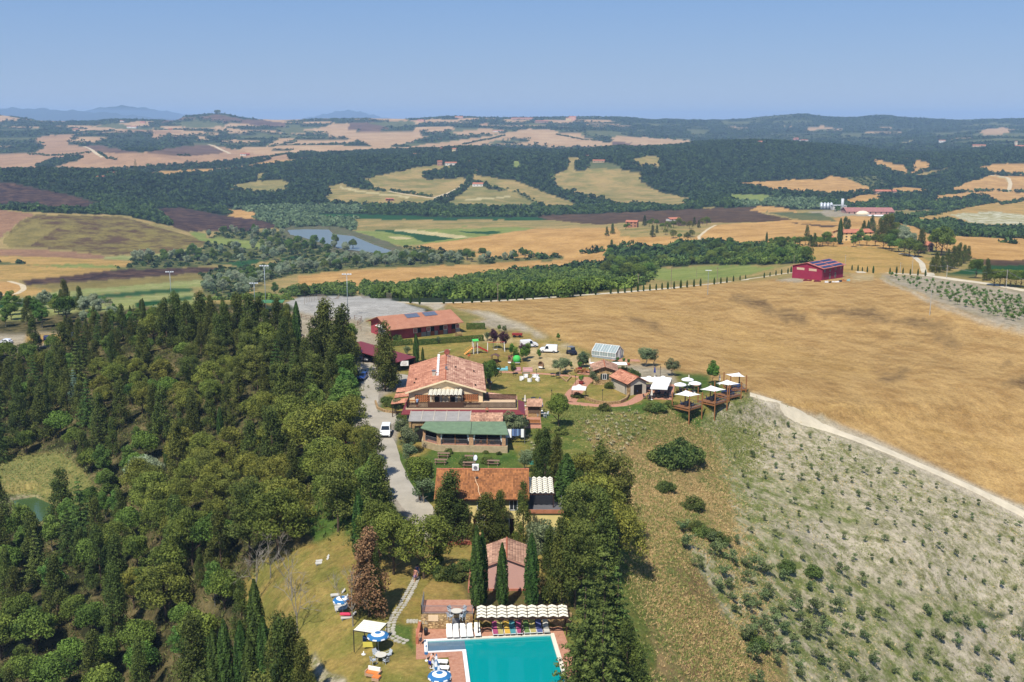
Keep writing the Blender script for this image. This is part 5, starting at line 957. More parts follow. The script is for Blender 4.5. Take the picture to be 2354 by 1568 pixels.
tufts('lawn_tufts','coarse tufts in the lawn',[cV([(600,1300),(760,1240),(940,1260),(960,1600),(720,1600)]),cV([(975,1045),(1180,1050),(1200,1070),(960,1070)]),cV([(1080,810),(1290,860),(1330,930),(1170,940),(1130,850)]),cV([(1230,950),(1400,970),(1480,1300),(1480,1600),(1300,1600)])],14000,.15,('lawn_blades',(96,106,50),(150,142,80)),49,k=3,clump=.5)
# ------------------------------------------------------------------ the estate: materials
def tile_mat(name,a,b):
 m=foliage(name,a,b,0,0,hue=0);return m
TILE_R=tile_mat('clay_roof_tiles',(124,80,62),(170,122,98));TILE_L=tile_mat('old_roof_tiles',(124,82,66),(188,150,126));TILE_O=tile_mat('lichen_roof_tiles',(98,64,40),(140,94,58));TILE_P=tile_mat('pinkish_roof_tiles',(110,82,68),(162,128,106))
CREAMW=mat('cream_plaster',(236,208,166),var=.06,scale=.6,k=.8);YELW=mat('yellow_plaster',(226,206,136),var=.08,scale=.6,k=.8);PINKW=mat('pink_plaster',(206,160,146),var=.05,scale=.5,k=.8,bump=.1)
REDW=mat('red_plaster',(172,74,80),var=.14,scale=.7,k=.8);CRIMW=mat('crimson_plaster',(150,40,68),var=.08,scale=.4,k=.8);WHITEP=mat('white_paint',(236,234,228),var=.04,rough=.5,k=.85);STONEW=mat('stone_wall',(190,160,112),rgb2=(132,104,70),scale=3.2,k=.8,bump=.9,bscale=5)
CONCW=mat('pale_render',(196,186,166),var=.1,scale=.8,k=.8);DARKW=mat('dark_wood',(62,40,28),var=.25,scale=4,k=.7,rough=.7);DECKW=mat('deck_timber',(150,104,68),var=.2,scale=3,k=.75,stripes=('X',3.2,.5,.3));POSTW=mat('post_timber',(158,106,62),var=.15,scale=4,k=.75)
REDM=mat('dark_red_metal',(128,56,58),var=.08,k=.8,rough=.55,stripes=('X',1.6,.35,0));GREENR=mat('green_felt_roof',(108,130,100),var=.14,scale=1.2,k=.8);GREYR=mat('grey_corrugated',(162,158,152),var=.1,scale=.9,k=.8,stripes=('X',2.2,.35,.2))
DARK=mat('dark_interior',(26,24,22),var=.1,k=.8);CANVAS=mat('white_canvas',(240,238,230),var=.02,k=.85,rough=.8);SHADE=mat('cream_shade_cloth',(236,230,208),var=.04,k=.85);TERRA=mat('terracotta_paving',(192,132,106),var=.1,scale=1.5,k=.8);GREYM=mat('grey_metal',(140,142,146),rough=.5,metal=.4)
BRICKP=mat('brick_paving',(178,124,98),rgb2=(196,146,118),scale=2.4,k=.8,stripes=('Y',3.4,.25,.2));DKMET=mat('dark_metal',(48,46,48),rough=.5);BLUEC=mat('blue_cloth',(42,84,158),var=.08);RATT=mat('brown_rattan',(134,104,78),var=.15,scale=8);GREYF=mat('grey_woven',(176,176,170),var=.1,scale=8);PURPLEM=mat('purple_cloth',(96,60,140))
SOLAR=mat('solar_glass',(34,48,88),rough=.25,var=.1,scale=3,spec=.6,stripes=('X',4,.3,0));HEDGEM=foliage('hedge_leaves',(40,62,26),(86,104,44),.1)
def tiles(name,A,B,C,D,m,parent,w=.24,l=.38,seed=1,h=.07):
 """overlapping roof tiles over the slope A,B (eave left, right) C,D (ridge right, left)"""
 r=np.random.default_rng(seed);A,B,C,D=(np.array(q,float)for q in(A,B,C,D));nx=max(2,int(np.linalg.norm(B-A)/w));ny=max(2,int(np.linalg.norm(D-A)/l))
 up=np.cross(B-A,D-A);up/=np.linalg.norm(up);up=up if up[2]>0 else-up;V_,T_,L_=[],[],[]
 f=lambda s_,t_:(A*(1-s_)+B*s_)*(1-t_)+(D*(1-s_)+C*s_)*t_
 patch=r.random((nx//6+2,ny//3+2))
 for i in range(nx):
  for j in range(ny):
   s0,s1,t0,t1=i/nx,(i+1)/nx,(j-.12)/ny,(j+1)/ny;sm=(s0+s1)/2;k=len(V_);lo=h*1.5;hi=h*.7
   V_+=[f(s0,t0)+up*(lo*.5),f(sm,t0)+up*(lo+h),f(s1,t0)+up*(lo*.5),f(s0,t1)+up*(hi*.3),f(sm,t1)+up*(hi+h*.6),f(s1,t1)+up*(hi*.3)]
   T_+=[(k,k+1,k+4),(k,k+4,k+3),(k+1,k+2,k+5),(k+1,k+5,k+4),(k,k+2,k+1)]
   L_+=[min(1,max(0,.15+.45*patch[i//6,j//3]+r.normal(.12,.24)))]*6
 o=mesh_np(name,V_,T_,m,parent,attrs={'leaf':L_});o['kind']='stuff';return o
def gable_roof(parent,x0,x1,y0,y1,ze,zr,m,axis='y',seed=1,over=.5,w=.24,l=.38,th=.18,fascia=None,zr_off=None):
 """two tiled slopes, ridge along axis; under them a solid deck; and a ridge line of caps"""
 if axis=='y':xm=(x0+x1)/2;sl=(zr-ze)/(xm-x0);zo=ze-over*sl;X0,X1,Y0,Y1=x0-over,x1+over,y0-over,y1+over;quads=[((X0,Y1,zo),(X0,Y0,zo),(xm,Y0,zr),(xm,Y1,zr)),((X1,Y0,zo),(X1,Y1,zo),(xm,Y1,zr),(xm,Y0,zr))];ra,rb=(xm,Y0,zr),(xm,Y1,zr)
 else:ym=(y0+y1)/2;sl=(zr-ze)/(ym-y0);zo=ze-over*sl;X0,X1,Y0,Y1=x0-over,x1+over,y0-over,y1+over;quads=[((X0,Y0,zo),(X1,Y0,zo),(X1,ym,zr),(X0,ym,zr)),((X1,Y1,zo),(X0,Y1,zo),(X0,ym,zr),(X1,ym,zr))];ra,rb=(X0,ym,zr),(X1,ym,zr)
 d_=MB();[d_.slab(q,th)for q in quads];rf=d_.build('roof',fascia or CREAMW,parent)
 for i,q in enumerate(quads):tiles('roof_tiles',q[0],q[1],q[2],q[3],m,rf,w,l,seed+i)
 n=int((Vector(rb)-Vector(ra)).length/.4);c=MB()
 for i in range(n):a=Vector(ra).lerp(Vector(rb),i/n);b=Vector(ra).lerp(Vector(rb),(i+1.06)/n);c.tube(a+Vector((0,0,.1)),b+Vector((0,0,.06)),.13,.11,6)
 c.build('ridge_caps',mat('ridge_clay',(176,108,80),var=.2,scale=2),rf);return rf
def gable_wall(parent,x0,x1,y0,y1,ze,zr,m,axis='y',z0=-1.5,name='wall'):
 if axis=='y':prof=[(x0,z0),(x1,z0),(x1,ze),((x0+x1)/2,zr),(x0,ze)];vs=[(x,y,z)for y in(y0,y1)for x,z in prof]
 else:prof=[(y0,z0),(y1,z0),(y1,ze),((y0+y1)/2,zr),(y0,ze)];vs=[(x,y,z)for x in(x1,x0)for y,z in prof]
 m_=MB();m_.add(vs,[(0,1,2,3,4),(9,8,7,6,5)]+[(i,i+5,(i+1)%5+5,(i+1)%5)for i in range(5)]);return m_.build(name,m,parent)
def window(parent,x,z,w,h,y=0.,frame=WHITEP,shutters=None,name='window',depth=.06,side=None):
 """a window set 3 mm proud of the wall face at y (looking towards -y), or on a face x = side"""
 def B(a,b,z0,z1,d0,d1):
  return MB().box(a,b,y-d1,y-d0,z0,z1)if side is None else MB().box(side[0]+side[1]*d0 if side[1]>0 else side[0]-d1,side[0]+d1 if side[1]>0 else side[0]-d0,a,b,z0,z1)
 o=B(x-w/2,x+w/2,z,z+h,.003,.03).build(name,GLASS,parent)
 f=MB()
 for q in((x-w/2-.06,x-w/2+.02,z-.05,z+h+.05),(x+w/2-.02,x+w/2+.06,z-.05,z+h+.05),(x-.025,x+.025,z,z+h),(x-w/2,x+w/2,z-.06,z+.02),(x-w/2,x+w/2,z+h-.02,z+h+.06)):
  g=B(*q,.004,depth);f.add(g.v,g.f)
 f.build('frame',frame,o)
 if shutters:
  for s_ in(-1,1):xx=x+s_*(w/2+.08+w*.26);B(xx-w*.25,xx+w*.25,z-.04,z+h+.04,.004,.07).build('shutter',shutters,o)
 return o
def railing(parent,pts_,h,m,gap=.12,r_=.015,name='railing',rail=.035,picket=None):
 mb=MB()
 for a,b in zip(pts_[:-1],pts_[1:]):
  a,b=Vector(a),Vector(b);L_=(b-a).length;n=max(1,int(L_/gap));mb.bar(a+Vector((0,0,h)),b+Vector((0,0,h)),rail*1.6,rail*1.4);mb.bar(a+Vector((0,0,.15)),b+Vector((0,0,.15)),rail)
  for i in range(n+1):
   q=a.lerp(b,i/n)
   if picket:mb.bar(q,q+Vector((0,0,h+picket[1])),picket[0],.03)
   else:mb.bar(q,q+Vector((0,0,h)),r_*1.6)
  for q in(a,b):mb.bar(q,q+Vector((0,0,h+.08)),.08)
 o=mb.build(name,m,parent);return o
def scallops(parent,x0,x1,y0,y1,z0,z1,nx,ny,m,name='shade_panel',gap=.22,wave=.13):
 """strips of cloth woven over the slats of a pergola: rows and columns of peaked panels with dark gaps between"""
 first=None;dx=(x1-x0)/nx;dy=(y1-y0)/ny
 for i in range(nx):
  for j in range(ny):
   a=x0+i*dx;y=y0+j*dy;z=z0+(z1-z0)*(j+.5)/ny;g=gap*dy
   if first is None:
    mb=MB();mb.slab([(0,.0-g*.2,-wave*.6),(dx/2,g*.9,wave*.5),(dx/2,dy-g*.1+g*.6,wave*.5),(0,dy-g,-wave*.6)],.02);mb.slab([(dx/2,g*.9,wave*.5),(dx,-g*.2,-wave*.6),(dx,dy-g,-wave*.6),(dx/2,dy-g*.1+g*.6,wave*.5)],.02)
    first=mb.build(name,m,parent);o=first
   else:o=first.copy();COL.objects.link(o);o.parent=parent
   o.location=(a,y,z)
def scal_frame(x0,x1,y0,y1,zf,zb,m,parent,posts,zfloor,beams=8):
 f=MB()
 for y,z in((y0,zf),(y1,zb)):f.bar((x0-.15,y,z-.16),(x1+.15,y,z-.16),.12,.16)
 f.build('beam',m,parent)
 for i in range(beams+1):x=x0+(x1-x0)*i/beams;MB().bar((x,y0-.25,zf-.05),(x,y1+.15,zb-.05),.07,.1).build('rafter',m,parent)
 for(x,y)in posts:MB().box(x-.07,x+.07,y-.07,y+.07,zfloor,zf-.2).build('post',m,parent)
# ------------------------------------------------------------------ main house with roof terrace and veranda
mh=empty('main_house',(0,0,0),0,'large cream farmhouse with terracotta roof, railed terrace and green-roofed veranda','house')
hb=MB();
def hx(x,y):c_,s_=math.cos(R(3)),math.sin(R(3));return(-12.0+x*c_-(y)*s_,191.2+x*s_+y*c_)
def rot_part(o,parent=mh):return o
body=empty('upper_storey',(-12.0,191.2,0),R(3));body.parent=mh
gable_wall(body,-6.7,6.7,0,21,6.75,8.75,CREAMW,z0=-.5)
rf=gable_roof(body,-6.7,6.7,0,21,6.95,9.0,TILE_L,over=.55,w=.26,l=.42,seed=11)
for o in rf.children:
 if o.name.startswith('roof_tiles')and o.data.vertices[0].co.x<0:o.data.materials[0]=TILE_R
m=MB()
for s_ in(-1,1):m.bar((s_*7.3,-.62,6.68),(0,-.62,8.93),.1,.26)
m.build('verge_board',mat('verge_cream',(240,218,176),var=.05),body)
# walls of pierced brick on the gable, doors between
LAT=mat('lattice_brick',(196,128,84),var=.2,scale=5)
for xa,xb in((-5.6,-2.9),(3.1,5.9)):
 MB().box(xa,xb,-.12,-.01,4.95,6.25).build('lattice_backing',DARK,body);m=MB()
 for j in range(8):
  for i in range(int((xb-xa)/.38)):xx=xa+.05+i*.38+(j%2)*.14;m.box(xx,min(xx+.27,xb),-.2,-.125,4.98+j*.16,5.08+j*.16)
 m.build('brick_lattice',LAT,body)
for x in(-1.6,1.2):MB().box(x-.45,x+.45,-.05,-.004,4.8,6.8).build('door',DARK,body);MB().box(x+.5,x+.95,-.09,-.02,4.8,6.8).build('shutter',GREYF,body)
for x,w_ in((-2.9,.6),(.0,.9),(2.9,.6)):MB().box(x-w_/2,x+w_/2,-.1,-.02,4.85,6.9).build('pale_panel',CONCW,body)
# things on the roof
for t_,l_ in((.6,.6),(2.2,1.3),(3.9,1.5),(5.8,1.6),(7.8,1.7),(9.8,1.7),(11.9,1.8),(14.2,1.9),(16.4,2.0)):
 y=4.0+t_;MB().box(-1.75,-1.3,y,y+l_*.85,8.1,8.95).build('white_flue_box',WHITEP,body)
MB().box(-2.5,-1.9,5.4,6.1,7.9,9.3).build('chimney',CONCW,body);MB().box(-2.6,-1.8,5.3,6.2,9.3,9.42).build('chimney_cap',GREYM,body)
dm=MB();dm.lathe([(0,0),(.3,.05),(.55,.17),(.6,.2),(.5,.22),(0,.1)],n=14);do=dm.build('satellite_dish',mat('dish_red',(150,84,70)),body,smooth=True);do.location=(.1,19.6,9.9);do.rotation_euler=(R(80),0,R(15));MB().tube((.1,19.7,9),(.1,19.7,9.9),.04).build('dish_mast',GREYM,body)
m=MB();m.tube((.1,7.5,9),(.1,7.5,10.2),.03);m.bar((-.3,7.5,10.1),(.5,7.5,10.1),.04);m.box(-.15,.3,7.3,7.7,9.2,9.7);m.build('aerial',GREYM,body)
for x,y in((-5.6,6.8),(-5.8,4.2),(5.4,1.5),(5.3,12.5),(1.8,11.5)):MB().box(x-.15,x+.15,y-.2,y+.2,9.0-abs(x)*.306-.1,9.0-abs(x)*.306+.35).build('roof_vent',DARKW,body)
# terrace over the ground floor
MB().box(-18.7,.9,187.1,191.15,-.8,4.45).build('ground_floor_wall',mat('grey_white_render',(196,194,190),var=.06,k=.8),mh);MB().box(-5.0,.9,191.15,196,-.8,4.2).build('rear_wing_wall',CREAMW,mh)
MB().box(-18.9,.9,186.9,193.2,4.451,4.75).build('terrace_floor',mat('terrace_tiles',(206,178,144),var=.06),mh)
m=MB();m.slab([(-19.6,185.6,4.05),(2.3,185.6,4.05),(1.1,186.85,4.55),(-18.95,186.85,4.55)],.12);m.slab([(2.3,185.6,4.05),(2.3,194,4.05),(1.1,194,4.55),(1.1,186.85,4.55)],.12);m.slab([(-19.6,194,4.05),(-19.6,185.6,4.05),(-18.95,186.85,4.55),(-18.95,194,4.55)],.12);m.build('red_metal_skirt_roof',REDM,mh)
railing(mh,[(-18.7,187.2,4.75),(-15.0,187.2,4.75)],.95,DARKW,.2,picket=(.155,.1),name='picket_fence');railing(mh,[(-8.6,187.2,4.75),(.7,187.2,4.75),(.7,193.1,4.75),(-5.0,193.1,4.75)],.95,DARKW,.2,picket=(.155,.1),name='picket_fence');railing(mh,[(-18.7,187.2,4.75),(-18.7,191.1,4.75)],.95,DARKW,.2,picket=(.155,.1),name='picket_fence')
MB().box(-15.0,-8.6,187.12,187.26,4.85,5.85).build('wicker_screen',mat('brown_wicker',(84,58,42),var=.3,scale=9,stripes=('Z',4,.4,.5)),mh)
pg=empty('terrace_pergola',(0,0,0));pg.parent=mh
scallops(pg,-14.95,-8.95,187.6,191.0,7.05,7.3,8,5,SHADE);scal_frame(-14.95,-8.95,187.6,191.0,7.0,7.25,DARKW,pg,[(-14.9,187.6),(-12.9,187.6),(-11,187.6),(-9.0,187.6)],4.76,8)
# lean-to roofs before the ground floor
m=MB();m.slab([(-17.9,181.9,3.85),(-7.25,181.9,3.85),(-7.25,186.6,4.4),(-17.9,186.6,4.4)],.1);m.build('grey_corrugated_roof',GREYR,mh)
for i in range(6):x=-17.9+i*2.13;MB().bar((x,181.95,3.9),(x,186.5,4.44),.09,.06).build('roof_batten',CONCW,mh)
MB().box(-17.6,-13.9,182.2,182.35,-.8,3.7).build('porch_wall',STONEW,mh);MB().box(-16.9,-14.3,182.12,182.19,.0,2.9).build('porch_opening',DARK,mh)
MB().box(-17.9,-17.5,181.95,182.18,-.8,3.72).build('porch_pillar',STONEW,mh)
m=MB();m.slab([(-7.2,181.7,3.7),(-1.55,181.7,3.7),(-1.55,184.9,4.5),(-7.2,184.9,4.5)],.12);lt=m.build('lean_to_roof',CONCW,mh);tiles('roof_tiles',(-7.2,181.7,3.7),(-1.55,181.7,3.7),(-1.55,184.9,4.5),(-7.2,184.9,4.5),TILE_P,lt,.24,.4,5)
MB().box(-7.1,-1.6,182.2,184.8,-.8,3.62).build('lean_to_wall',CREAMW,mh)
MB().box(-4.7,-4.1,185.2,185.6,3,4.9).build('small_chimney',BRK and mat('chimney_brick',(150,96,72),var=.2,scale=4),mh);MB().lathe([(.42,0),(.2,.35),(0,.4)],(-4.4,185.4,4.9),8).build('chimney_cowl',mat('cowl_clay',(168,110,84)),mh)
# veranda
VF=[(-15.2,179.2),(-12.5,176.9),(-1.05,175.9),(-1.05,182),(-15.2,182)]
MB().prism([(-15.5,179.3),(-12.6,176.6),(-.75,175.6),(-.75,182.1),(-15.5,182.1)],-1.2,1.15).build('veranda_plinth',mat('plinth_stone',(176,158,124),var=.16,scale=2,k=.8,bump=.5),mh)
MB().prism([(x,y)for x,y in VF],1.151,1.22).build('veranda_floor',TERRA,mh)
m=MB();m.slab([(-15.6,178.9,3.5),(-12.5,176.3,3.35),(-.6,175.4,3.35),(-1.2,181.6,3.85),(-14.9,181.6,3.85)],.14);m.build('green_veranda_roof',GREENR,mh);MB().bar((-6.95,175.9,3.42),(-6.95,181.5,3.9),.05,.05).build('roof_seam',DKMET,mh)
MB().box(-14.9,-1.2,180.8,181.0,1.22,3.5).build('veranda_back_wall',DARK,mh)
def vpt(t_):a=Vector((-12.45,176.85,0));b=Vector((-1.1,175.95,0));return a.lerp(b,t_)
for p_,w_ in((Vector((-15.0,179.1,0)),.45),(Vector((-12.35,177.0,0)),.75),(vpt(.49),.7),(vpt(.975),.6)):MB().box(p_.x-w_/2,p_.x+w_/2,p_.y-.1,p_.y+.4,1.22,3.3).build('veranda_pillar',mat('veranda_brick',(190,150,112),var=.2,scale=4,bump=.5),mh)
for t_ in(.25,.73):q=vpt(t_);MB().box(q.x-.06,q.x+.06,q.y-.02,q.y+.1,1.22,3.3).build('veranda_post',POSTW,mh)
railing(mh,[(-14.8,178.9,1.22),(-12.7,177.1,1.22)],.95,GREYM,.14,name='veranda_railing');railing(mh,[tuple(vpt(.04)+Vector((0,0,1.22))),tuple(vpt(.46)+Vector((0,0,1.22)))],.95,GREYM,.14,name='veranda_railing');railing(mh,[tuple(vpt(.53)+Vector((0,0,1.22))),tuple(vpt(.95)+Vector((0,0,1.22)))],.95,GREYM,.14,name='veranda_railing')
for t_ in(.035,.455,.525,.945):q=vpt(t_);s_=1 if t_ in(.035,.525)else-1;m=MB();m.slab([(q.x,q.y-.05,3.3),(q.x+s_*.35,q.y-.05,3.3),(q.x+s_*.1,q.y,1.9),(q.x,q.y,1.9)][::s_],.04);m.slab([(q.x,q.y,1.9),(q.x+s_*.1,q.y,1.9),(q.x+s_*.3,q.y,1.3),(q.x,q.y,1.3)][::s_],.04);m.build('curtain',CANVAS,mh)
for x,y,lab_ in((-20.9,199.5,0),(-20.8,204.2,0),(-20.9,208.5,0)):
 m=MB();A_=(x-1.8,y-1.6,2.6);m.slab([A_,(x+1.5,y-1.6,3.0),(x+1.5,y+1.5,3.0),(x-1.8,y+1.5,2.6)],.12);pr=m.build('porch_roof',DARKW,mh);tiles('roof_tiles',(x-1.8,y+1.5,2.6),A_,(x+1.5,y-1.6,3.0),(x+1.5,y+1.5,3.0),TILE_R,pr,.24,.4,int(y))
 for yy in(y-1.4,y+1.3):MB().box(x-1.7,x-1.55,yy,yy+.15,-.5,2.5).build('porch_post',DARKW,mh)
m=MB();m.slab([(-4.9,193.3,3.9),(-1.0,193.3,3.5),(.8,196.5,3.4),(-4.6,197.5,4.0)],.1);m.build('rear_lean_to',CONCW,mh);tiles('roof_tiles',(.9,193.4,4.22),(.9,197.5,4.22),(-5.0,197.5,5.0),(-5.0,193.4,5.0),TILE_L,mh.children[-1]if False else mh,.26,.42,77)
# ------------------------------------------------------------------ yellow house below it
yh=empty('yellow_house',(0,0,0),0,'yellow house with broad lichen-stained tiled roof and a terrace at its right','house')
gable_wall(yh,-9.9,1.8,138.8,149.8,5.3,7.3,YELW,axis='x',z0=-1)
yrf=gable_roof(yh,-9.9,1.8,138.8,149.8,5.45,7.45,TILE_O,axis='x',over=.55,w=.22,l=.36,seed=21,fascia=DARKW)
for x,z,w_,h_ in((-7.6,1.2,.9,1.5),(-4.2,1.2,.9,1.5),(-1.0,.1,1.2,2.2),(-7.6,3.6,.9,1.3),(-4.2,3.6,.9,1.3),(.2,3.6,1.0,1.4)):window(yh,x,z,w_,h_,138.8,shutters=DARKW if h_>1.4 else None)
m=MB();m.box(-5.5,-4.6,143.7,144.2,7.5,8.3);m.build('air_conditioner',WHITEP,yh);o=MB().lathe([(.27,0),(.27,.03)],n=14).build('fan_grille',GREYM,yh);o.location=(-5.05,143.68,7.9);o.rotation_euler=(R(90),0,0)
m=MB();m.tube((-5.35,144.6,7.3),(-5.35,144.6,9.9),.03);m.build('aerial_mast',GREYM,yh);o=MB().lathe([(0,0),(.25,.04),(.42,.13),(.4,.16),(0,.06)],n=14,ax=.75).build('satellite_dish',mat('dish_white',(214,220,224)),yh,smooth=True);o.location=(-5.0,144.4,9.1);o.rotation_euler=(R(75),0,R(-30))
m=MB();P_=[(-5.1,142.6,6.75),(-4.9,141.6,6.4),(-4.55,140.6,6.05),(-4.5,139.6,5.72),(-4.2,138.6,5.35)]
for a,b in zip(P_[:-1],P_[1:]):m.tube(Vector(a)+Vector((0,0,.18)),Vector(b)+Vector((0,0,.18)),.035,n=5)
m.build('roof_cable',CREAMW,yh);MB().box(-5.0,-4.6,142.2,142.7,6.75,6.98).build('skylight',GLASS,yh)
MB().box(1.82,6.8,138.9,146.0,-1,3.3).build('terrace_block',YELW,yh);MB().box(1.82,6.9,138.8,146.1,3.301,3.5).build('terrace_floor',mat('dark_terrace',(98,96,98),var=.1),yh);MB().box(1.85,6.95,138.7,138.82,3.1,3.62).build('parapet',mat('parapet_brick',(176,116,84)),yh)
railing(yh,[(6.75,138.95,3.5),(6.75,145.8,3.5)],1.0,GREYM,.13,name='terrace_railing')
pg=empty('terrace_pergola',(0,0,0));pg.parent=yh;scallops(pg,1.95,5.7,139.9,145.7,5.6,5.9,5,8,SHADE,gap=.3);scal_frame(1.95,5.7,139.9,145.7,5.55,5.85,DARKW,pg,[(2.05,139.95),(5.6,139.95),(5.6,145.6)],3.5,5)
MB().box(-10.6,-1.0,135.6,138.75,-.8,.25).build('patio',BRICKP,yh);MB().box(-10.7,-1.0,135.4,135.6,-.8,.45).build('patio_edge',mat('patio_red',(170,98,76)),yh)
# ------------------------------------------------------------------ pink house
ph=empty('pink_house',(0,0,0),0,'small pink house with steep-seen tiled roof behind three cypresses','house')
gable_wall(ph,-3.0,1.75,117.8,123.4,4.55,5.5,PINKW,z0=.5);gable_roof(ph,-3.0,1.75,117.8,123.4,4.7,5.62,TILE_P,over=.25,w=.2,l=.33,seed=31,fascia=mat('pink_eave',(190,140,122)))
MB().box(-3.05,1.8,117.72,117.79,1.2,1.75).build('plinth',mat('plinth_red',(182,116,92)),ph);MB().box(-4.9,-3.02,118.4,123,.5,1.75).build('side_terrace',BRICKP,ph);railing(ph,[(-4.85,118.45,1.75),(-3.1,118.45,1.75)],.9,DKMET,.14,name='side_railing');MB().box(-5.1,-4.9,117.2,122.8,.5,2.0).build('side_wall',mat('side_wall_red',(172,112,90),var=.1),ph)
# ------------------------------------------------------------------ pool, deck, retaining wall, pergola
def poolpoly(name,pts_,z0,z1,m,label=None,cat=None):return tag(MB().prism([pl(*q)for q in pts_],z0,z1).build(name,m),label,cat)
pool=empty('swimming_pool',(0,0,0),0,'turquoise L-shaped swimming pool with pale stone rim','pool')
MB().prism([pl(*q)for q in[(4.0,0),(13.35,0),(13.35,-20),(4.0,-20)]],-2.1,-1.5).build('basin_floor',mat('pool_liner',(120,190,190),var=.04,scale=.5),pool);MB().prism([pl(*q)for q in[(0,0),(3.998,0),(3.998,-2.35),(0,-2.35)]],-2.1,-.75).build('shallow_floor',mat('shallow_liner',(110,132,140),var=.04,scale=.5),pool)
for a,b,c_,d_ in((-.3,13.65,0,.25),(13.35,13.65,-20,0),(-.3,0,-2.35,0),(3.75,4.0,-20,-2.35),(-.3,4.0,-2.6,-2.35)):MB().prism([pl(a,c_),pl(b,c_),pl(b,d_),pl(a,d_)],-2.2,.0).build('pool_wall',mat('pool_wall_liner',(150,200,196),var=.04),pool)
RIM=mat('rim_stone',(226,216,194),var=.05,scale=2);RIMW=mat('rim_white',(240,240,236),var=.03)
for i,(a,b,c_,d_,m_)in enumerate(((4.6,13.8,0.002,.38,RIM),(13.352,13.8,-20,0,RIM),(-.38,4.598,0.002,.34,RIMW),(-.38,-.002,-2.35,0,RIMW),(-.38,3.598,-2.62,-2.352,RIMW),(3.6,3.998,-20,-2.352,RIMW))):MB().prism([pl(a,c_),pl(b,c_),pl(b,d_),pl(a,d_)],.002,.09).build('rim',m_,pool)
for k in range(4):MB().lathe([(2.3-k*.45,0),(2.3-k*.45,.28)],(0,0,0),24).build('pool_step',mat('step_liner',(116,160,166)),pool,loc=(*pl(4.7,-.6),-1.5+.26*k))
def water_mat():
 m=bpy.data.materials.new('pool_water');m.use_nodes=True;nt=m.node_tree;n=nt.nodes;L=nt.links;b=n['Principled BSDF']
 b.inputs['Roughness'].default_value=.03;b.inputs['IOR'].default_value=1.33
 tc=n.new('ShaderNodeTexCoord');no=n.new('ShaderNodeTexNoise');no.inputs['Scale'].default_value=1.1;no.inputs['Detail'].default_value=3;L.new(tc.outputs['Object'],no.inputs['Vector']);bu=n.new('ShaderNodeBump');bu.inputs['Strength'].default_value=.2;bu.inputs['Distance'].default_value=.05;L.new(no.outputs['Fac'],bu.inputs['Height']);L.new(bu.outputs[0],b.inputs['Normal'])
 b.inputs['Base Color'].default_value=(.0,.27,.27,1);b.inputs['Transmission Weight'].default_value=0;b.inputs['Specular IOR Level'].default_value=.5
 b.inputs['Alpha'].default_value=.72;return m
WATER=water_mat()
MB().prism([pl(*q)for q in[(4.0,0),(13.35,0),(13.35,-20),(4.0,-20)]],-.14,-.1).build('deep_water',WATER,pool)
MB().prism([pl(*q)for q in[(.002,-.002),(3.996,-.002),(3.996,-2.348),(.002,-2.348)]],-.14,-.1).build('shallow_water',mat('shallow_water',(92,116,132),rough=.05,var=.03,spec=.5),pool)
dk=[(-.9,3.0),(14.8,2.6),(15.0,-20),(13.82,-20),(13.82,.4),(-.4,.4),(-.4,-2.64),(3.58,-2.64),(3.58,-20),(2.2,-20),(2.2,-3.5),(-1.2,-3.9)]
for nme_,q in(('back',[(-1.2,.4),(14.9,.4),(14.9,2.4),(-1.2,3.1)]),('right',[(13.82,-20),(15.2,-20),(14.9,.398),(13.82,.398)]),('left',[(-1.3,-3.9),(-.4,-3.9),(-.4,.398),(-1.2,.398)]),('inner',[(-.398,-3.9),(3.58,-3.7),(3.58,-2.64),(-.398,-2.64)]),('front',[(2.1,-20),(3.58,-20),(3.58,-3.72),(2.1,-3.72)])):
 o=MB().prism([pl(*p_)for p_ in q],-.3,.05).build('pool_deck',BRICKP);tag(o,{'back':'terracotta paving between the pool and the stone wall','right':'terracotta paving along the right side of the pool','left':'terracotta paving at the shallow end of the pool','inner':'terracotta paving in the inner corner of the pool','front':'terracotta paving along the left side of the deep pool'}[nme_],None,None,'structure')
rw=empty('retaining_wall',(0,0,0),0,'rubble stone retaining wall behind the pool with a small grey door','wall')
MB().box(-10.0,-4.3,111.05,111.4,-.4,1.75).build('wall',STONEW,rw);MB().box(-4.3,6.6,111.6,111.9,-.4,1.6).build('wall',STONEW,rw)
MB().box(-10.3,-10.0,107.5,111.4,-.4,.9).build('side_wall',mat('side_terracotta',(182,112,84),var=.1),rw);MB().box(-6.6,-5.75,110.97,111.046,.05,1.35).build('door',GREYM,rw);MB().box(-9.2,-8.1,110.98,111.046,1.0,1.7).build('niche',CREAMW,rw);MB().box(-4.6,-3.9-.4,110.98,111.046,1.0,1.6).build('niche',mat('niche_wood',(150,110,70)),rw)
MB().box(-10.0,-4.2,111.4,114.8,1.0,1.76).build('upper_terrace',BRICKP,rw);railing(rw,[(-9.95,111.15,1.77),(-4.35,111.15,1.77)],.95,GREYM,.11,name='railing');railing(rw,[(-9.95,111.15,1.77),(-9.95,114.6,1.77)],.95,GREYM,.11,name='railing')
rs=random.Random(4);m0=None
for i in range(150):   # field stones standing proud of the wall face
 x=rs.uniform(-9.9,-4.4);z=rs.uniform(.1,1.65)
 if(-6.7<x<-5.65 and z<1.45)or(-9.3<x<-8.0 and z>.9):continue
 w_,h_=rs.uniform(.09,.2),rs.uniform(.05,.1)
 if m0 is None:m0=MB().prism([(-1,0),(-.6,-.8),(.5,-1),(1,-.1),(.7,.9),(-.5,1)],0,1).build('stone',mat('field_stone',(206,176,126),var=.25,scale=2,rand=.3),rw);o=m0
 else:o=m0.copy();COL.objects.link(o);o.parent=rw
 o.rotation_euler=(R(90),0,0);o.location=(x,111.05,z);o.scale=(w_,h_,.04)
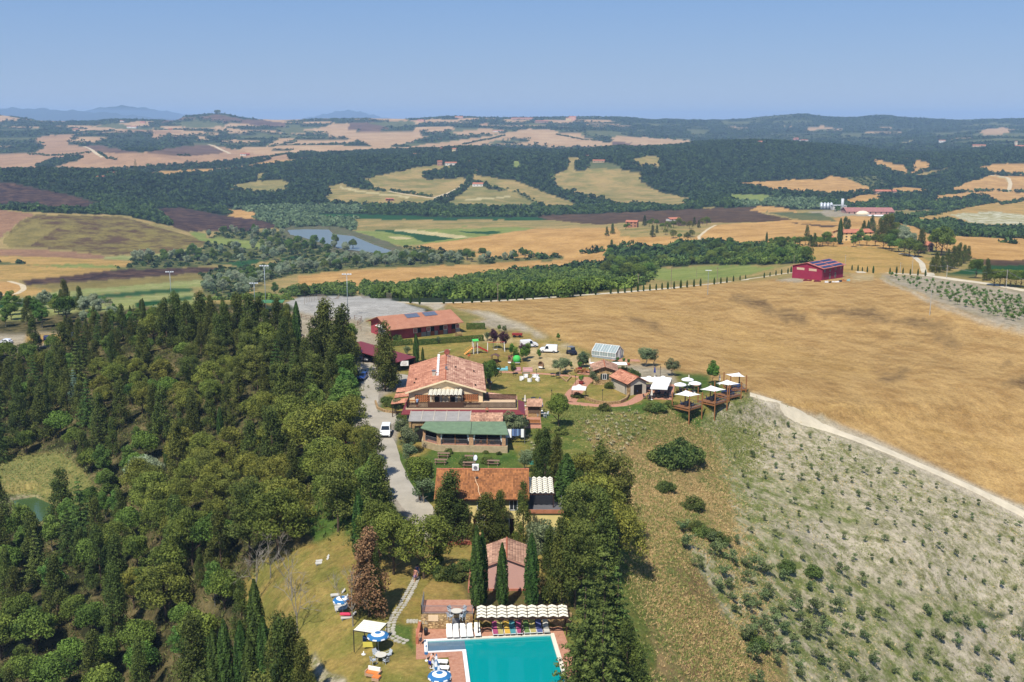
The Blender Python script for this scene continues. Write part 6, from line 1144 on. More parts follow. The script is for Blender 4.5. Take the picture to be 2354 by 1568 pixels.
pp=empty('pool_pergola',(0,0,0),R(1.5),'long pergola with scalloped cream shades over the row of poolside loungers','pergola')
scallops(pp,-3.9+2.9,6.1+2.9,109.2+.1,111.7+.1,2.25,2.5,9,4,SHADE,gap=.26,wave=.09);scal_frame(-1.0,9.0,109.3,111.8,2.25,2.5,DARKW,pp,[(-.8,109.35),(3.9,109.35),(8.8,109.35),(-.8,111.4),(8.8,111.4)],0,9)
# ------------------------------------------------------------------ furniture, built once and copied
def once(fn):
 store={}
 def f(key,loc,rz,label,cat,group=None,s=1.):
  if key not in store:e=fn(key);store[key]=e;o=e
  else:o=copy_tree(store[key])
  o.location=loc;o.rotation_euler=(0,0,rz);o.scale=(s,s,s)
  for k_ in('label','group','category'):
   if k_ in o:del o[k_]
  return tag(o,label,cat,group)
 return f
CL=lambda n,rgb:mat(n,rgb,var=.05,k=.8)
@once
def lounger(key):
 e=empty('sun_lounger',(0,0,0));fr,cu,tilt={'white':(WHITEP,CANVAS,1),'flat':(WHITEP,CANVAS,0),'grey':(GREYF,CL('grey_sling',(196,192,180)),1),'yellow':(WHITEP,CL('yellow_towel',(206,166,70)),1),'teal':(WHITEP,CL('teal_towel',(76,142,150)),1),'magenta':(WHITEP,CL('magenta_towel',(160,72,112)),1),'khaki':(WHITEP,CL('khaki_towel',(176,164,100)),1),'green':(WHITEP,CL('green_towel',(104,130,70)),1),'blue':(WHITEP,CL('blue_towel',(84,92,140)),1)}[key]
 f=MB()
 for x in(-.31,.31):f.bar((x,0,.32),(x,1.9,.32),.05)
 for y in(0,1.9):f.bar((-.31,y,.32),(.31,y,.32),.05)
 f.build('frame',fr,e)
 for x in(-.3,.3):
  for y in(.12,1.5):MB().bar((x,y,0),(x,y,.32),.05).build('leg',fr,e)
 MB().box(-.29,.29,.02,1.2,.35,.41).build('seat',cu,e);b=MB();top=.62 if tilt else .02;b.slab([(-.29,1.2,.41),(.29,1.2,.41),(.29,1.2+(.55 if tilt else .7),.41+top),(-.29,1.2+(.55 if tilt else .7),.41+top)],.06);b.build('backrest',cu,e);return e
UB=CL('umbrella_blue',(48,112,164));UW=CL('umbrella_white',(238,240,240));UN=CL('umbrella_navy',(44,62,130));UC_=CL('umbrella_cream',(232,222,206))
@once
def umbrella(key):
 e=empty('parasol',(0,0,0));op=key.startswith('open');ca,cb={'openblue':(UB,UW),'openwhite':(UW,UW),'blue':(UB,UW),'cream':(UC_,UC_),'navy':(UN,UN),'navywhite':(UN,UW)}[key]
 MB().tube((0,0,0),(0,0,2.35 if op else 2.2),.025).build('pole',WHITEP,e);MB().lathe([(.22,0),(.2,.08),(.05,.14)],n=12).build('base',WHITEP,e)
 if op:
  n=16;R_=1.25 if 'blue' in key else 1.3;m=MB();rings=[(0,2.38),(R_*.28,2.3),(R_*.42,2.24),(R_*.62,2.15),(R_*.95,1.98),(R_,1.84)];P_=[(r_*math.cos(2*math.pi*i/n),r_*math.sin(2*math.pi*i/n),z)for r_,z in rings for i in range(n)];m.v=P_
  for j in range(5):
   for i in range(n):m.f.append([j*n+i,j*n+(i+1)%n,(j+1)*n+(i+1)%n,(j+1)*n+i]);m.mi.append(1 if(j in(1,2)or(j==4 and i%2))else 0)
  m.build('canopy',[ca,cb],e)
  for i in range(8):a=i*math.pi/4;MB().bar((0,0,2.0),(R_*.9*math.cos(a),R_*.9*math.sin(a),1.97),.02).build('rib',WHITEP,e)
 else:
  m=MB();n=10;prof=[(.03,2.25),(.1,2.0),(.17,1.3),(.22,.95),(.1,.92)];m.v=[(r_*(1+.2*(i%2))*math.cos(2*math.pi*i/n),r_*(1+.2*(i%2))*math.sin(2*math.pi*i/n),z)for r_,z in prof for i in range(n)]
  for j in range(4):
   for i in range(n):m.f.append([j*n+i,j*n+(i+1)%n,(j+1)*n+(i+1)%n,(j+1)*n+i][::-1]);m.mi.append(1 if j==1 else 0)
  m.build('folded_canopy',[ca,cb],e)
 return e
@once
def chair(key):
 e=empty('armchair',(0,0,0));c_={'grey':CL('chair_grey',(186,192,196)),'dark':CL('chair_dark',(62,60,62)),'wood':POSTW,'blue':CL('chair_blue',(50,70,120)),'white':WHITEP}[key]
 MB().box(-.25,.25,-.25,.25,.4,.46).build('seat',c_,e);b=MB();b.slab([(-.25,.22,.47),(.25,.22,.47),(.25,.36,.92),(-.25,.36,.92)],.04);b.build('backrest',c_,e)
 for x in(-.22,.22):
  for y in(-.22,.22):MB().bar((x,y,0),(x,y,.4),.035).build('leg',c_,e)
  MB().bar((x*1.15,-.22,.64),(x*1.15,.3,.68),.04).build('armrest',c_,e)
 return e
@once
def table(key):
 e=empty('table',(0,0,0));c_,rnd,w_={'round':(CL('table_pale',(206,200,184)),1,.62),'darkround':(DKMET,1,.5),'wood':(POSTW,0,.5),'bigwood':(POSTW,1,.75),'dark':(DKMET,0,.6),'blue':(BLUEC,0,.6)}[key]
 if rnd:MB().lathe([(w_,.7),(w_,.74)],n=16).build('tabletop',c_,e)
 else:MB().box(-w_*1.3,w_*1.3,-w_,w_,.7,.74).build('tabletop',c_,e)
 for x in(-1,1):
  for y in(-1,1):MB().bar((x*w_*.65,y*w_*.65,0),(x*w_*.55,y*w_*.55,.7),.04).build('leg',c_,e)
 return e
@once
def picnic(key):
 e=empty('picnic_table',(0,0,0));c_=mat('picnic_wood',(138,112,92),var=.15,scale=4)if key=='n' else POSTW
 for i in range(4):MB().box(-1,1,-.38+i*.195,-.21+i*.195,.72,.76).build('board',c_,e)
 for y in(-.75,.58):MB().box(-1,1,y,y+.24,.43,.47).build('bench',c_,e)
 for x in(-.75,.75):MB().bar((x,-.75,0),(x,-.2,.72),.08).build('leg',c_,e);MB().bar((x,.75,0),(x,.2,.72),.08).build('leg',c_,e);MB().bar((x,-.75,.4),(x,.75,.4),.07).build('crossbar',c_,e)
 return e
def table_set(u,v,tk,ck,n,what,group=None,r_=.95,rz=0,z=None):
 p=at(u,v);p.z=p.z if z is None else z;table(tk,p,rz,'table of the '+what,'table',group)
 for i in range(n):a=2*math.pi*i/n+rz+.5;chair(ck,(p.x+r_*math.cos(a),p.y+r_*math.sin(a),p.z),a-math.pi/2,'chair drawn up to the table of the '+what,'chair','chairs of the '+what)
# vehicles: x forward
GLC=mat('car_glass',(30,38,46),rough=.12,var=.05,spec=.7);TYRE=CL('tyre',(28,28,30));HUB=mat('hub',(150,152,156),rough=.4,metal=.4);HLAMP=mat('headlamp',(220,224,226),rough=.2);TLAMP=mat('taillamp',(160,30,28),rough=.3)
def car(key,loc,rz,label,rgb,group=None):
 van=key=='van';L_,W_,Hh=(4.3,1.8,1.85)if van else(4.1,1.76,1.48);e=empty('parked_van' if van else 'parked_car',loc,rz,label,'van' if van else 'car',group);pm=mat('car_paint_%d_%d_%d'%rgb,rgb,rough=.3,var=.02,k=.8,spec=.6)
 if van:side=[(-L_/2,.35),(-L_/2,Hh-.25),(-L_/2+.12,Hh),(L_*.12,Hh),(L_*.27,1.2),(L_*.45,1.02),(L_/2,.75),(L_/2,.35)]
 else:side=[(-L_/2,.35),(-L_/2,.85),(-L_/2+.25,.95),(-L_*.33,Hh-.05),(-L_*.1,Hh),(L_*.06,Hh-.03),(L_*.22,.98),(L_*.42,.84),(L_/2,.62),(L_/2,.35)]
 wt=lambda z:W_/2*(1-max(0,z-.9)*.16/(Hh-.9));n=len(side);m=MB();m.add([(x,-wt(z),z)for x,z in side]+[(x,wt(z),z)for x,z in side],[tuple(range(n)),tuple(range(2*n-1,n-1,-1))]+[(i,n+i,n+(i+1)%n,(i+1)%n)for i in range(n)]);b=m.build('body',pm,e);bv=b.modifiers.new('bevel','BEVEL');bv.width=.06;bv.segments=2
 if van:ws=[((L_*.13,Hh-.04),(L_*.262,1.24))];rear=[]
 else:ws=[((L_*.07,Hh-.06),(L_*.21,1.02))];rear=[((-L_*.325,Hh-.1),(-L_/2+.28,.98))]
 for(x0,z0),(x1,z1)in ws:m=MB();m.slab([(x1+.015,-wt(z1)+.1,z1+.015),(x1+.015,wt(z1)-.1,z1+.015),(x0+.015,wt(z0)-.12,z0+.015),(x0+.015,-wt(z0)+.12,z0+.015)],.02);m.build('windscreen',GLC,e)
 for(x0,z0),(x1,z1)in rear:m=MB();m.slab([(x0-.015,-wt(z0)+.12,z0+.015),(x0-.015,wt(z0)-.12,z0+.015),(x1-.015,wt(z1)-.1,z1+.015),(x1-.015,-wt(z1)+.1,z1+.015)],.02);m.build('rear_window',GLC,e)
 for s_ in(-1,1):
  xs=[(-.02,.16)]if van else[(-.28,-.06),(-.04,.13)]
  for a,b_ in xs:y0=s_*(wt(1.02)+.005);y1=s_*(wt(Hh-.15)+.005);q=[(a*L_,y0,1.02),(b_*L_+(.0 if not van else .15),y0,1.02),(b_*L_-.1,y1,Hh-.16),(a*L_+.08,y1,Hh-.16)];m=MB();m.add(q+[(x,y-s_*.03,z)for x,y,z in q],[(0,1,2,3)if s_<0 else(3,2,1,0),(7,6,5,4)if s_<0 else(4,5,6,7)]+[(i,(i+1)%4,(i+1)%4+4,i+4)for i in range(4)]);m.build('side_window',GLC,e)
  for x in(-L_*.31,L_*.31):
   w_=MB().tube((x,s_*(W_/2-.2),.32),(x,s_*(W_/2+.02),.32),.32,n=16).build('wheel',TYRE,e);MB().tube((x,s_*(W_/2+.021),.32),(x,s_*(W_/2+.035),.32),.19,n=10).build('rim',HUB,w_)
  MB().box(L_/2-.08,L_/2+.015,s_*W_*.4-.18,s_*W_*.4+.12,.62,.76).build('headlight',HLAMP,e);MB().box(-L_/2-.015,-L_/2+.05,s_*W_*.43-.08,s_*W_*.43+.08,.75,1.15 if van else .92).build('tail_light',TLAMP,e);MB().box(L_*.17,L_*.2,s_*(W_/2+.02),s_*(W_/2+.18),1.0,1.14).build('mirror',pm,e)
 MB().box(L_/2-.02,L_/2+.03,-W_*.36,W_*.36,.32,.55).build('bumper_grille',TYRE,e);return e
# people
SKIN=CL('skin',(206,150,118));HAIR=CL('dark_hair',(48,34,26))
def person(loc,rz,label,top,bottom,pose='stand',s=1.,hair=HAIR,group=None):
 """one continuous skinned body: pelvis, spine, neck and head, arms with hands, legs with feet; clothes are shells over it"""
 lean=.75 if pose=='bend' else(.06 if pose=='walk' else 0);st=.22 if pose=='walk' else .07;e=empty('person',loc,rz,label,'person',group)
 def up(h_):return Vector((0,-math.sin(lean)*(h_-.92),.92+math.cos(lean)*(h_-.92)))
 P_=[Vector((0,0,.92)),up(1.1),up(1.28),up(1.42),up(1.5),up(1.62),up(1.72)];Rd=[.135,.125,.15,.12,.055,.095,.075];E_=[(i,i+1)for i in range(6)]
 for s_ in(-1,1):
  k=len(P_);sh=up(1.4)+Vector((s_*.17,0,0));fw=-.35 if pose=='bend' else(-.12*s_ if pose=='walk' else-.04);el=sh+Vector((s_*.07,fw*.5,-.28));wr=el+Vector((s_*.0,fw*.7-.06,-.24));ha=wr+Vector((0,-.02,-.09));P_+=[sh,el,wr,ha];Rd+=[.06,.045,.033,.036];E_+=[(3,k),(k,k+1),(k+1,k+2),(k+2,k+3)]
  for f_ in range(4):P_.append(ha+Vector((0,(f_-1.5)*.02-.005,-.085+abs(f_-1.3)*.008)));Rd.append(.011);E_.append((k+3,len(P_)-1))
  P_.append(ha+Vector((-s_*.02,-.045,-.03)));Rd.append(.012);E_.append((k+3,len(P_)-1))
  k=len(P_);d_=s_*st if pose=='walk' else 0;hp=Vector((s_*.1,0,.86));kn=Vector((s_*.11,-.04+d_*.5,.47));an=Vector((s_*.11,.02+d_,.08));to=an+Vector((s_*.02,-.16,-.05));P_+=[hp,kn,an,to];Rd+=[.095,.062,.042,.035];E_+=[(0,k),(k,k+1),(k+1,k+2),(k+2,k+3)]
 me=bpy.data.meshes.new('body');me.from_pydata(P_,E_,[]);o=bpy.data.objects.new('body',me);COL.objects.link(o);o.parent=e;sk=o.modifiers.new('skin','SKIN');sv=me.skin_vertices[0].data if me.skin_vertices else None
 if sv is None:
  bpy.context.view_layer.objects.active=o;sv=None
  me.attributes.new('dummy','FLOAT','POINT')
 try:
  for i,r_ in enumerate(Rd):me.skin_vertices[0].data[i].radius=(r_,r_)
  me.skin_vertices[0].data[0].use_root=True
 except Exception as ex:print('skin',ex)
 ss=o.modifiers.new('sub','SUBSURF');ss.levels=ss.render_levels=1;me.materials.append(SKIN)
 h_=MB().lathe([(0,.105),(.07,.09),(.105,.03),(.108,-.04),(.08,-.1)],up(1.68),12);h_.build('hair',hair,e,smooth=True)
 if top:
  m=MB();ring=lambda c,rx,ry:[(c.x+rx*math.cos(a*math.pi/5),c.y+ry*math.sin(a*math.pi/5),c.z)for a in range(10)];cs=[(up(.9),.17,.14),(up(1.1),.155,.13),(up(1.28),.2,.15),(up(1.43),.19,.12),(up(1.49),.08,.08)];m.v=[q for c in cs for q in ring(*c)];m.f=[[j*10+i,j*10+(i+1)%10,(j+1)*10+(i+1)%10,(j+1)*10+i]for j in range(4)for i in range(10)];m.mi=[0]*40
  for s_ in(-1,1):sh=up(1.42)+Vector((s_*.15,0,0));m.tube(sh,sh+Vector((s_*.07,-.02,-.2)),.085,.075,8)
  m.build('shirt',top,e,smooth=True)
 if bottom:
  m=MB();m.lathe([(.15,.96),(.175,.86),(.165,.8)],n=12,ay=.85)
  for s_ in(-1,1):m.tube((s_*.095,0,.84),(s_*.11,-.03+(s_*st*.4 if pose=='walk' else 0),.5),.105,.095,10)
  m.build('shorts',bottom,e,smooth=True)
 e.scale=(s,s,s);return e
# ------------------------------------------------------------------ at the pool
Z0=.055
def pw(x,y):a,b=pl(x,y);return(a,b,Z0)
def onP(u,v,z=0.):a,b=on_z(u,v,z);return Vector((float(a),float(b),z))
for i,(u,v)in enumerate(cP([(737,612),(805,612),(880,608),(950,605),(1030,598)])):
 q=onP(u,v,Z0);lounger('white',(q.x,q.y,Z0),R(6),('white lounger with raised back nearest the black bin','second white lounger from the black bin','third white lounger from the black bin','fourth white lounger, just left of the pergola','white lounger half under the left end of the pergola')[i],'lounger','white loungers before the stone wall')
for i,((u,v),k_,lab_)in enumerate(zip(cP([(1215,590),(1265,590),(1338,585),(1395,583),(1465,580),(1540,575),(1605,572),(1672,570),(1745,568)]),['magenta','khaki','yellow','teal','magenta','green','khaki','blue','grey'],
 ['lounger with magenta towel at the left under the pergola','lounger with khaki towel and blue cloth under the pergola','lounger with golden yellow towel under the pergola','lounger with teal towel under the pergola','lounger with patterned magenta towel by the middle post','lounger with green towel just right of the middle post','lounger with yellow-topped towel under the pergola','lounger with blue and pink towel under the pergola','grey lounger at the right end of the pergola row'])):
 q=onP(u,v,Z0);lounger(k_,(q.x,q.y+.1,Z0),R(6),lab_,'lounger','loungers under the pool pergola')
for i,(u,v)in enumerate(cP([(715,868),(728,930),(738,990),(745,1045),(750,1100)])):
 q=onP(u,v);lounger('white',(q.x,q.y,0),R(86),('topmost','second','third','fourth','nearest')[i]+' of the white loungers lying side-on left of the pool','lounger','white loungers left of the pool')
for(u,v),k_,lab_ in zip(cP([(495,830),(600,925),(597,985),(625,1030),(633,1165)]),['blue','blue','blue','blue','openblue'],['folded blue parasol leaning by the shallow end','tall folded blue parasol beside the topmost lounger','folded blue parasol beside the second lounger','folded blue parasol behind the open one','open blue and white parasol at the bottom edge']):
 q=onP(u,v);umbrella(k_,q,0,lab_,'parasol','blue parasols by the pool',.8 if k_=='blue' else .95)
q=onP(*cP([(490,568)])[0]);m=MB().lathe([(.2,0),(.24,.6),(.25,.7),(.2,.8),(0,.84)],n=12);tag(m.build('rubbish_bin',DKMET,None,(q.x,q.y,Z0),smooth=True),'black litter bin against the stone wall','bin')
person((*pw(-.75,-.75)[:2],Z0),R(30),'person in dark swim shorts standing at the shallow end',None,CL('grey_shorts',(96,92,96)),s=.92)
q=onP(*cP([(530,915)])[0]);person(q,R(140),'bare-chested person in blue shorts bending over a lounger',None,CL('blue_shorts',(36,52,150)),'bend',.98)
q=onP(*cJ([(0,0)])[0]);p=at(*cG([(343,1300)])[0]);person(p,R(10),'person in patterned swimwear walking down the stone path',CL('peach_top',(210,150,130)),CL('flower_shorts',(150,120,150)),'walk',.98);p=at(*cG([(362,1268)])[0]);person(p,R(190),'person in blue walking just behind on the stone path',CL('blue_top',(70,100,160)),CL('pale_shorts',(190,200,214)),'walk',.98)
t_=onP(*cP([(808,375)])[0],1.77);table('round',t_,0,'round table on the terrace above the stone wall','table')
for i in range(4):a=math.pi/4+i*math.pi/2;chair('grey',(t_.x+.95*math.cos(a),t_.y+.95*math.sin(a),1.77),a-math.pi/2,'pale armchair at the round table above the stone wall, '+('far right','far left','near left','near right')[i],'chair','armchairs on the upper terrace')
# stepping stones
stone0=None;spath=empty('stone_path',(0,0,0));spath['kind']='structure';spath['label']='path of irregular grey stepping stones curving down the lawn'
path_=cV([(957,1328),(950,1345),(938,1368),(924,1392),(908,1415),(901,1432),(897,1446),(900,1462),(914,1471),(932,1476),(948,1479)]);A_=[at(u,v)for u,v in path_];k_=0;w_path=.75
for a,b in zip(A_[:-1],A_[1:]):
 n=max(1,int((b-a).length/.52));d_=(b-a).normalized();nn=Vector((-d_.y,d_.x,0))
 for i in range(n):
  for s_ in(-.28,.28):
   q=a.lerp(b,i/n)+nn*(s_+random.uniform(-.05,.05))
   if stone0 is None:stone0=MB().prism([(-.24,-.2),(.05,-.26),(.25,-.12),(.22,.2),(-.05,.25),(-.26,.12)],-.1,.05).build('stone',mat('path_stone',(172,166,150),var=.15,scale=3,rand=.15),spath);o=stone0
   else:o=stone0.copy();COL.objects.link(o);o.parent=spath
   o.location=(q.x,q.y,gz(q.x,q.y)+.02);o.rotation_euler=(0,0,random.uniform(0,6.28));s__=random.uniform(.8,1.1);o.scale=(s__,s__,1)
for u in np.linspace(952,1010,9)[:7]:
 for dv in(0,4):q=at(u*.98+10-5,1427+dv*.9);o=stone0.copy();COL.objects.link(o);o.parent=spath;o.location=(q.x,q.y,q.z+.02);o.scale=(1.1,.7,1)
# lawn left of the pool
QX=crop(1180,2150,2.84)
p=at(*QX([(700,1150)])[0]);e=empty('lawn_gazebo',p,R(-18),'dark metal gazebo with slatted cream roof on the lawn','gazebo')
for x in(-1.35,1.35):
 for y in(-1.3,1.3):MB().box(x-.04,x+.04,y-.04,y+.04,-.3,2.2).build('post',DKMET,e)
for y in(-1.3,1.3):MB().bar((-1.4,y,2.22),(1.4,y,2.22),.07).build('roof_beam',DKMET,e)
for x in(-1.38,1.38):MB().bar((x,-1.35,2.22),(x,1.35,2.22),.07).build('roof_beam',DKMET,e)
for i in range(6):y=-1.25+i*.43;m=MB();m.slab([(-1.36,y,2.29),(1.36,y,2.29),(1.36,y+.36,2.29),(-1.36,y+.36,2.29)],.03);m.build('shade_strip',SHADE,e)
e.location=at(*QX([(820,1165)])[0])
p=at(*QX([(905,1225)])[0]);umbrella('openblue',p,0,'open blue and white parasol at the lawn gazebo','parasol',None,.95)
p=at(*QX([(820,1190)])[0]);tag(MB().box(-.85,.85,-.02,.02,.15,.75).build('towel',CL('yellow_towel2',(222,208,92)),None,p),'yellow and purple towel hung beneath the lawn gazebo','towel');p=at(*QX([(752,1160)])[0]);tag(MB().box(-.2,.2,-.03,.03,.4,1.2).build('towel',mat('striped_towel',(80,120,180),stripes=('X',5,.8,0)),None,p),'striped towel on the left post of the lawn gazebo','towel')
table_set(*QX([(935,1330)])[0],'round','grey',4,'round lawn set in front of the gazebo',None,.95,.2)
p=at(*QX([(740,1262)])[0]);tag(MB().lathe([(.25,0),(.25,.1),(.06,.16),(.05,.4),(0,.42)],n=12).build('umbrella_stand',WHITEP,None,p,smooth=True),'white parasol base standing empty on the lawn','parasol base')
def sofa(p,rz,label,frame,seat,back,w_=1.5):
 e=empty('garden_sofa',p,rz,label,'sofa');MB().box(-w_/2,w_/2,-.4,.4,.05,.36).build('base',frame,e);MB().box(-w_/2+.12,w_/2-.12,-.38,.25,.361,.48).build('seat_cushion',seat,e);MB().box(-w_/2+.12,w_/2-.12,.18,.34,.482,.88).build('back_cushion',back,e)
 for s_ in(-1,1):MB().box(s_*(w_/2-.06)-.06,s_*(w_/2-.06)+.06,-.4,.4,.362,.6).build('armrest',frame,e)
 return e
sofa(at(*QX([(850,1500)])[0]),R(-20),'wicker sofa with orange seat and white back on the lawn',mat('pale_rattan',(186,152,122),var=.12,scale=9),CL('orange_cushion',(222,128,62)),CANVAS,1.6)
p=at(*QX([(885,1550)])[0]);e=empty('wicker_footstool',p,R(-20),'square wicker footstool with orange cushion beside the sofa','footstool');MB().box(-.4,.4,-.35,.35,.03,.36).build('base',_M['pale_rattan'],e);MB().box(-.38,.38,-.33,.33,.362,.46).build('cushion',_M['orange_cushion'],e)
lounger('grey',at(*QX([(200,265)])[0]),R(-72),'grey lounger alone at the head of the lawn','lounger',None);p=at(*QX([(205,235)])[0]);lounger('grey',p,R(-72),'second grey lounger close behind the lone one','lounger',None)
for(x,y),lab_ in zip([(430,625),(460,690),(465,720),(475,755),(480,785),(545,875)],['grey lounger farthest up the lawn row','second grey lounger of the lawn row','third grey lounger of the lawn row','fourth grey lounger of the lawn row','fifth grey lounger of the lawn row, dark cloth behind','nearest grey lounger of the lawn row']):lounger('grey',at(*QX([(x-60,y)])[0]),R(-78),lab_,'lounger','grey loungers beside the brown conifer')
umbrella('openblue',at(*QX([(505,800)])[0]),0,'open blue parasol over the grey lawn loungers','parasol',None,.9)
p=at(*QX([(535,845)])[0]);tag(MB().box(-.6,.6,-.25,.25,.42,.55).build('towel',CL('pink_orange_towel',(222,70,100)),None,p),'pink and orange towel on the nearest grey lounger','towel')
# the three cypresses before the pink house and their neighbours
put('cypress',1097,1404,1.0,'tall cypress left of the pink house, front one',sxy=.78,var=0);put('cypress',1110,1392,.9,'cypress just behind the left one',sxy=.68,var=1);put('cypress',1155,1398,.78,'shortest cypress centred before the pink wall',sxy=.85,var=0);put('cypress',1222,1400,.9,'tall cypress at the right corner of the pink house',sxy=.92,var=1)
for u,v,s,k_,lab_,sx in[(1038,1243,.86,'conifer','big dark conifer before the left end of the yellow house',1.25),(1012,1238,.62,'conifer','dark conifer at the left corner of the yellow house',.9),(1118,1250,.62,'conifer','conifer before the middle of the yellow house',1.35),(1150,1246,.64,'conifer','pointed conifer before the yellow wall',.8),(1138,1250,.52,'conifer','low conifer before the yellow wall',1.0),(1203,1255,.8,'conifer','narrow dark conifer at the right corner of the yellow house',.62),
 (1252,1132,.9,'conifer','dark conifer behind the terrace of the yellow house',.9),(1238,1118,.8,'conifer','left dark conifer behind the terrace of the yellow house',.7),(1279,1140,.85,'conifer','dark conifer right of the terrace pergola',.7),(1302,1205,1.03,'cypress','broad dark cypress right of the yellow terrace',1.7),(1330,1215,.75,'conifer','conifer just right of the broad cypress',.7),
 (1340,1180,1.0,'pine','upper round pine of the clump right of the yellow house',1),(1380,1190,1.0,'conifer','dark conifer among the pines of the right-hand clump',.9),(1370,1250,1.1,'pine','broad pine in the middle of the right-hand clump',1),(1412,1245,1.05,'pinetall','tall pine on the outer edge of the right-hand clump',1),(1420,1300,1.0,'pine','low pine at the outer edge of the right-hand clump',1),(1385,1325,1.0,'conifer','ragged conifer behind the big bright fir',.9),(1335,1350,.95,'conifer','dark conifer left of the big bright fir',.8),(1335,1300,.95,'pinetall','tall pine between terrace and bright fir',1),
 (1250,1290,1.3,'olive','silvery olive below the yellow terrace',1.1),(1235,1275,1.2,'olive','second silvery olive below the yellow terrace',1),(1290,1395,.95,'conifer','dark conifer right of the pink house',.75),(1262,1385,.8,'conifer','dark conifer close to the right wall of the pink house',.6),(1322,1400,.9,'pinetall','dark pine behind the pool pergola',.9),
 (1385,1545,1.2,'fir','huge bright green fir right of the pool',1.0),(1412,1555,1.05,'fir','second bright fir at the right of the huge one',1.0),(1345,1600,1.1,'fir','bright fir at the bottom edge beside the pool',1.0),(1440,1610,.8,'conifer','dark conifer at the bottom right of the firs',.8),(1385,1640,1.0,'fir','bright fir filling the bottom edge right of the pool',1.1),(1465,1640,.7,'conifer','small conifer at the bottom edge of the bank',.9),
 (975,1155,1.15,'olive','big dark-leaved tree by the drive above the yellow house',1.1),(965,1150,.9,'broad','round dark tree beside the drive above the yellow house',.8),
 (925,1010,.95,'olive','olive at the left corner of the veranda lawn',1.1),(942,1040,1.15,'olive','large olive left of the veranda',1.1),(912,955,.8,'olive','olive in the kerbed bed by the apron',1),(900,935,.9,'shrub','green shrub in the kerbed bed by the apron',1),(925,965,.8,'shrub','yellow-green shrub beside the house corner',1),(890,925,.8,'shrub','shrub at the far end of the kerbed bed',1),(1180,1010,1.2,'olive','large olive at the right corner of the veranda',1.2),(1195,1000,.9,'olive','smaller olive behind the large one by the veranda',1),
 (1210,1085,.9,'olive','pale olive above the terrace pergola',1.0),(886,898,1.3,'conifer','large brown-green conifer standing in the drive fork',.9),(893,890,1.0,'conifer','right half of the conifer pair in the drive fork',.8),(1127,898,.85,'broad','dark round tree at the right rear of the main house',.85),(1117,890,.6,'broad','smaller round tree touching the main house',.9),
 (1283,982,.85,'broad','bright round tree on the grass right of the tool shed',.8),(1288,998,.9,'shrub','dark bush under the bright round tree',1),(1005,1310,.75,'young','large-leaved tree at the end of the patio',1.4),(1018,1328,.9,'shrub','round green bush beside the path head',1),(1045,1330,1.1,'shrub','clipped round bush left of the pink house',1),(1065,1310,.8,'shrub','small bush by the side wall of the pink house',1)]:put(k_,u,v,s,lab_,sxy=sx)
# ------------------------------------------------------------------ the stable
st=empty('stable',(-31.0,271.5,-.1),R(31),'long red stable with terracotta roof, two solar panels and grey stall doors','stable')
gable_wall(st,0,19.6,0,12,3.3,5.2,REDW,axis='x',z0=-1)
RUST=mat('terracotta_sheet',(182,128,100),rgb2=(166,112,86),scale=.5,k=.8,stripes=('X',2.0,.12,0))
m=MB();m.slab([(-.9,-1.3,3.0),(20.6,-1.3,3.0),(20.6,6,5.35),(-.9,6,5.35)],.15);m.slab([(-.9,6,5.35),(20.6,6,5.35),(20.6,13.3,3.0),(-.9,13.3,3.0)],.15);m.build('roof',RUST,st)
for y0 in(0,):
 for x0 in(6.6,11.8):
  for i in range(3):x=x0+i*1.25;m=MB();sl=2.35/7.3;m.slab([(x,3.6,5.35-(6-3.6)*sl+.12),(x+1.2,3.6,5.35-(6-3.6)*sl+.12),(x+1.2,5.6,5.35-.4*sl+.12),(x,5.6,5.35-.4*sl+.12)],.05);m.build('solar_panel',mat('grey_solar',(96,104,120),rough=.3,var=.05),st)
for i,x in enumerate((8.2,12.0,14.6,18.2)):
 s_=-1 if i in(0,1)else 1
 MB().box(x-.55,x+.55,-.06,-.004,1.25,2.5).build('stall_opening',DARK,st);d_=MB().box(x-.55,x+.55,-.1,-.01,-.1,1.2).build('stall_door',mat('rust_door',(150,84,56),var=.1),st);w_=MB().box(x+s_*.6+(-1.1 if s_<0 else 0),x+s_*.6+(0 if s_<0 else 1.1),-.14,-.02,1.25,2.45).build('open_shutter',WHITEP,st);MB().box(x+s_*.6+(-1.0 if s_<0 else .1),x+s_*.6+(-.1 if s_<0 else 1.0),-.16,-.141,1.35,2.35).build('shutter_panel',mat('pink_panel',(176,120,120)),w_)
 for dx in((.6,1.9)if i!=1 else(.6,1.6)),:MB().box(x+dx[0],x+dx[1],-.12,-.012,-.1,1.25).build('grey_panel',GREYM,st)
 if i in(1,):MB().box(x-1.9,x-.6,-.12,-.012,-.1,1.25).build('grey_panel',GREYM,st)
for x in(6.9,10.3,13.6,16.4):MB().box(x-.06,x+.06,-.16,-.018,-.1,1.6).build('stall_post',DKMET,st)
MB().box(-.1,-.004,4.2,5.6,-.1,2.7).build('gable_door',GREYF,st);MB().box(-.14,-.02,5.7,7.0,.8,2.6).build('open_door_leaf',WHITEP,st);MB().box(-.14,-.02,2.7,4.1,.8,2.6).build('open_door_leaf',WHITEP,st);m=MB();m.slab([(-1.0,2.6,2.8),(-.0,2.6,3.05),(0,7.1,3.05),(-1.0,7.1,2.8)][::-1],-.06);m.build('door_canopy',WHITEP,st)
MB().box(-.3,20,-3.2,-.17,-1,.03).build('yard_strip',TERRA,st)
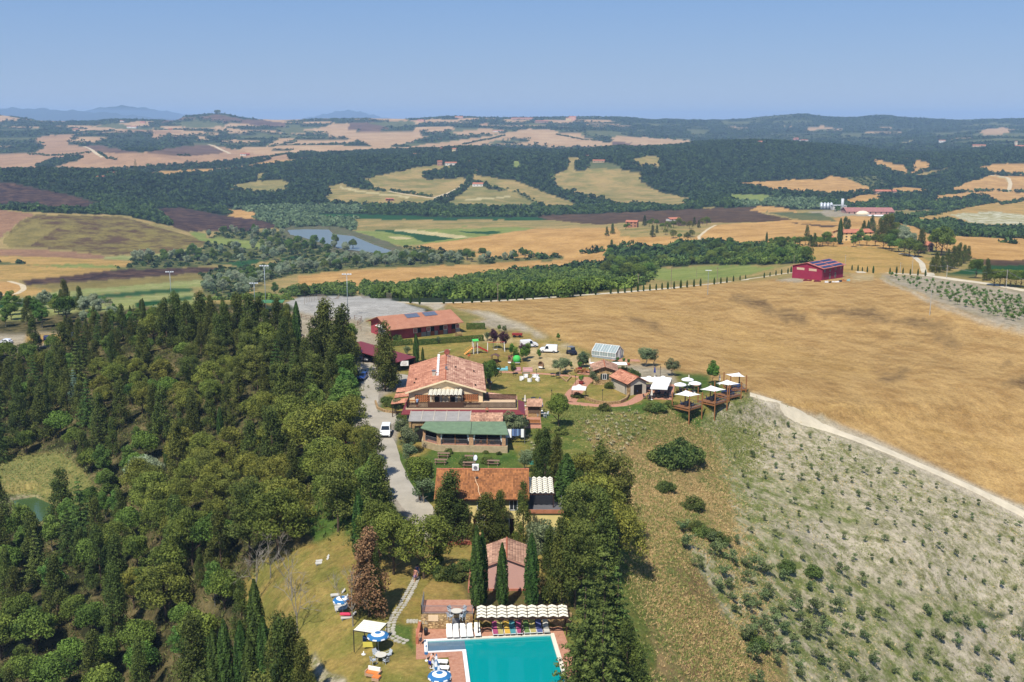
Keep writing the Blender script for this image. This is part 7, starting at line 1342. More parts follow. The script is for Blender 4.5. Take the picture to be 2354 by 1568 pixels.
# bales, yard things
p=at(1054,776);m=MB().tube((-.6,0,.75),(.7,0,.75),.75,n=16);tag(m.build('hay_bale',mat('hay',(140,116,72),var=.2,scale=6),None,p,R(31)),'dark round hay bale at the right end of the stable','hay bale')
def hedge(a,b,w_,h_,label):
 a,b=at(*a),at(*b);d_=b-a;L_=Vector((d_.x,d_.y)).length;n=int(L_*210*(h_+w_));r=np.random.default_rng(int(a.x*7)%999+5);P_=np.stack([r.uniform(0,L_,n),r.uniform(-w_/2,w_/2,n),r.uniform(.05,h_,n)],1);f_=r.integers(0,4,n)
 P_[:,2]=np.where(f_==0,h_+r.normal(0,.04,n),P_[:,2]);P_[:,1]=np.where(f_==1,-w_/2+r.normal(0,.04,n),np.where(f_==2,w_/2+r.normal(0,.04,n),P_[:,1]));P_[:,0]=np.where(f_==3,np.where(r.random(n)<.5,0,L_),P_[:,0]);N_=np.stack([np.zeros(n),np.where(f_==1,-1.,np.where(f_==2,1.,0)),np.where(f_==0,1.,.2)],1)
 V_,T_=leaves(P_,N_,.2,r);o=mesh_np('hedge',V_,T_,HEDGEM,attrs={'leaf':np.repeat(np.clip(r.normal(.5,.25,n),0,1),3)});o.location=a;o.rotation_euler=(0,0,math.atan2(d_.y,d_.x));o.rotation_euler[1]=-math.atan2(d_.z,L_);tag(o,label,'hedge','clipped hedges below the stable');return o
hedge((897,796),(947,792),1.1,1.3,'clipped hedge below the left stalls');hedge((955,794),(1005,790),1.1,1.3,'clipped hedge below the middle stalls');hedge((1010,790),(1110,783),1.2,1.4,'longest clipped hedge below the right stalls');hedge((1073,757),(1114,756),1.6,1.5,'clipped hedge on the slope right of the stable');hedge((905,850),(950,838),1.4,1.2,'hedge behind the main house by the carport')
# carport
cpt=empty('carport',(-38.5,254.5,.1),math.atan2(-18.0,15.0),'long low carport with dark red metal roof beside the drive','carport')
m=MB();m.slab([(0,-2.6,2.2),(23.0,-2.6,2.2),(23.0,2.8,2.7),(0,2.8,2.7)],.12);m.build('roof',REDM,cpt)
for i in range(6):
 for y in(-2.4,2.6):MB().box(.2+i*4.5,.36+i*4.5,y-.08,y+.08,-1,2.15 if y<0 else 2.6).build('post',DARKW,cpt)
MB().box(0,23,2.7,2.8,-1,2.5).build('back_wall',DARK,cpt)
for(u,v),rgb,lab_,rz in(((829,820),(70,74,84),'small grey car parked under the left end of the carport',-115),((840,824),(214,216,218),'white car parked under the carport',-115),((849,829),(92,92,96),'dark grey car parked under the carport beside the white one',-115),((833,872),(34,66,130),'blue car parked under trees on the left of the drive',-95),((897,884),(24,34,72),'dark blue car in the shade behind the main house',-80),((818,1022),(38,44,48),'black car half hidden by pines on the left of the drive',70)):car('car',at(u,v),R(rz),lab_,rgb)
car('van',at(887,1000),R(-88),'white van driving down the gravel drive by the veranda',(236,238,238));car('van',at(1261,810),R(-172+180),'white van parked on the sandy lot, side on',(238,238,236)).rotation_euler[2]=R(172);car('van',at(1216,798),R(15),'white van half hidden by trees on the sandy lot',(230,230,230))
for(u,v),rgb,lab_,rz in(((12,790),(226,228,230),'white car at the left edge of the parking ground',170),((85,783),(60,66,84),'dark car left of a pair behind the trees',120),((108,782),(28,36,80),'dark blue car right of a pair behind the trees',110),((162,775),(36,60,120),'blue car parked farthest right behind the conifers',140),((612,792),(90,104,120),'grey blue car among the dark conifers',0)):car('car',at(u,v),R(rz),lab_,rgb)
p=at(1314,815);e=empty('utility_buggy',p,R(-60),'dark blue off-road buggy at the right of the sandy lot','buggy');bm_=CL('buggy_blue',(36,44,66));m=MB();m.prism([(-1.3,-.65),(1.4,-.6),(1.4,.6),(-1.3,.65)],.45,.9);m.build('body',bm_,e);MB().prism([(.3,-.6),(1.35,-.5),(1.35,.5),(.3,.6)],.9,1.15).build('bonnet',bm_,e);MB().box(-.9,.5,-.65,.65,1.85,1.92).build('roof',GREYM,e)
for x in(-.85,.45):
 for y in(-.6,.6):MB().bar((x+(.25 if x>0 else 0),y,.9),(x,y,1.86),.06).build('roll_bar',DKMET,e)
for x in(-.85,.95):
 for y in(-.68,.68):w_=MB().tube((x,y-.13,.36),(x,y+.13,.36),.36,n=14).build('wheel',TYRE,e)
m=MB();m.slab([(.7,-.55,1.2),(.7,.55,1.2),(.5,.55,1.8),(.5,-.55,1.8)],.02);m.build('windscreen',GLC,e)
# shelter, arena fence
p=at(627,716);e=empty('riding_shelter',p,R(4),'open shelter with flat green roof beside the grey arena','shelter');MB().box(-3.4,3.4,-2.5,2.5,2.9,3.1).build('roof',mat('green_roof_sheet',(76,128,84),var=.06),e)
for x in(-2.6,2.6):
 for y in(-2,2):MB().box(x-.14,x+.14,y-.14,y+.14,-.5,2.9).build('post',mat('brown_post',(104,66,54)),e)
def fence(pts_,h_,gap,label,m=POSTW,rails=2,group='timber fences'):
 A_=[at(u,v)for u,v in pts_];e=empty('fence',A_[0],0,label,'fence',group);P_=[];post0=None
 for a,b in zip(A_[:-1],A_[1:]):n=max(1,int((b-a).length/gap));P_+=[a.lerp(b,i/n)for i in range(n)]
 P_.append(A_[-1])
 for q in P_:q.z=gz(q.x,q.y)
 for q in P_:
  if post0 is None:post0=MB().box(-.05,.05,-.05,.05,-.3,h_).build('post',m,e);o=post0
  else:o=post0.copy();COL.objects.link(o);o.parent=e
  o.location=q-A_[0]
 for k in range(rails):
  r_=MB();z=h_*(1-k*.45)-.06
  for a,b in zip(P_[:-1],P_[1:]):r_.bar(a-A_[0]+Vector((0,0,z)),b-A_[0]+Vector((0,0,z)),.06)
  if len(P_)>1:r_.build('rail',m,e)
 return e
fence(cV([(640,745),(662,725),(725,738),(790,752),(830,760)]),1.2,2.4,'brown rail fence between the parking ground and the arena',mat('fence_brown',(112,76,52)))
fence(cV([(700,700),(730,690),(780,684),(830,682),(900,688)]),2.2,5,'tall thin posts along the far edge of the arena',WOODP,1);fence(cV([(560,790),(700,780)]),1.2,2.4,'brown rail fence by the free-standing cypress',_M['fence_brown']);fence(cV([(822,748),(832,738),(815,735)]),1.3,2,'rail fence beside the stable gable',_M['fence_brown'])
# ------------------------------------------------------------------ crimson barn
bp=at(1868,643);ba=empty('crimson_barn',(bp.x,bp.y,bp.z-.1),R(12),'crimson two-storey barn with solar roof on the far rise','barn');KB=bp.y/F
bw,bl=15.0,15.5
pa=at(1889,645);pb=at(1950,641)
ba.location=(pa.x,pa.y,pa.z);ang=R(46);ba.rotation_euler=(0,0,ang);BL,BD=18.6,14.0
gable_wall(ba,0,BL,0,BD,5.2,6.9,CRIMW,axis='x',z0=-2)
m=MB();m.slab([(-.5,-.9,5.05),(BL+.5,-.9,5.05),(BL+.5,BD/2,7.05),(-.5,BD/2,7.05)],.15);m.slab([(-.5,BD/2,7.05),(BL+.5,BD/2,7.05),(BL+.5,BD+.9,5.05),(-.5,BD+.9,5.05)],.15);m.build('roof',mat('barn_roof',(186,114,100),var=.1),ba)
sl=2.0/(BD/2+.9)
for x0 in(.5,9.6):
 for j in range(3):
  for i in range(6):y=-.4+j*2.5+(.3 if j else 0);x=x0+i*1.4;z=5.05+(y+.9)*sl+.1;m=MB();m.slab([(x,y,z),(x+1.3,y,z),(x+1.3,y+1.65,z+1.65*sl),(x,y+1.65,z+1.65*sl)],.05);m.build('solar_panel',SOLAR,ba)
for x in(2.2,6.8,11.6,16.3):window(ba,x,3.3,.9,1.2,0,frame=mat('grey_frame',(150,160,160)))
for x in(6.8,11.6):window(ba,x,.2,1.0,2.1,0,frame=_M['grey_frame'],name='door')
for y in(2.6,8.3):w_=MB().box(-.04,-.004,y,y+3.6,3.6,4.6).build('glass_block_window',mat('glass_block',(206,178,150),var=.1,scale=3),ba)
for i,(u,v,w_,h_,rgb,nme_,lab_)in enumerate([(1849,641,1.3,1.1,(226,222,218),'water_tank','white cube tank at the left corner of the crimson barn'),(1856,646,3.4,.8,(110,34,46),'farm_implement','dark red harrow along the crimson gable'),(1878,648,2.6,.8,(110,34,46),'farm_implement','second red harrow right of the first'),(1900,650,1.4,.9,(224,224,226),'feed_sack','white sacks heaped before the barn wall'),(1908,650,1.0,.7,(36,36,44),'tool_box','black box between the white heaps'),(1920,649,2.6,.5,(228,228,230),'white_trough','white trough before the barn door'),(1931,648,1.6,.9,(44,40,60),'tyre_stack','dark tyres heaped before the barn'),(1940,647,1.8,1.2,(176,120,70),'timber_pile','orange timber pile at the right of the barn'),(1950,646,1.2,1.1,(150,186,186),'green_tank','pale green tank at the right corner of the barn')]):
 q=at(u,v);m=MB();r_=random.Random(i)
 for j in range(5):a=r_.uniform(-w_/2,w_/2-.3);b=r_.uniform(-.3,.2);m.prism([(a,b),(a+w_*.3,b-.1),(a+w_*.35,b+.3),(a+.05,b+.35)],0,h_*r_.uniform(.5,1))
 m.box(-w_/2,w_/2,-.15,.3,0,h_*.45);tag(m.build(nme_,CL('clutter%d'%i,rgb),None,q),lab_,nme_.split('_')[-1])
# ------------------------------------------------------------------ stone cottage, annexe, greenhouse
cot=empty('stone_cottage',(17.2,223.6,0),R(-2),'small ochre stone cottage with green shutters in the garden','cottage')
gable_wall(cot,0,4.8,0,6,3.1,3.9,STONEW,z0=-1.2);gable_roof(cot,0,4.8,0,6,3.2,4.05,TILE_P,over=.45,seed=41,fascia=DARKW,w=.25);window(cot,2.35,1.3,.8,1.1,0,shutters=mat('green_shutter',(50,62,54)))
r_=random.Random(9);s0_=None
for i in range(120):
 x=r_.uniform(.1,4.7);z=r_.uniform(-.9,3.0)
 if 1.4<x<3.3 and 1.1<z<2.6:continue
 o=m0.copy();COL.objects.link(o);o.parent=cot;o.rotation_euler=(R(90),0,0);o.location=(x,0,z);o.scale=(r_.uniform(.1,.22),r_.uniform(.06,.1),.035)
for y in(2.6,4.2):window(cot,y,1.2,.7,1.3,side=(4.8,1),shutters=None,frame=DARKW)
an=empty('cottage_annexe',(23.6,214.6,0),R(23),'low pale annexe with red tiled roof joined to the stone cottage','annexe')
gable_wall(an,0,4.2,0,7.2,2.5,3.6,CONCW,z0=-1);gable_roof(an,0,4.2,0,7.2,2.6,3.7,TILE_R,over=.35,seed=51,fascia=DARKW,w=.25);MB().box(1.3,3.2,-.08,-.004,0,2.1).build('doorway',DARK,an);MB().box(-.03,.5,-.06,.55,-.8,2.45).build('stone_quoin',STONEW,an)
gh=empty('greenhouse',(18.9,251.5,0),R(-31),'white framed greenhouse at the edge of the wheat','greenhouse');GW,GL_,GE,GR=4.2,6.2,1.5,2.9
MB().box(0,GL_,0,GW,-.8,.45).build('base_wall',mat('grey_base',(150,160,164)),gh);GGL=mat('greenhouse_glass',(150,164,162),rough=.15,var=.05,spec=.6)
for i in range(9):
 x0=i*GL_/9+.04;x1=(i+1)*GL_/9-.04;MB().box(x0,x1,.03,.05,.45,GE).build('pane',GGL,gh)
 m=MB();m.slab([(x0,0,GE),(x1,0,GE),(x1,GW/2,GR),(x0,GW/2,GR)],.02);m.build('pane',GGL,gh)
m=MB();m.slab([(0,GW/2,GR),(GL_,GW/2,GR),(GL_,GW,GE),(0,GW,GE)],.02);m.build('back_glass',GGL,gh);m=MB();m.add([(GL_-.02,0,.45),(GL_-.02,GW,.45),(GL_-.02,GW,GE),(GL_-.02,GW/2,GR-.02),(GL_-.02,0,GE)],[(0,1,2,3,4)]);m.add([(.02,0,.45),(.02,GW,.45),(.02,GW,GE),(.02,GW/2,GR-.02),(.02,0,GE)],[(4,3,2,1,0)]);m.build('end_glass',GGL,gh)
f=MB()
for i in range(10):
 x=i*GL_/9;big=.09 if i%3==0 else .045;f.bar((x,-.02,.45),(x,-.02,GE),big);f.bar((x,-.02,GE+.04),(x,GW/2,GR+.05),big);f.bar((x,GW/2,GR+.05),(x,GW,GE+.05),big)
for y,z in((0,GE),(0,.48),(GW/2,GR+.04),(GW,GE)):f.bar((0,y,z),(GL_,y,z),.09)
for y in(0,.8,1.6,2.6,3.4,4.2):f.bar((GL_,y,.45),(GL_,y,GE+(1.4*(1-abs(y-2.1)/2.1))),.06)
f.build('white_frame',WHITEP,gh);MB().box(GL_+.02,GL_+.08,1.7,2.5,0,2.0).build('door',WHITEP,gh)
tag(ribbon('terrace_paving',cV([(1405,828),(1430,826),(1470,829)]),3.0,BRICKP,'paving before the greenhouse',.08),None)
pg=empty('cottage_pergola',(17.6,231.8,0),0,'white canopy on thin posts behind the stone cottage','canopy');MB().box(-.4,7.6,0,2.6,2.5,2.56).build('canopy',CANVAS,pg)
for x in(-.3,3.6,7.5):MB().box(x-.04,x+.04,.02,.1,-.5,2.5).build('post',DKMET,pg)
# garden paths and walls round the cottage
for pts_,w_,lab_ in((cV([(1130,854),(1200,857),(1280,861),(1340,868)]),1.6,'brick path crossing the lawn'),(cV([(1350,868),(1335,885),(1318,905),(1306,925)]),4.0,'broad brick path left of the cottage'),(cV([(1305,925),(1340,930),(1390,934),(1440,932),(1470,915),(1482,900),(1490,885)]),2.6,'brick path curving below the cottage'),(cV([(1345,862),(1355,855),(1380,850)]),5.0,'brick yard left of the cottage')):ribbon('path',pts_,w_,BRICKP,lab_,.08,1.5)
q=[at(u,v)for u,v in cV([(1488,918),(1545,920),(1552,885),(1500,882)])];tag(MB().prism([(p_.x,p_.y)for p_ in q],-.3,.1).build('patio',BRICKP),'brick patio under the white canopies',None,None,'structure')
q=[at(u,v)for u,v in cV([(1195,985),(1245,985),(1240,935),(1200,938)])];tag(MB().prism([(p_.x,p_.y)for p_ in q],-.3,.08).build('patio',BRICKP),'brick patio round the little oven house',None,None,'structure')
def low_wall(pts_,label,h_=.5):
 A_=[at(u,v)for u,v in pts_];m=MB()
 for a,b in zip(A_[:-1],A_[1:]):
  n=max(1,int((b-a).length/.55))
  for i in range(n):q0=a.lerp(b,(i+.04)/n);q1=a.lerp(b,(i+.96)/n);m.bar(q0+Vector((0,0,h_*.4)),q1+Vector((0,0,h_*.4+random.uniform(-.03,.03))),.35,h_)
 tag(m.build('low_wall',STONEW),label,'wall','low garden walls')
low_wall(cV([(1345,918),(1370,927),(1400,931),(1425,928),(1440,920),(1445,910)]),'low stone wall curving round the grass mound',.7);low_wall(cV([(1288,867),(1302,878),(1312,868),(1305,858)]),'rocky edge of the small bed left of the cottage',.35);low_wall(cV([(863,925),(868,940),(885,947),(905,950),(925,951)]),'stone kerb of the planted bed by the apron',.5)
def canopy(p,w_,d_,rz,label,group=None,h_=2.3,furn=True):
 e=empty('garden_gazebo',p,rz,label,'gazebo',group);m=MB();a,b=w_/2,d_/2;c_=[(-a,-b,h_),(a,-b,h_),(a,b,h_),(-a,b,h_)];t_=[(-.4,-.3,h_+.4),(.4,-.3,h_+.4),(.4,.3,h_+.4),(-.4,.3,h_+.4)];m.add(c_+t_+[(x,y,z-.2)for x,y,z in c_],[(0,1,5,4),(1,2,6,5),(2,3,7,6),(3,0,4,7),(8,9,1,0),(9,10,2,1),(10,11,3,2),(11,8,0,3)]);m.build('canopy',CANVAS,e);m=MB();m.add([(x*1.2,y*1.2,z+.1)for x,y,z in t_]+[(0,0,h_+.72)],[(0,1,4),(1,2,4),(2,3,4),(3,0,4),(3,2,1,0)]);m.build('vent_cap',CANVAS,e)
 for x in(-a+.05,a-.05):
  for y in(-b+.05,b-.05):MB().box(x-.04,x+.04,y-.04,y+.04,-.3,h_).build('post',DKMET,e)
 return e
canopy(Vector((28.4,219.3,0)),3.3,3.3,R(-5),'white canopy at the left behind the row of three','white canopies by the cottage')
for i in range(3):canopy(Vector((29.7+.8*i,212.9+3.25*i,0)),3.4,3.2,R(-12),('nearest','middle','farthest')[i]+' of the three white canopies in a row','white canopies by the cottage')
canopy(at(1331,915),2.8,2.6,R(-8),'small cream canopy beside the brick path',None,2.1);canopy(at(1412,862)+Vector((0,3,0)),.1,.1,0,'thin post canopy')if False else None
for(u,v),k_,lab_ in(((1563,905),'openwhite','open white parasol at the near left of three'),((1580,893),'openwhite','open white parasol farthest of three'),((1597,902),'openwhite','open white parasol right of three'),((1466,906),'navy','folded navy parasol by the annexe door'),((1498,919),'cream','folded cream parasol at the patio corner'),((1514,910),'navy','folded blue parasol under the nearest canopy'),((1583,885),'cream','folded cream parasol behind the open ones'),((1654,884),'cream','folded cream parasol near the farthest deck'),((1356,846),'cream','folded cream parasol left of the cottage'),
  ((1207,933),'cream','folded pale parasol on the lawn behind the terrace'),((1241,938),'navy','folded navy parasol by the oven house'),((1246,945),'navywhite','folded blue and white parasol by the oven house'),((1505,866),'navy','folded navy parasol between the white canopies')):umbrella(k_,at(u,v),0,lab_,'parasol')
for(u,v),tk,ck,n_,lab_ in(((1505,913),'darkround','dark',4,'left dark set under the canopies'),((1522,915),'dark','dark',4,'middle dark set under the canopies'),((1538,914),'darkround','dark',4,'right dark set under the canopies'),((1492,918),'darkround','dark',3,'dark set at the patio corner'),((1490,893),'dark','dark',4,'set under the left canopy'),((1600,893),'bigwood','dark',4,'wooden round set by the white parasols'),((1568,902),'bigwood','dark',5,'near wooden round set by the parasols'),((1582,908),'bigwood','dark',4,'nearest wooden round set by the parasols'),((1332,857),'wood','wood',4,'pale wooden set left of the cottage'),((1352,858),'wood','wood',4,'second pale wooden set by the cottage'),((1462,904),'blue','blue',3,'blue-clothed set by the annexe'),((1247,958),'round','grey',4,'metal set beside the oven house')):table_set(u,v,tk,ck,n_,lab_,None,.95)
for(u,v),lab_ in(((1270,866),'dark garden table left, by the crossing path'),((1282,870),'dark garden table by the crossing path'),((1205,925),'small dark table on the lawn, left'),((1226,922),'small dark table on the lawn, right'),((1217,934),'small dark table on the lawn, nearest')):table('darkround',at(u,v),0,lab_,'table')
# ------------------------------------------------------------------ the four raised decks
def deck(cx,cy,rz,s_,label,z=.15,sail=2.3,back=.0):
 e=empty('raised_deck',(cx,cy,z),rz,label,'deck','raised timber decks');h_=s_/2
 b0=None
 for i in range(14):
  y=-h_+i*s_/14
  if b0 is None:b0=MB().box(-h_,h_,0,s_/14-.02,-.06,0).build('floor_board',DECKW,e);o=b0
  else:o=b0.copy();COL.objects.link(o);o.parent=e
  o.location=(0,y,0)
 for y in(-h_+.05,0,h_-.05):MB().bar((-h_,y,-.2),(h_,y,-.2),.12,.24).build('joist',POSTW,e)
 for x in(-h_+.02,h_-.02):MB().bar((x,-h_,-.36),(x,h_,-.36),.12,.22).build('beam',POSTW,e)
 for x,y in((-h_,-h_),(h_,-h_),(h_,h_),(-h_,h_)):
  X,Y=cx+x*math.cos(rz)-y*math.sin(rz),cy+x*math.sin(rz)+y*math.cos(rz);MB().tube((x*1.03,y*1.03,gz(X,Y)-z-.6),(x*1.03,y*1.03,sail+.35),.13,.12,10).build('post',POSTW,e)
 n=8;m=MB();P_=[];q=h_*.93
 for i in range(n+1):
  for j in range(n+1):
   a,b=i/n*2-1,j/n*2-1;pin=1-.13*(1-b*b)*abs(a)**3;pin2=1-.13*(1-a*a)*abs(b)**3;P_.append((a*q*pin,b*q*pin2,sail+.1*a*b+.04))
 m.add(P_,[(i*(n+1)+j,(i+1)*(n+1)+j,(i+1)*(n+1)+j+1,i*(n+1)+j+1)for i in range(n)for j in range(n)]);so=m.build('shade_sail',CANVAS,e,smooth=True)
 railing(e,[(-h_,-h_,0),(h_,-h_,0)],.75,GREYM,.5,name='rail');railing(e,[(h_,-h_,0),(h_,h_,0)],.75,GREYM,.5,name='rail')
 a=Vector((cx,cy,z));table('dark' if s_>3.9 else 'blue',a,rz,'table on the '+label,'table')
 for k in range(4):t_=rz+k*math.pi/2+.4;chair('blue' if k%2 else 'dark',(a.x+math.cos(t_),a.y+math.sin(t_),z),t_-math.pi/2,'chair on the '+label,'chair','chairs on the '+label[:40])
deck(34.3,206.2,R(44),4.0,'nearest raised deck under a cream sail');deck(40.0,210.2,R(44),4.0,'second raised deck under a white sail');deck(44.0,215.2,R(40),3.7,'third raised deck under a white sail');deck(46.6,221.0,R(12),3.4,'farthest raised deck under a flat white sail',sail=2.6)
# garden trees and pots right of the house
for u,v,s,k_,lab_ in[(1342,845,.95,'olive','olive in the garden left of the cottage'),(1286,862,.95,'olive','large olive beside the crossing path'),(1300,856,.8,'olive','olive behind the large one by the path'),(1366,884,.95,'olive','olive before the stone wall of the cottage'),(1348,843,.55,'young','small citrus tree behind the garden olives'),(1414,838,.6,'shrub','broad-leaved plant behind the greenhouse canopy'),(1482,843,1.1,'olive','split olive at the wheat edge, left crown'),(1500,842,1.0,'olive','split olive at the wheat edge, right crown'),(1545,864,.95,'olive','olive at the bend of the pale track'),(1637,884,1.35,'young','slim young tree on the dark grass'),(1640,889,.7,'shrub','low bush beneath the slim young tree'),
 (1406,893,.95,'shrub','grey-green bush at the cottage corner'),(1446,862,1.0,'shrub','reddish shrub behind the cottage annexe'),(1462,866,.9,'shrub','second reddish shrub behind the annexe'),(1430,856,.9,'shrub','climbing shrub above the annexe roof'),(1510,945,1.15,'shrub','dark bush at the top of the bank'),(1495,942,.9,'shrub','bush at the top of the bank, left'),(1540,935,.85,'shrub','pale round bush right of the dark one'),(1388,945,.9,'shrub','grey-green bush below the brick path'),(1326,914,.7,'shrub','cloud-pruned shrub at the small canopy'),(1577,960,.7,'shrub','green bush under the nearest deck'),
 (1134,802,1.0,'plum','dark purple plum tree, left of two'),(1158,806,.95,'plum','dark purple plum tree, right of two'),(1200,828,.8,'plum','purple plum tree among green ones'),(1176,818,.8,'young','young green tree by the swing'),(1186,830,.9,'young','young green tree beside the brown sign'),(1212,825,1.0,'young','leafy tree before the half hidden van'),(1205,832,1.0,'young','low leafy tree before the half hidden van'),(1240,825,.6,'young','small tree between the two vans'),(1180,861,.75,'young','young tree beside the pink cushions'),(1120,783,.55,'olive','small olive at the end of the long hedge'),(1148,762,.5,'young','sapling on the slope beyond the plum trees'),(1160,765,.5,'olive','small olive on the slope beyond the plum trees'),
 (935,817,.6,'olive','little olive below the hedge'),(1008,790,.45,'olive','little olive between two hedges'),(1058,828,.6,'shrub','bush behind the main roof'),(957,835,.7,'cypress','cypress behind the left slope of the main roof'),(972,833,.36,'cypress','small cypress behind the main roof'),(915,782,.9,'shrub','pale bush at the stable corner'),(800,797,.8,'broad','dark tree by the carport end'),(1283,783,.5,'young','sapling at the wheat edge'),(1313,848,.45,'young','sapling behind the garden olives'),(1335,845,.5,'olive','small olive near the buggy'),
 (1455,1000,.3,'shrub','weed bush on the bank'),(1072,1068,.8,'shrub','shrub before the yellow roof, middle'),(1120,1065,.7,'shrub','shrub above the yellow roof ridge'),(955,1075,1.0,'shrub','palm-like shrub beside the drive'),(940,1065,.9,'olive','olive by the drive above the palm-like shrub'),(1030,1043,.55,'shrub','red-flowering shrub at the veranda corner'),(1117,1042,.35,'shrub','small yellow-green bush by the plinth, left'),(1147,1045,.35,'shrub','small yellow-green bush by the plinth, right')]:put(k_,u,v,s,lab_)
def agave_mesh(seed):
 r=np.random.default_rng(seed);m=MB()
 for i in range(16):a=i*2.4;l_=r.uniform(.5,.8);e_=r.uniform(.25,1.1);d_=Vector((math.cos(a)*math.cos(e_),math.sin(a)*math.cos(e_),math.sin(e_)));s_=Vector((-math.sin(a),math.cos(a),0))*.06;t_=Vector((0,0,.05));m.add([-s_+t_,s_+t_,d_*l_*.6+s_*.8,d_*l_*.6-s_*.8,d_*l_+Vector((0,0,-.05))],[(0,1,2,3),(3,2,4)])
 return m
ag0=None;AGM=mat('agave_leaf',(150,150,116),rgb2=(176,160,124),scale=2,k=.8)
for p_ in scatter([cV([(1335,965),(1460,945),(1480,985),(1420,1050),(1400,1100),(1350,1010)]),cV([(1200,1010),(1250,1000),(1280,1040),(1230,1060)])],600,1.5,rg=np.random.default_rng(51))[:110]:
 if ag0 is None:ag0=agave_mesh(3).build('agave',AGM);o=ag0
 else:o=ag0.copy();COL.objects.link(o)
 o.location=p_;s_=random.uniform(.7,1.4);o.scale=(s_,s_,s_);o.rotation_euler=(0,0,random.uniform(0,6));tag(o,'spiky grey agave on the bank below the garden','agave','agaves on the bank')
# ------------------------------------------------------------------ playground
p=at(1092,813);e=empty('playground_slide',p,R(20),'playground tower with green roof, yellow ladder side and red slide','slide')
YEL=CL('play_yellow',(222,176,84));RD=CL('slide_red',(206,40,44));GRN=CL('play_green',(76,190,90))
for x in(-.5,.5):
 for y in(-.5,.5):MB().box(x-.06,x+.06,y-.06,y+.06,0,3.3).build('post',WHITEP,e)
MB().box(-.55,.55,-.55,.55,1.5,1.6).build('platform',POSTW,e);m=MB();m.slab([(-.75,-.75,3.2),(.75,-.75,3.2),(.75,0,3.6),(-.75,0,3.6)],.05);m.slab([(-.75,0,3.6),(.75,0,3.6),(.75,.75,3.2),(-.75,.75,3.2)],.05);m.build('roof',GRN,e)
m=MB();m.slab([(.5,-.3,1.65),(3.2,-.3,.2),(3.2,.3,.2),(.5,.3,1.65)][::1],.06);m.bar((.5,-.35,1.85),(3.2,-.35,.4),.06,.25);m.bar((.5,.35,1.85),(3.2,.35,.4),.06,.25);m.build('red_slide',RD,e);m=MB();m.slab([(-2.7,-.5,.05),(-.5,-.5,1.55),(-.5,.5,1.55),(-2.7,.5,.05)],.08);m.build('climbing_ramp',YEL,e)
for i in range(6):x=-2.5+i*.36;z=.1+i*.25;MB().box(x,x+.1,-.5,.5,z+.05,z+.16).build('ramp_rung',RD,e)
for s_ in(-.5,.5):MB().bar((-2.7,s_,.8),(-.5,s_,2.2),.05).build('handrail',YEL,e)
p=at(1140,808);e=empty('swing_set',p,R(8),'white swing frame beside the slide tower','swing');
for x in(-2.1,2.1):
 for y in(-.7,.7):MB().bar((x,y,0),(x*.95,0,2.3),.09).build('leg',WHITEP,e)
MB().bar((-2.1,0,2.3),(2.1,0,2.3),.09).build('crossbar',RD,e);m=MB();m.tube((-.5,0,2.3),(-.5,.1,.5),.015,n=4);m.tube((.3,0,2.3),(.3,.1,.5),.015,n=4);m.box(-.5,.3,0,.25,.45,.52);m.build('swing_seat',WHITEP,e)
p=at(1138,833);e=empty('play_hut',p,R(-10),'small open wooden play hut with brown roof','play hut')
for x in(-.75,.75):
 for y in(-.7,.7):MB().box(x-.05,x+.05,y-.05,y+.05,0,1.6).build('post',DARKW,e)
m=MB();m.slab([(-1.0,-.9,1.55),(0,-.9,2.0),(0,.9,2.0),(-1.0,.9,1.55)],.06);m.slab([(0,-.9,2.0),(1.0,-.9,1.55),(1.0,.9,1.55),(0,.9,2.0)],.06);m.build('roof',mat('hut_roof',(104,76,68)),e)
for y in(-.72,.72):MB().box(-.75,.75,y-.02,y+.02,.1,.6).build('side_panel',DARKW,e)
p=at(1188,833);tag(MB().lathe([(0,1.7),(.5,1.6),(.85,1.2),(.95,.7),(.8,.2),(.6,0)],n=16).build('play_dome',GRN,None,p,smooth=True),'bright green dome of the playground','play dome')
p=at(1187,829+10);e=empty('toy_table',p,0,'grey children table beside the green dome','table');MB().box(-.8,.8,-.4,.4,.5,.56).build('tabletop',CL('toy_grey',(150,150,150)),e)
for x in(-.7,.7):MB().box(x-.05,x+.05,-.3,.3,0,.5).build('leg',DKMET,e)
p=at(1022,812);e=empty('seesaw',p,R(20),'seesaw with a pale beam on the grass','seesaw');MB().bar((-1.5,0,.15),(1.5,0,.85),.14).build('beam',CL('seesaw_beam',(196,200,170)),e);MB().box(-.12,.12,-.15,.15,0,.5).build('pivot',POSTW,e)
for(u,v),lab_ in(((1027,815),'orange spring rocker left of the slide'),((1078,822),'orange spring rocker below the slide')):p=at(u,v);e=empty('spring_rocker',p,.5,lab_,'spring rocker');MB().tube((0,0,0),(0,0,.35),.08).build('spring',DKMET,e);m=MB();m.prism([(-.35,0),(-.1,.08),(.3,.05),(.35,-.05),(0,-.12)],.35,.7);m.bar((.2,0,.6),(.3,0,.95),.12);m.build('animal_body',CL('rocker_orange',(216,104,60)),e)
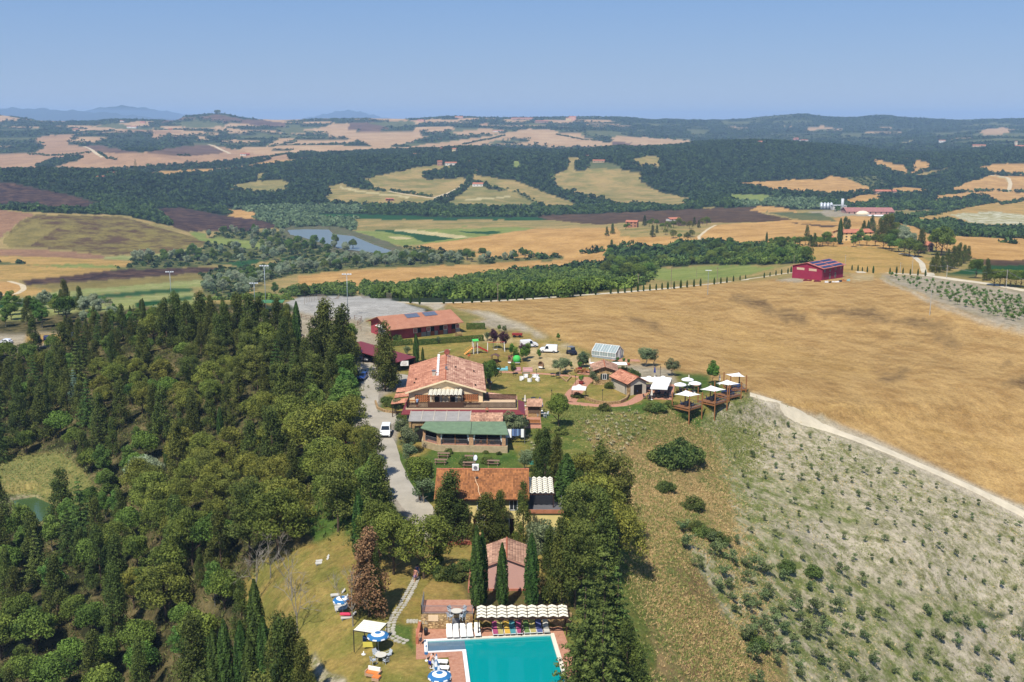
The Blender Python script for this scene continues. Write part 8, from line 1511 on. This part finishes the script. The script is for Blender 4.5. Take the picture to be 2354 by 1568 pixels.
def egg(p,rz,label,rgb=(134,104,78)):
 e=empty('egg_chair',p,rz,label,'egg chair');m=MB();n=12;prof=[(a,1.0*math.cos(a),1.0+1.0*math.sin(a))for a in np.linspace(-1.3,1.2,8)]
 P_=[(q*1.0*math.sin(t_)*.95,q*.75*math.cos(t_),z)for _,q,z in prof for t_ in np.linspace(-1.7,1.7,n)];m.add(P_,[(j*n+i,j*n+i+1,(j+1)*n+i+1,(j+1)*n+i)for j in range(7)for i in range(n-1)]);o=m.build('shell',mat('rattan_%d'%rgb[0],rgb,var=.15,scale=8),e,smooth=True);sd=o.modifiers.new('s','SOLIDIFY');sd.thickness=.06
 MB().lathe([(.7,.35),(.72,.5),(0,.52)],n=14,ay=.7).build('cushion',CANVAS,e);e.scale=(.85,.85,.85);return e
egg(at(1172,837),R(-60),'brown egg chair by the green dome');egg(at(1243,848),R(-50),'large brown egg chair on the lawn');egg(at(1126,882),R(100),'dark woven egg chair under the round tree',(92,84,90))
def block_sofa(p,rz,label,rgb,parts):
 e=empty('cushion_sofa',p,rz,label,'sofa');m_=CL('sofa_%d_%d'%rgb[:2],rgb)
 for a in parts:MB().box(*a).build('cushion_block',m_,e)
block_sofa(at(1153,851),R(4),'turquoise outdoor sofa on the lawn',(122,190,196),[(-1.9,-.6,-.45,.45,0,.42),(-.58,1.4,-.45,.45,0,.4),(.9,1.4,.1,.46,.402,.75)]);block_sofa(at(1190,853),R(4),'small pink cushioned seat on the lawn',(196,150,150),[(-.7,.7,-.4,.4,0,.4),(-.7,.7,.15,.41,.402,.8)]);block_sofa(at(1213,854),R(3),'larger pink cushioned sofa on the lawn',(204,162,158),[(-1.1,1.1,-.4,.4,0,.42),(-1.1,1.1,.15,.41,.422,.85),(-1.1,-.9,-.4,.14,.422,.6)])
p=at(1209,861);e=empty('garden_bench',p,0,'low green bench before the pink sofa','bench');MB().box(-.9,.9,-.2,.2,.35,.42).build('seat',CL('bench_green',(70,110,84)),e)
for x in(-.7,.7):MB().box(x-.05,x+.05,-.18,.18,0,.35).build('leg',CL('bench_green',(70,110,84)),e)
for i,(u,v,rz)in enumerate([(1199.5,874,60),(1209,869,20),(1217.5,877,180),(1231,869,-5),(1235.5,876,-70)]):
 e=empty('tub_chair',at(u,v),R(rz),('leftmost','rear left','nearest','wide rear right','rightmost')[i]+' white plastic tub chair on the lawn','tub chair','white tub chairs');w_=1.5 if i==3 else 1.;MB().lathe([(.42,0),(.48,.42),(0,.44)],n=14,ax=w_).build('seat',WHITEP,e,smooth=True);m=MB();P_=[((r_*w_)*math.cos(t_),r_*math.sin(t_),z)for z in(0,.8)for r_ in(.5,.42)for t_ in np.linspace(-.5,math.pi+.5,12)];m.add(P_,[(i_,i_+1,i_+25,i_+24)for i_ in range(11)]+[(i_+13,i_+12,i_+36,i_+37)for i_ in range(11)]+[(i_+24,i_+25,i_+37,i_+36)for i_ in range(11)]);m.build('curved_back',WHITEP,e)
# ------------------------------------------------------------------ around the house: picnic tables, oven house, laundry, signs, terrace things
for(x,y),lab_ in zip([(605,145),(578,205),(858,170),(842,232),(1068,215)],['picnic table farthest left on the lower lawn','picnic table below the farthest left one','picnic table in the middle of the lower lawn','picnic table close to the roof aerial','picnic table rightmost on the lower lawn']):picnic('n',at(*cG([(x,y)])[0]),R(-4),lab_,'picnic table','picnic tables on the lower lawn')
ov=empty('oven_house',at(1228,960),R(-4),'little stone oven house with tiled roof and counter','outbuilding');MB().box(-1.2,1.2,0,2.4,-.3,2.3).build('wall',STONEW,ov);MB().box(-1.0,1.0,-.08,-.004,.9,2.0).build('hatch',mat('hatch_brown',(104,84,66)),ov);m=MB();m.slab([(-1.5,-.5,2.25),(1.5,-.5,2.25),(1.5,2.7,2.95),(-1.5,2.7,2.95)],.12);orf=m.build('roof',DARKW,ov);tiles('roof_tiles',(-1.5,-.5,2.25),(1.5,-.5,2.25),(1.5,2.7,2.95),(-1.5,2.7,2.95),TILE_P,orf,.24,.4,61)
e=empty('timber_bench',at(1228,977),R(-2),'pale timber bench before the oven house','bench');MB().box(-1.1,1.1,-.2,.25,.42,.48).build('seat',POSTW,e);MB().box(-1.1,1.1,.26,.31,.49,.95).build('backrest',POSTW,e)
for x in(-1,1):MB().box(x-.05,x+.05,-.2,.25,0,.42).build('leg',POSTW,e)
person(at(1205,958),R(160),'person in white shirt and dark shorts by the oven house',CL('white_shirt',(226,228,230)),CL('dark_shorts',(48,50,74)),'walk');person(Vector((-16.9,187.9,4.76)),R(200),'person in blue and white leaning on the terrace fence',CL('paleblue_shirt',(150,176,206)),CL('navy_shorts',(50,56,80)),'stand')
e=empty('clothes_line',(-.1,181.0,0),0,'washing line with white sheets and blue jeans beside the veranda','washing line')
for x in(-1.2,2.3):MB().tube((x,0,0),(x,0,2.6),.04).build('pole',GREYM,e)
for i,(x,w_,rgb,h_)in enumerate([(-1.1,1.1,(236,236,232),1.4),(.1,.35,(96,120,160),1.1),(.5,.35,(70,90,130),1.15),(.9,.35,(110,136,170),1.1),(1.3,.3,(60,76,110),1.0),(1.65,.5,(228,230,224),1.35)]):m=MB();m.slab([(x,.0,2.55-h_),(x+w_,.0,2.55-h_),(x+w_,.25,2.6),(x,.25,2.6)],.03);m.build('hung_cloth',CL('cloth%d'%i,rgb),e)
e=empty('notice_board',at(930,854),R(5),'white framed notice board behind the main house','sign')
for x in(-.95,.95):MB().tube((x,0,0),(x,0,2.4),.04).build('post',DKMET,e)
MB().box(-.9,.9,-.04,.04,1.3,2.4).build('panel',WHITEP,e);m=MB()
for k_,(a,b,z)in enumerate([(-.4,.3,2.2),(-.6,-.1,1.95),(.0,.55,1.95),(-.7,.6,1.7),(-.3,.4,1.5)]):m.box(a,b,-.046,-.041,z-.04,z+.04)
m.build('faint_print',CL('print_brown',(150,120,110)),e)
for i,(x,z)in enumerate(((-17.7,0),(-8.0,0),(-6.6,0))):table('wood',(x,189.6,4.76),0,('wooden table at the left of the roof terrace','wooden table right of the terrace pergola','second wooden table right of the terrace pergola')[i],'table');chair('wood',(x-.9,189.6,4.76),R(90),('chair at the left table of the roof terrace','chair between wicker screen and first right table','chair between the two right tables of the roof terrace')[i],'chair')
for(t_,dy),lab_ in(((.07,.5),'pale chair at the left behind the veranda railing'),((.29,.5),'pale chair near the middle of the left veranda bay'),((.55,.5),'chair at the left of the right veranda bay'),((.64,.6),'chair in the middle of the right veranda bay'),((.74,.5),'chair beside the post of the right veranda bay')):q=vpt(t_);chair('wood',(q.x,q.y+dy,1.23),R(150),lab_,'chair')
q=vpt(.8);table('bigwood',(q.x,q.y+.9,1.23),0,'round table in the right veranda bay','table')
for i,(u,v)in enumerate(((1420,836),(1434,838),(1445,840))):p=at(u,v);e=empty('potted_plant',p,0,('leftmost','middle','rightmost')[i]+' of the potted shrubs before the greenhouse','potted plant','pots before the greenhouse');MB().lathe([(.22,0),(.32,.5),(.3,.52),(0,.5)],n=12).build('pot',CL('terracotta_pot',(176,96,66)),e,smooth=True);r=np.random.default_rng(i);V_,T_,L_=blobs_crown([(0,0,1.0),(.1,0,1.3),(-.1,.1,1.25)],[.3,.25,.25],500,.13,r);mesh_np('foliage',V_,T_,foliage('young_leaves',(48,76,28),(92,116,46),.1),e,attrs={'leaf':L_})
for i,(u,v)in enumerate(((1333,852),(1336,884))):p=at(u,v);e=empty('potted_plant',p,0,('large red pot with a citrus tree left of the cottage','large red pot with a spiky plant on the brick path')[i],'potted plant');MB().lathe([(.4,0),(.55,.7),(.5,.72),(0,.68)],n=12).build('pot',CL('red_pot',(130,44,40)),e,smooth=True);r=np.random.default_rng(i+9);V_,T_,L_=blobs_crown([(0,0,1.3),(.2,0,1.7),(-.2,.1,1.6)],[.45,.35,.35],700,.15,r);mesh_np('foliage',V_,T_,_M['young_leaves'],e,attrs={'leaf':L_})
for(u,v),h_,lab_ in(((1180,866),2.0,'thin dark lamp post on the lawn before the sofas'),((1233,870),2.0,'thin dark lamp post at the crossing path'),((1323,885),2.0,'garden lamp on the brick path'),((1437,908),2.2,'garden lamp at the annexe wall'),((1385,921),2.2,'dark post on the grass mound'),((1268,915),1.6,'garden lamp on the lawn by the bright tree'),((1518,868),2.4,'lamp post behind the canopies')):p=at(u,v);e=empty('garden_lamp',p,0,lab_,'lamp','garden lamps');MB().tube((0,0,0),(0,0,h_),.04).build('post',DKMET,e);MB().lathe([(.14,h_-.1),(.1,h_+.1),(0,h_+.15)],n=8).build('lamp_head',DKMET,e)
p=at(1148,772);e=empty('red_trailer',at(1190,785-28),R(-5),'small red farm trailer beyond the plum trees','trailer');e.location=at(1189,775);MB().box(-1.3,1.3,-.7,.7,.5,1.0).build('bed',CL('trailer_red',(140,48,40)),e)
for x in(-.7,.7):MB().tube((x,-.75,.35),(x,.75,.35),.35,n=12).build('wheels',TYRE,e)
tag(MB().box(-.5,.5,-.03,.03,.4,1.1).build('brown_sign',CL('sign_brown',(128,74,74)),None,at(1173,828)),'small brown sign board near the plum trees','sign')
tag(MB().box(-.5,.5,-.3,.3,.0,.5).build('green_box',CL('box_green',(60,130,110)),None,at(1220,1067)),'small green box on the grass below the olives','box')
for p_ in scatter([cV([(300,1075),(170,1060),(190,1100)])],5,0)[:1]:pass
HAZE_D=0.82e-4
# ------------------------------------------------------------------ the air
_hz=MB().box(-14000,14000,-300,21600,min(-95.0,float(GZ.min())-1),200)
haze=_hz.build('haze',bpy.data.materials.new('air'));hm=haze.data.materials[0];hm.use_nodes=True;hn=hm.node_tree
for q in list(hn.nodes):
 if q.type=='BSDF_PRINCIPLED':hn.nodes.remove(q)
pv=hn.nodes.new('ShaderNodeVolumePrincipled');pv.inputs['Color'].default_value=(.48,.70,1,1);pv.inputs['Density'].default_value=HAZE_D
pv.inputs['Anisotropy'].default_value=0.0
hn.links.new(pv.outputs[0],[q for q in hn.nodes if q.type=='OUTPUT_MATERIAL'][0].inputs['Volume'])
tag(haze,'thin blue summer haze over the valley','haze',None,'stuff');haze['kind']='stuff'
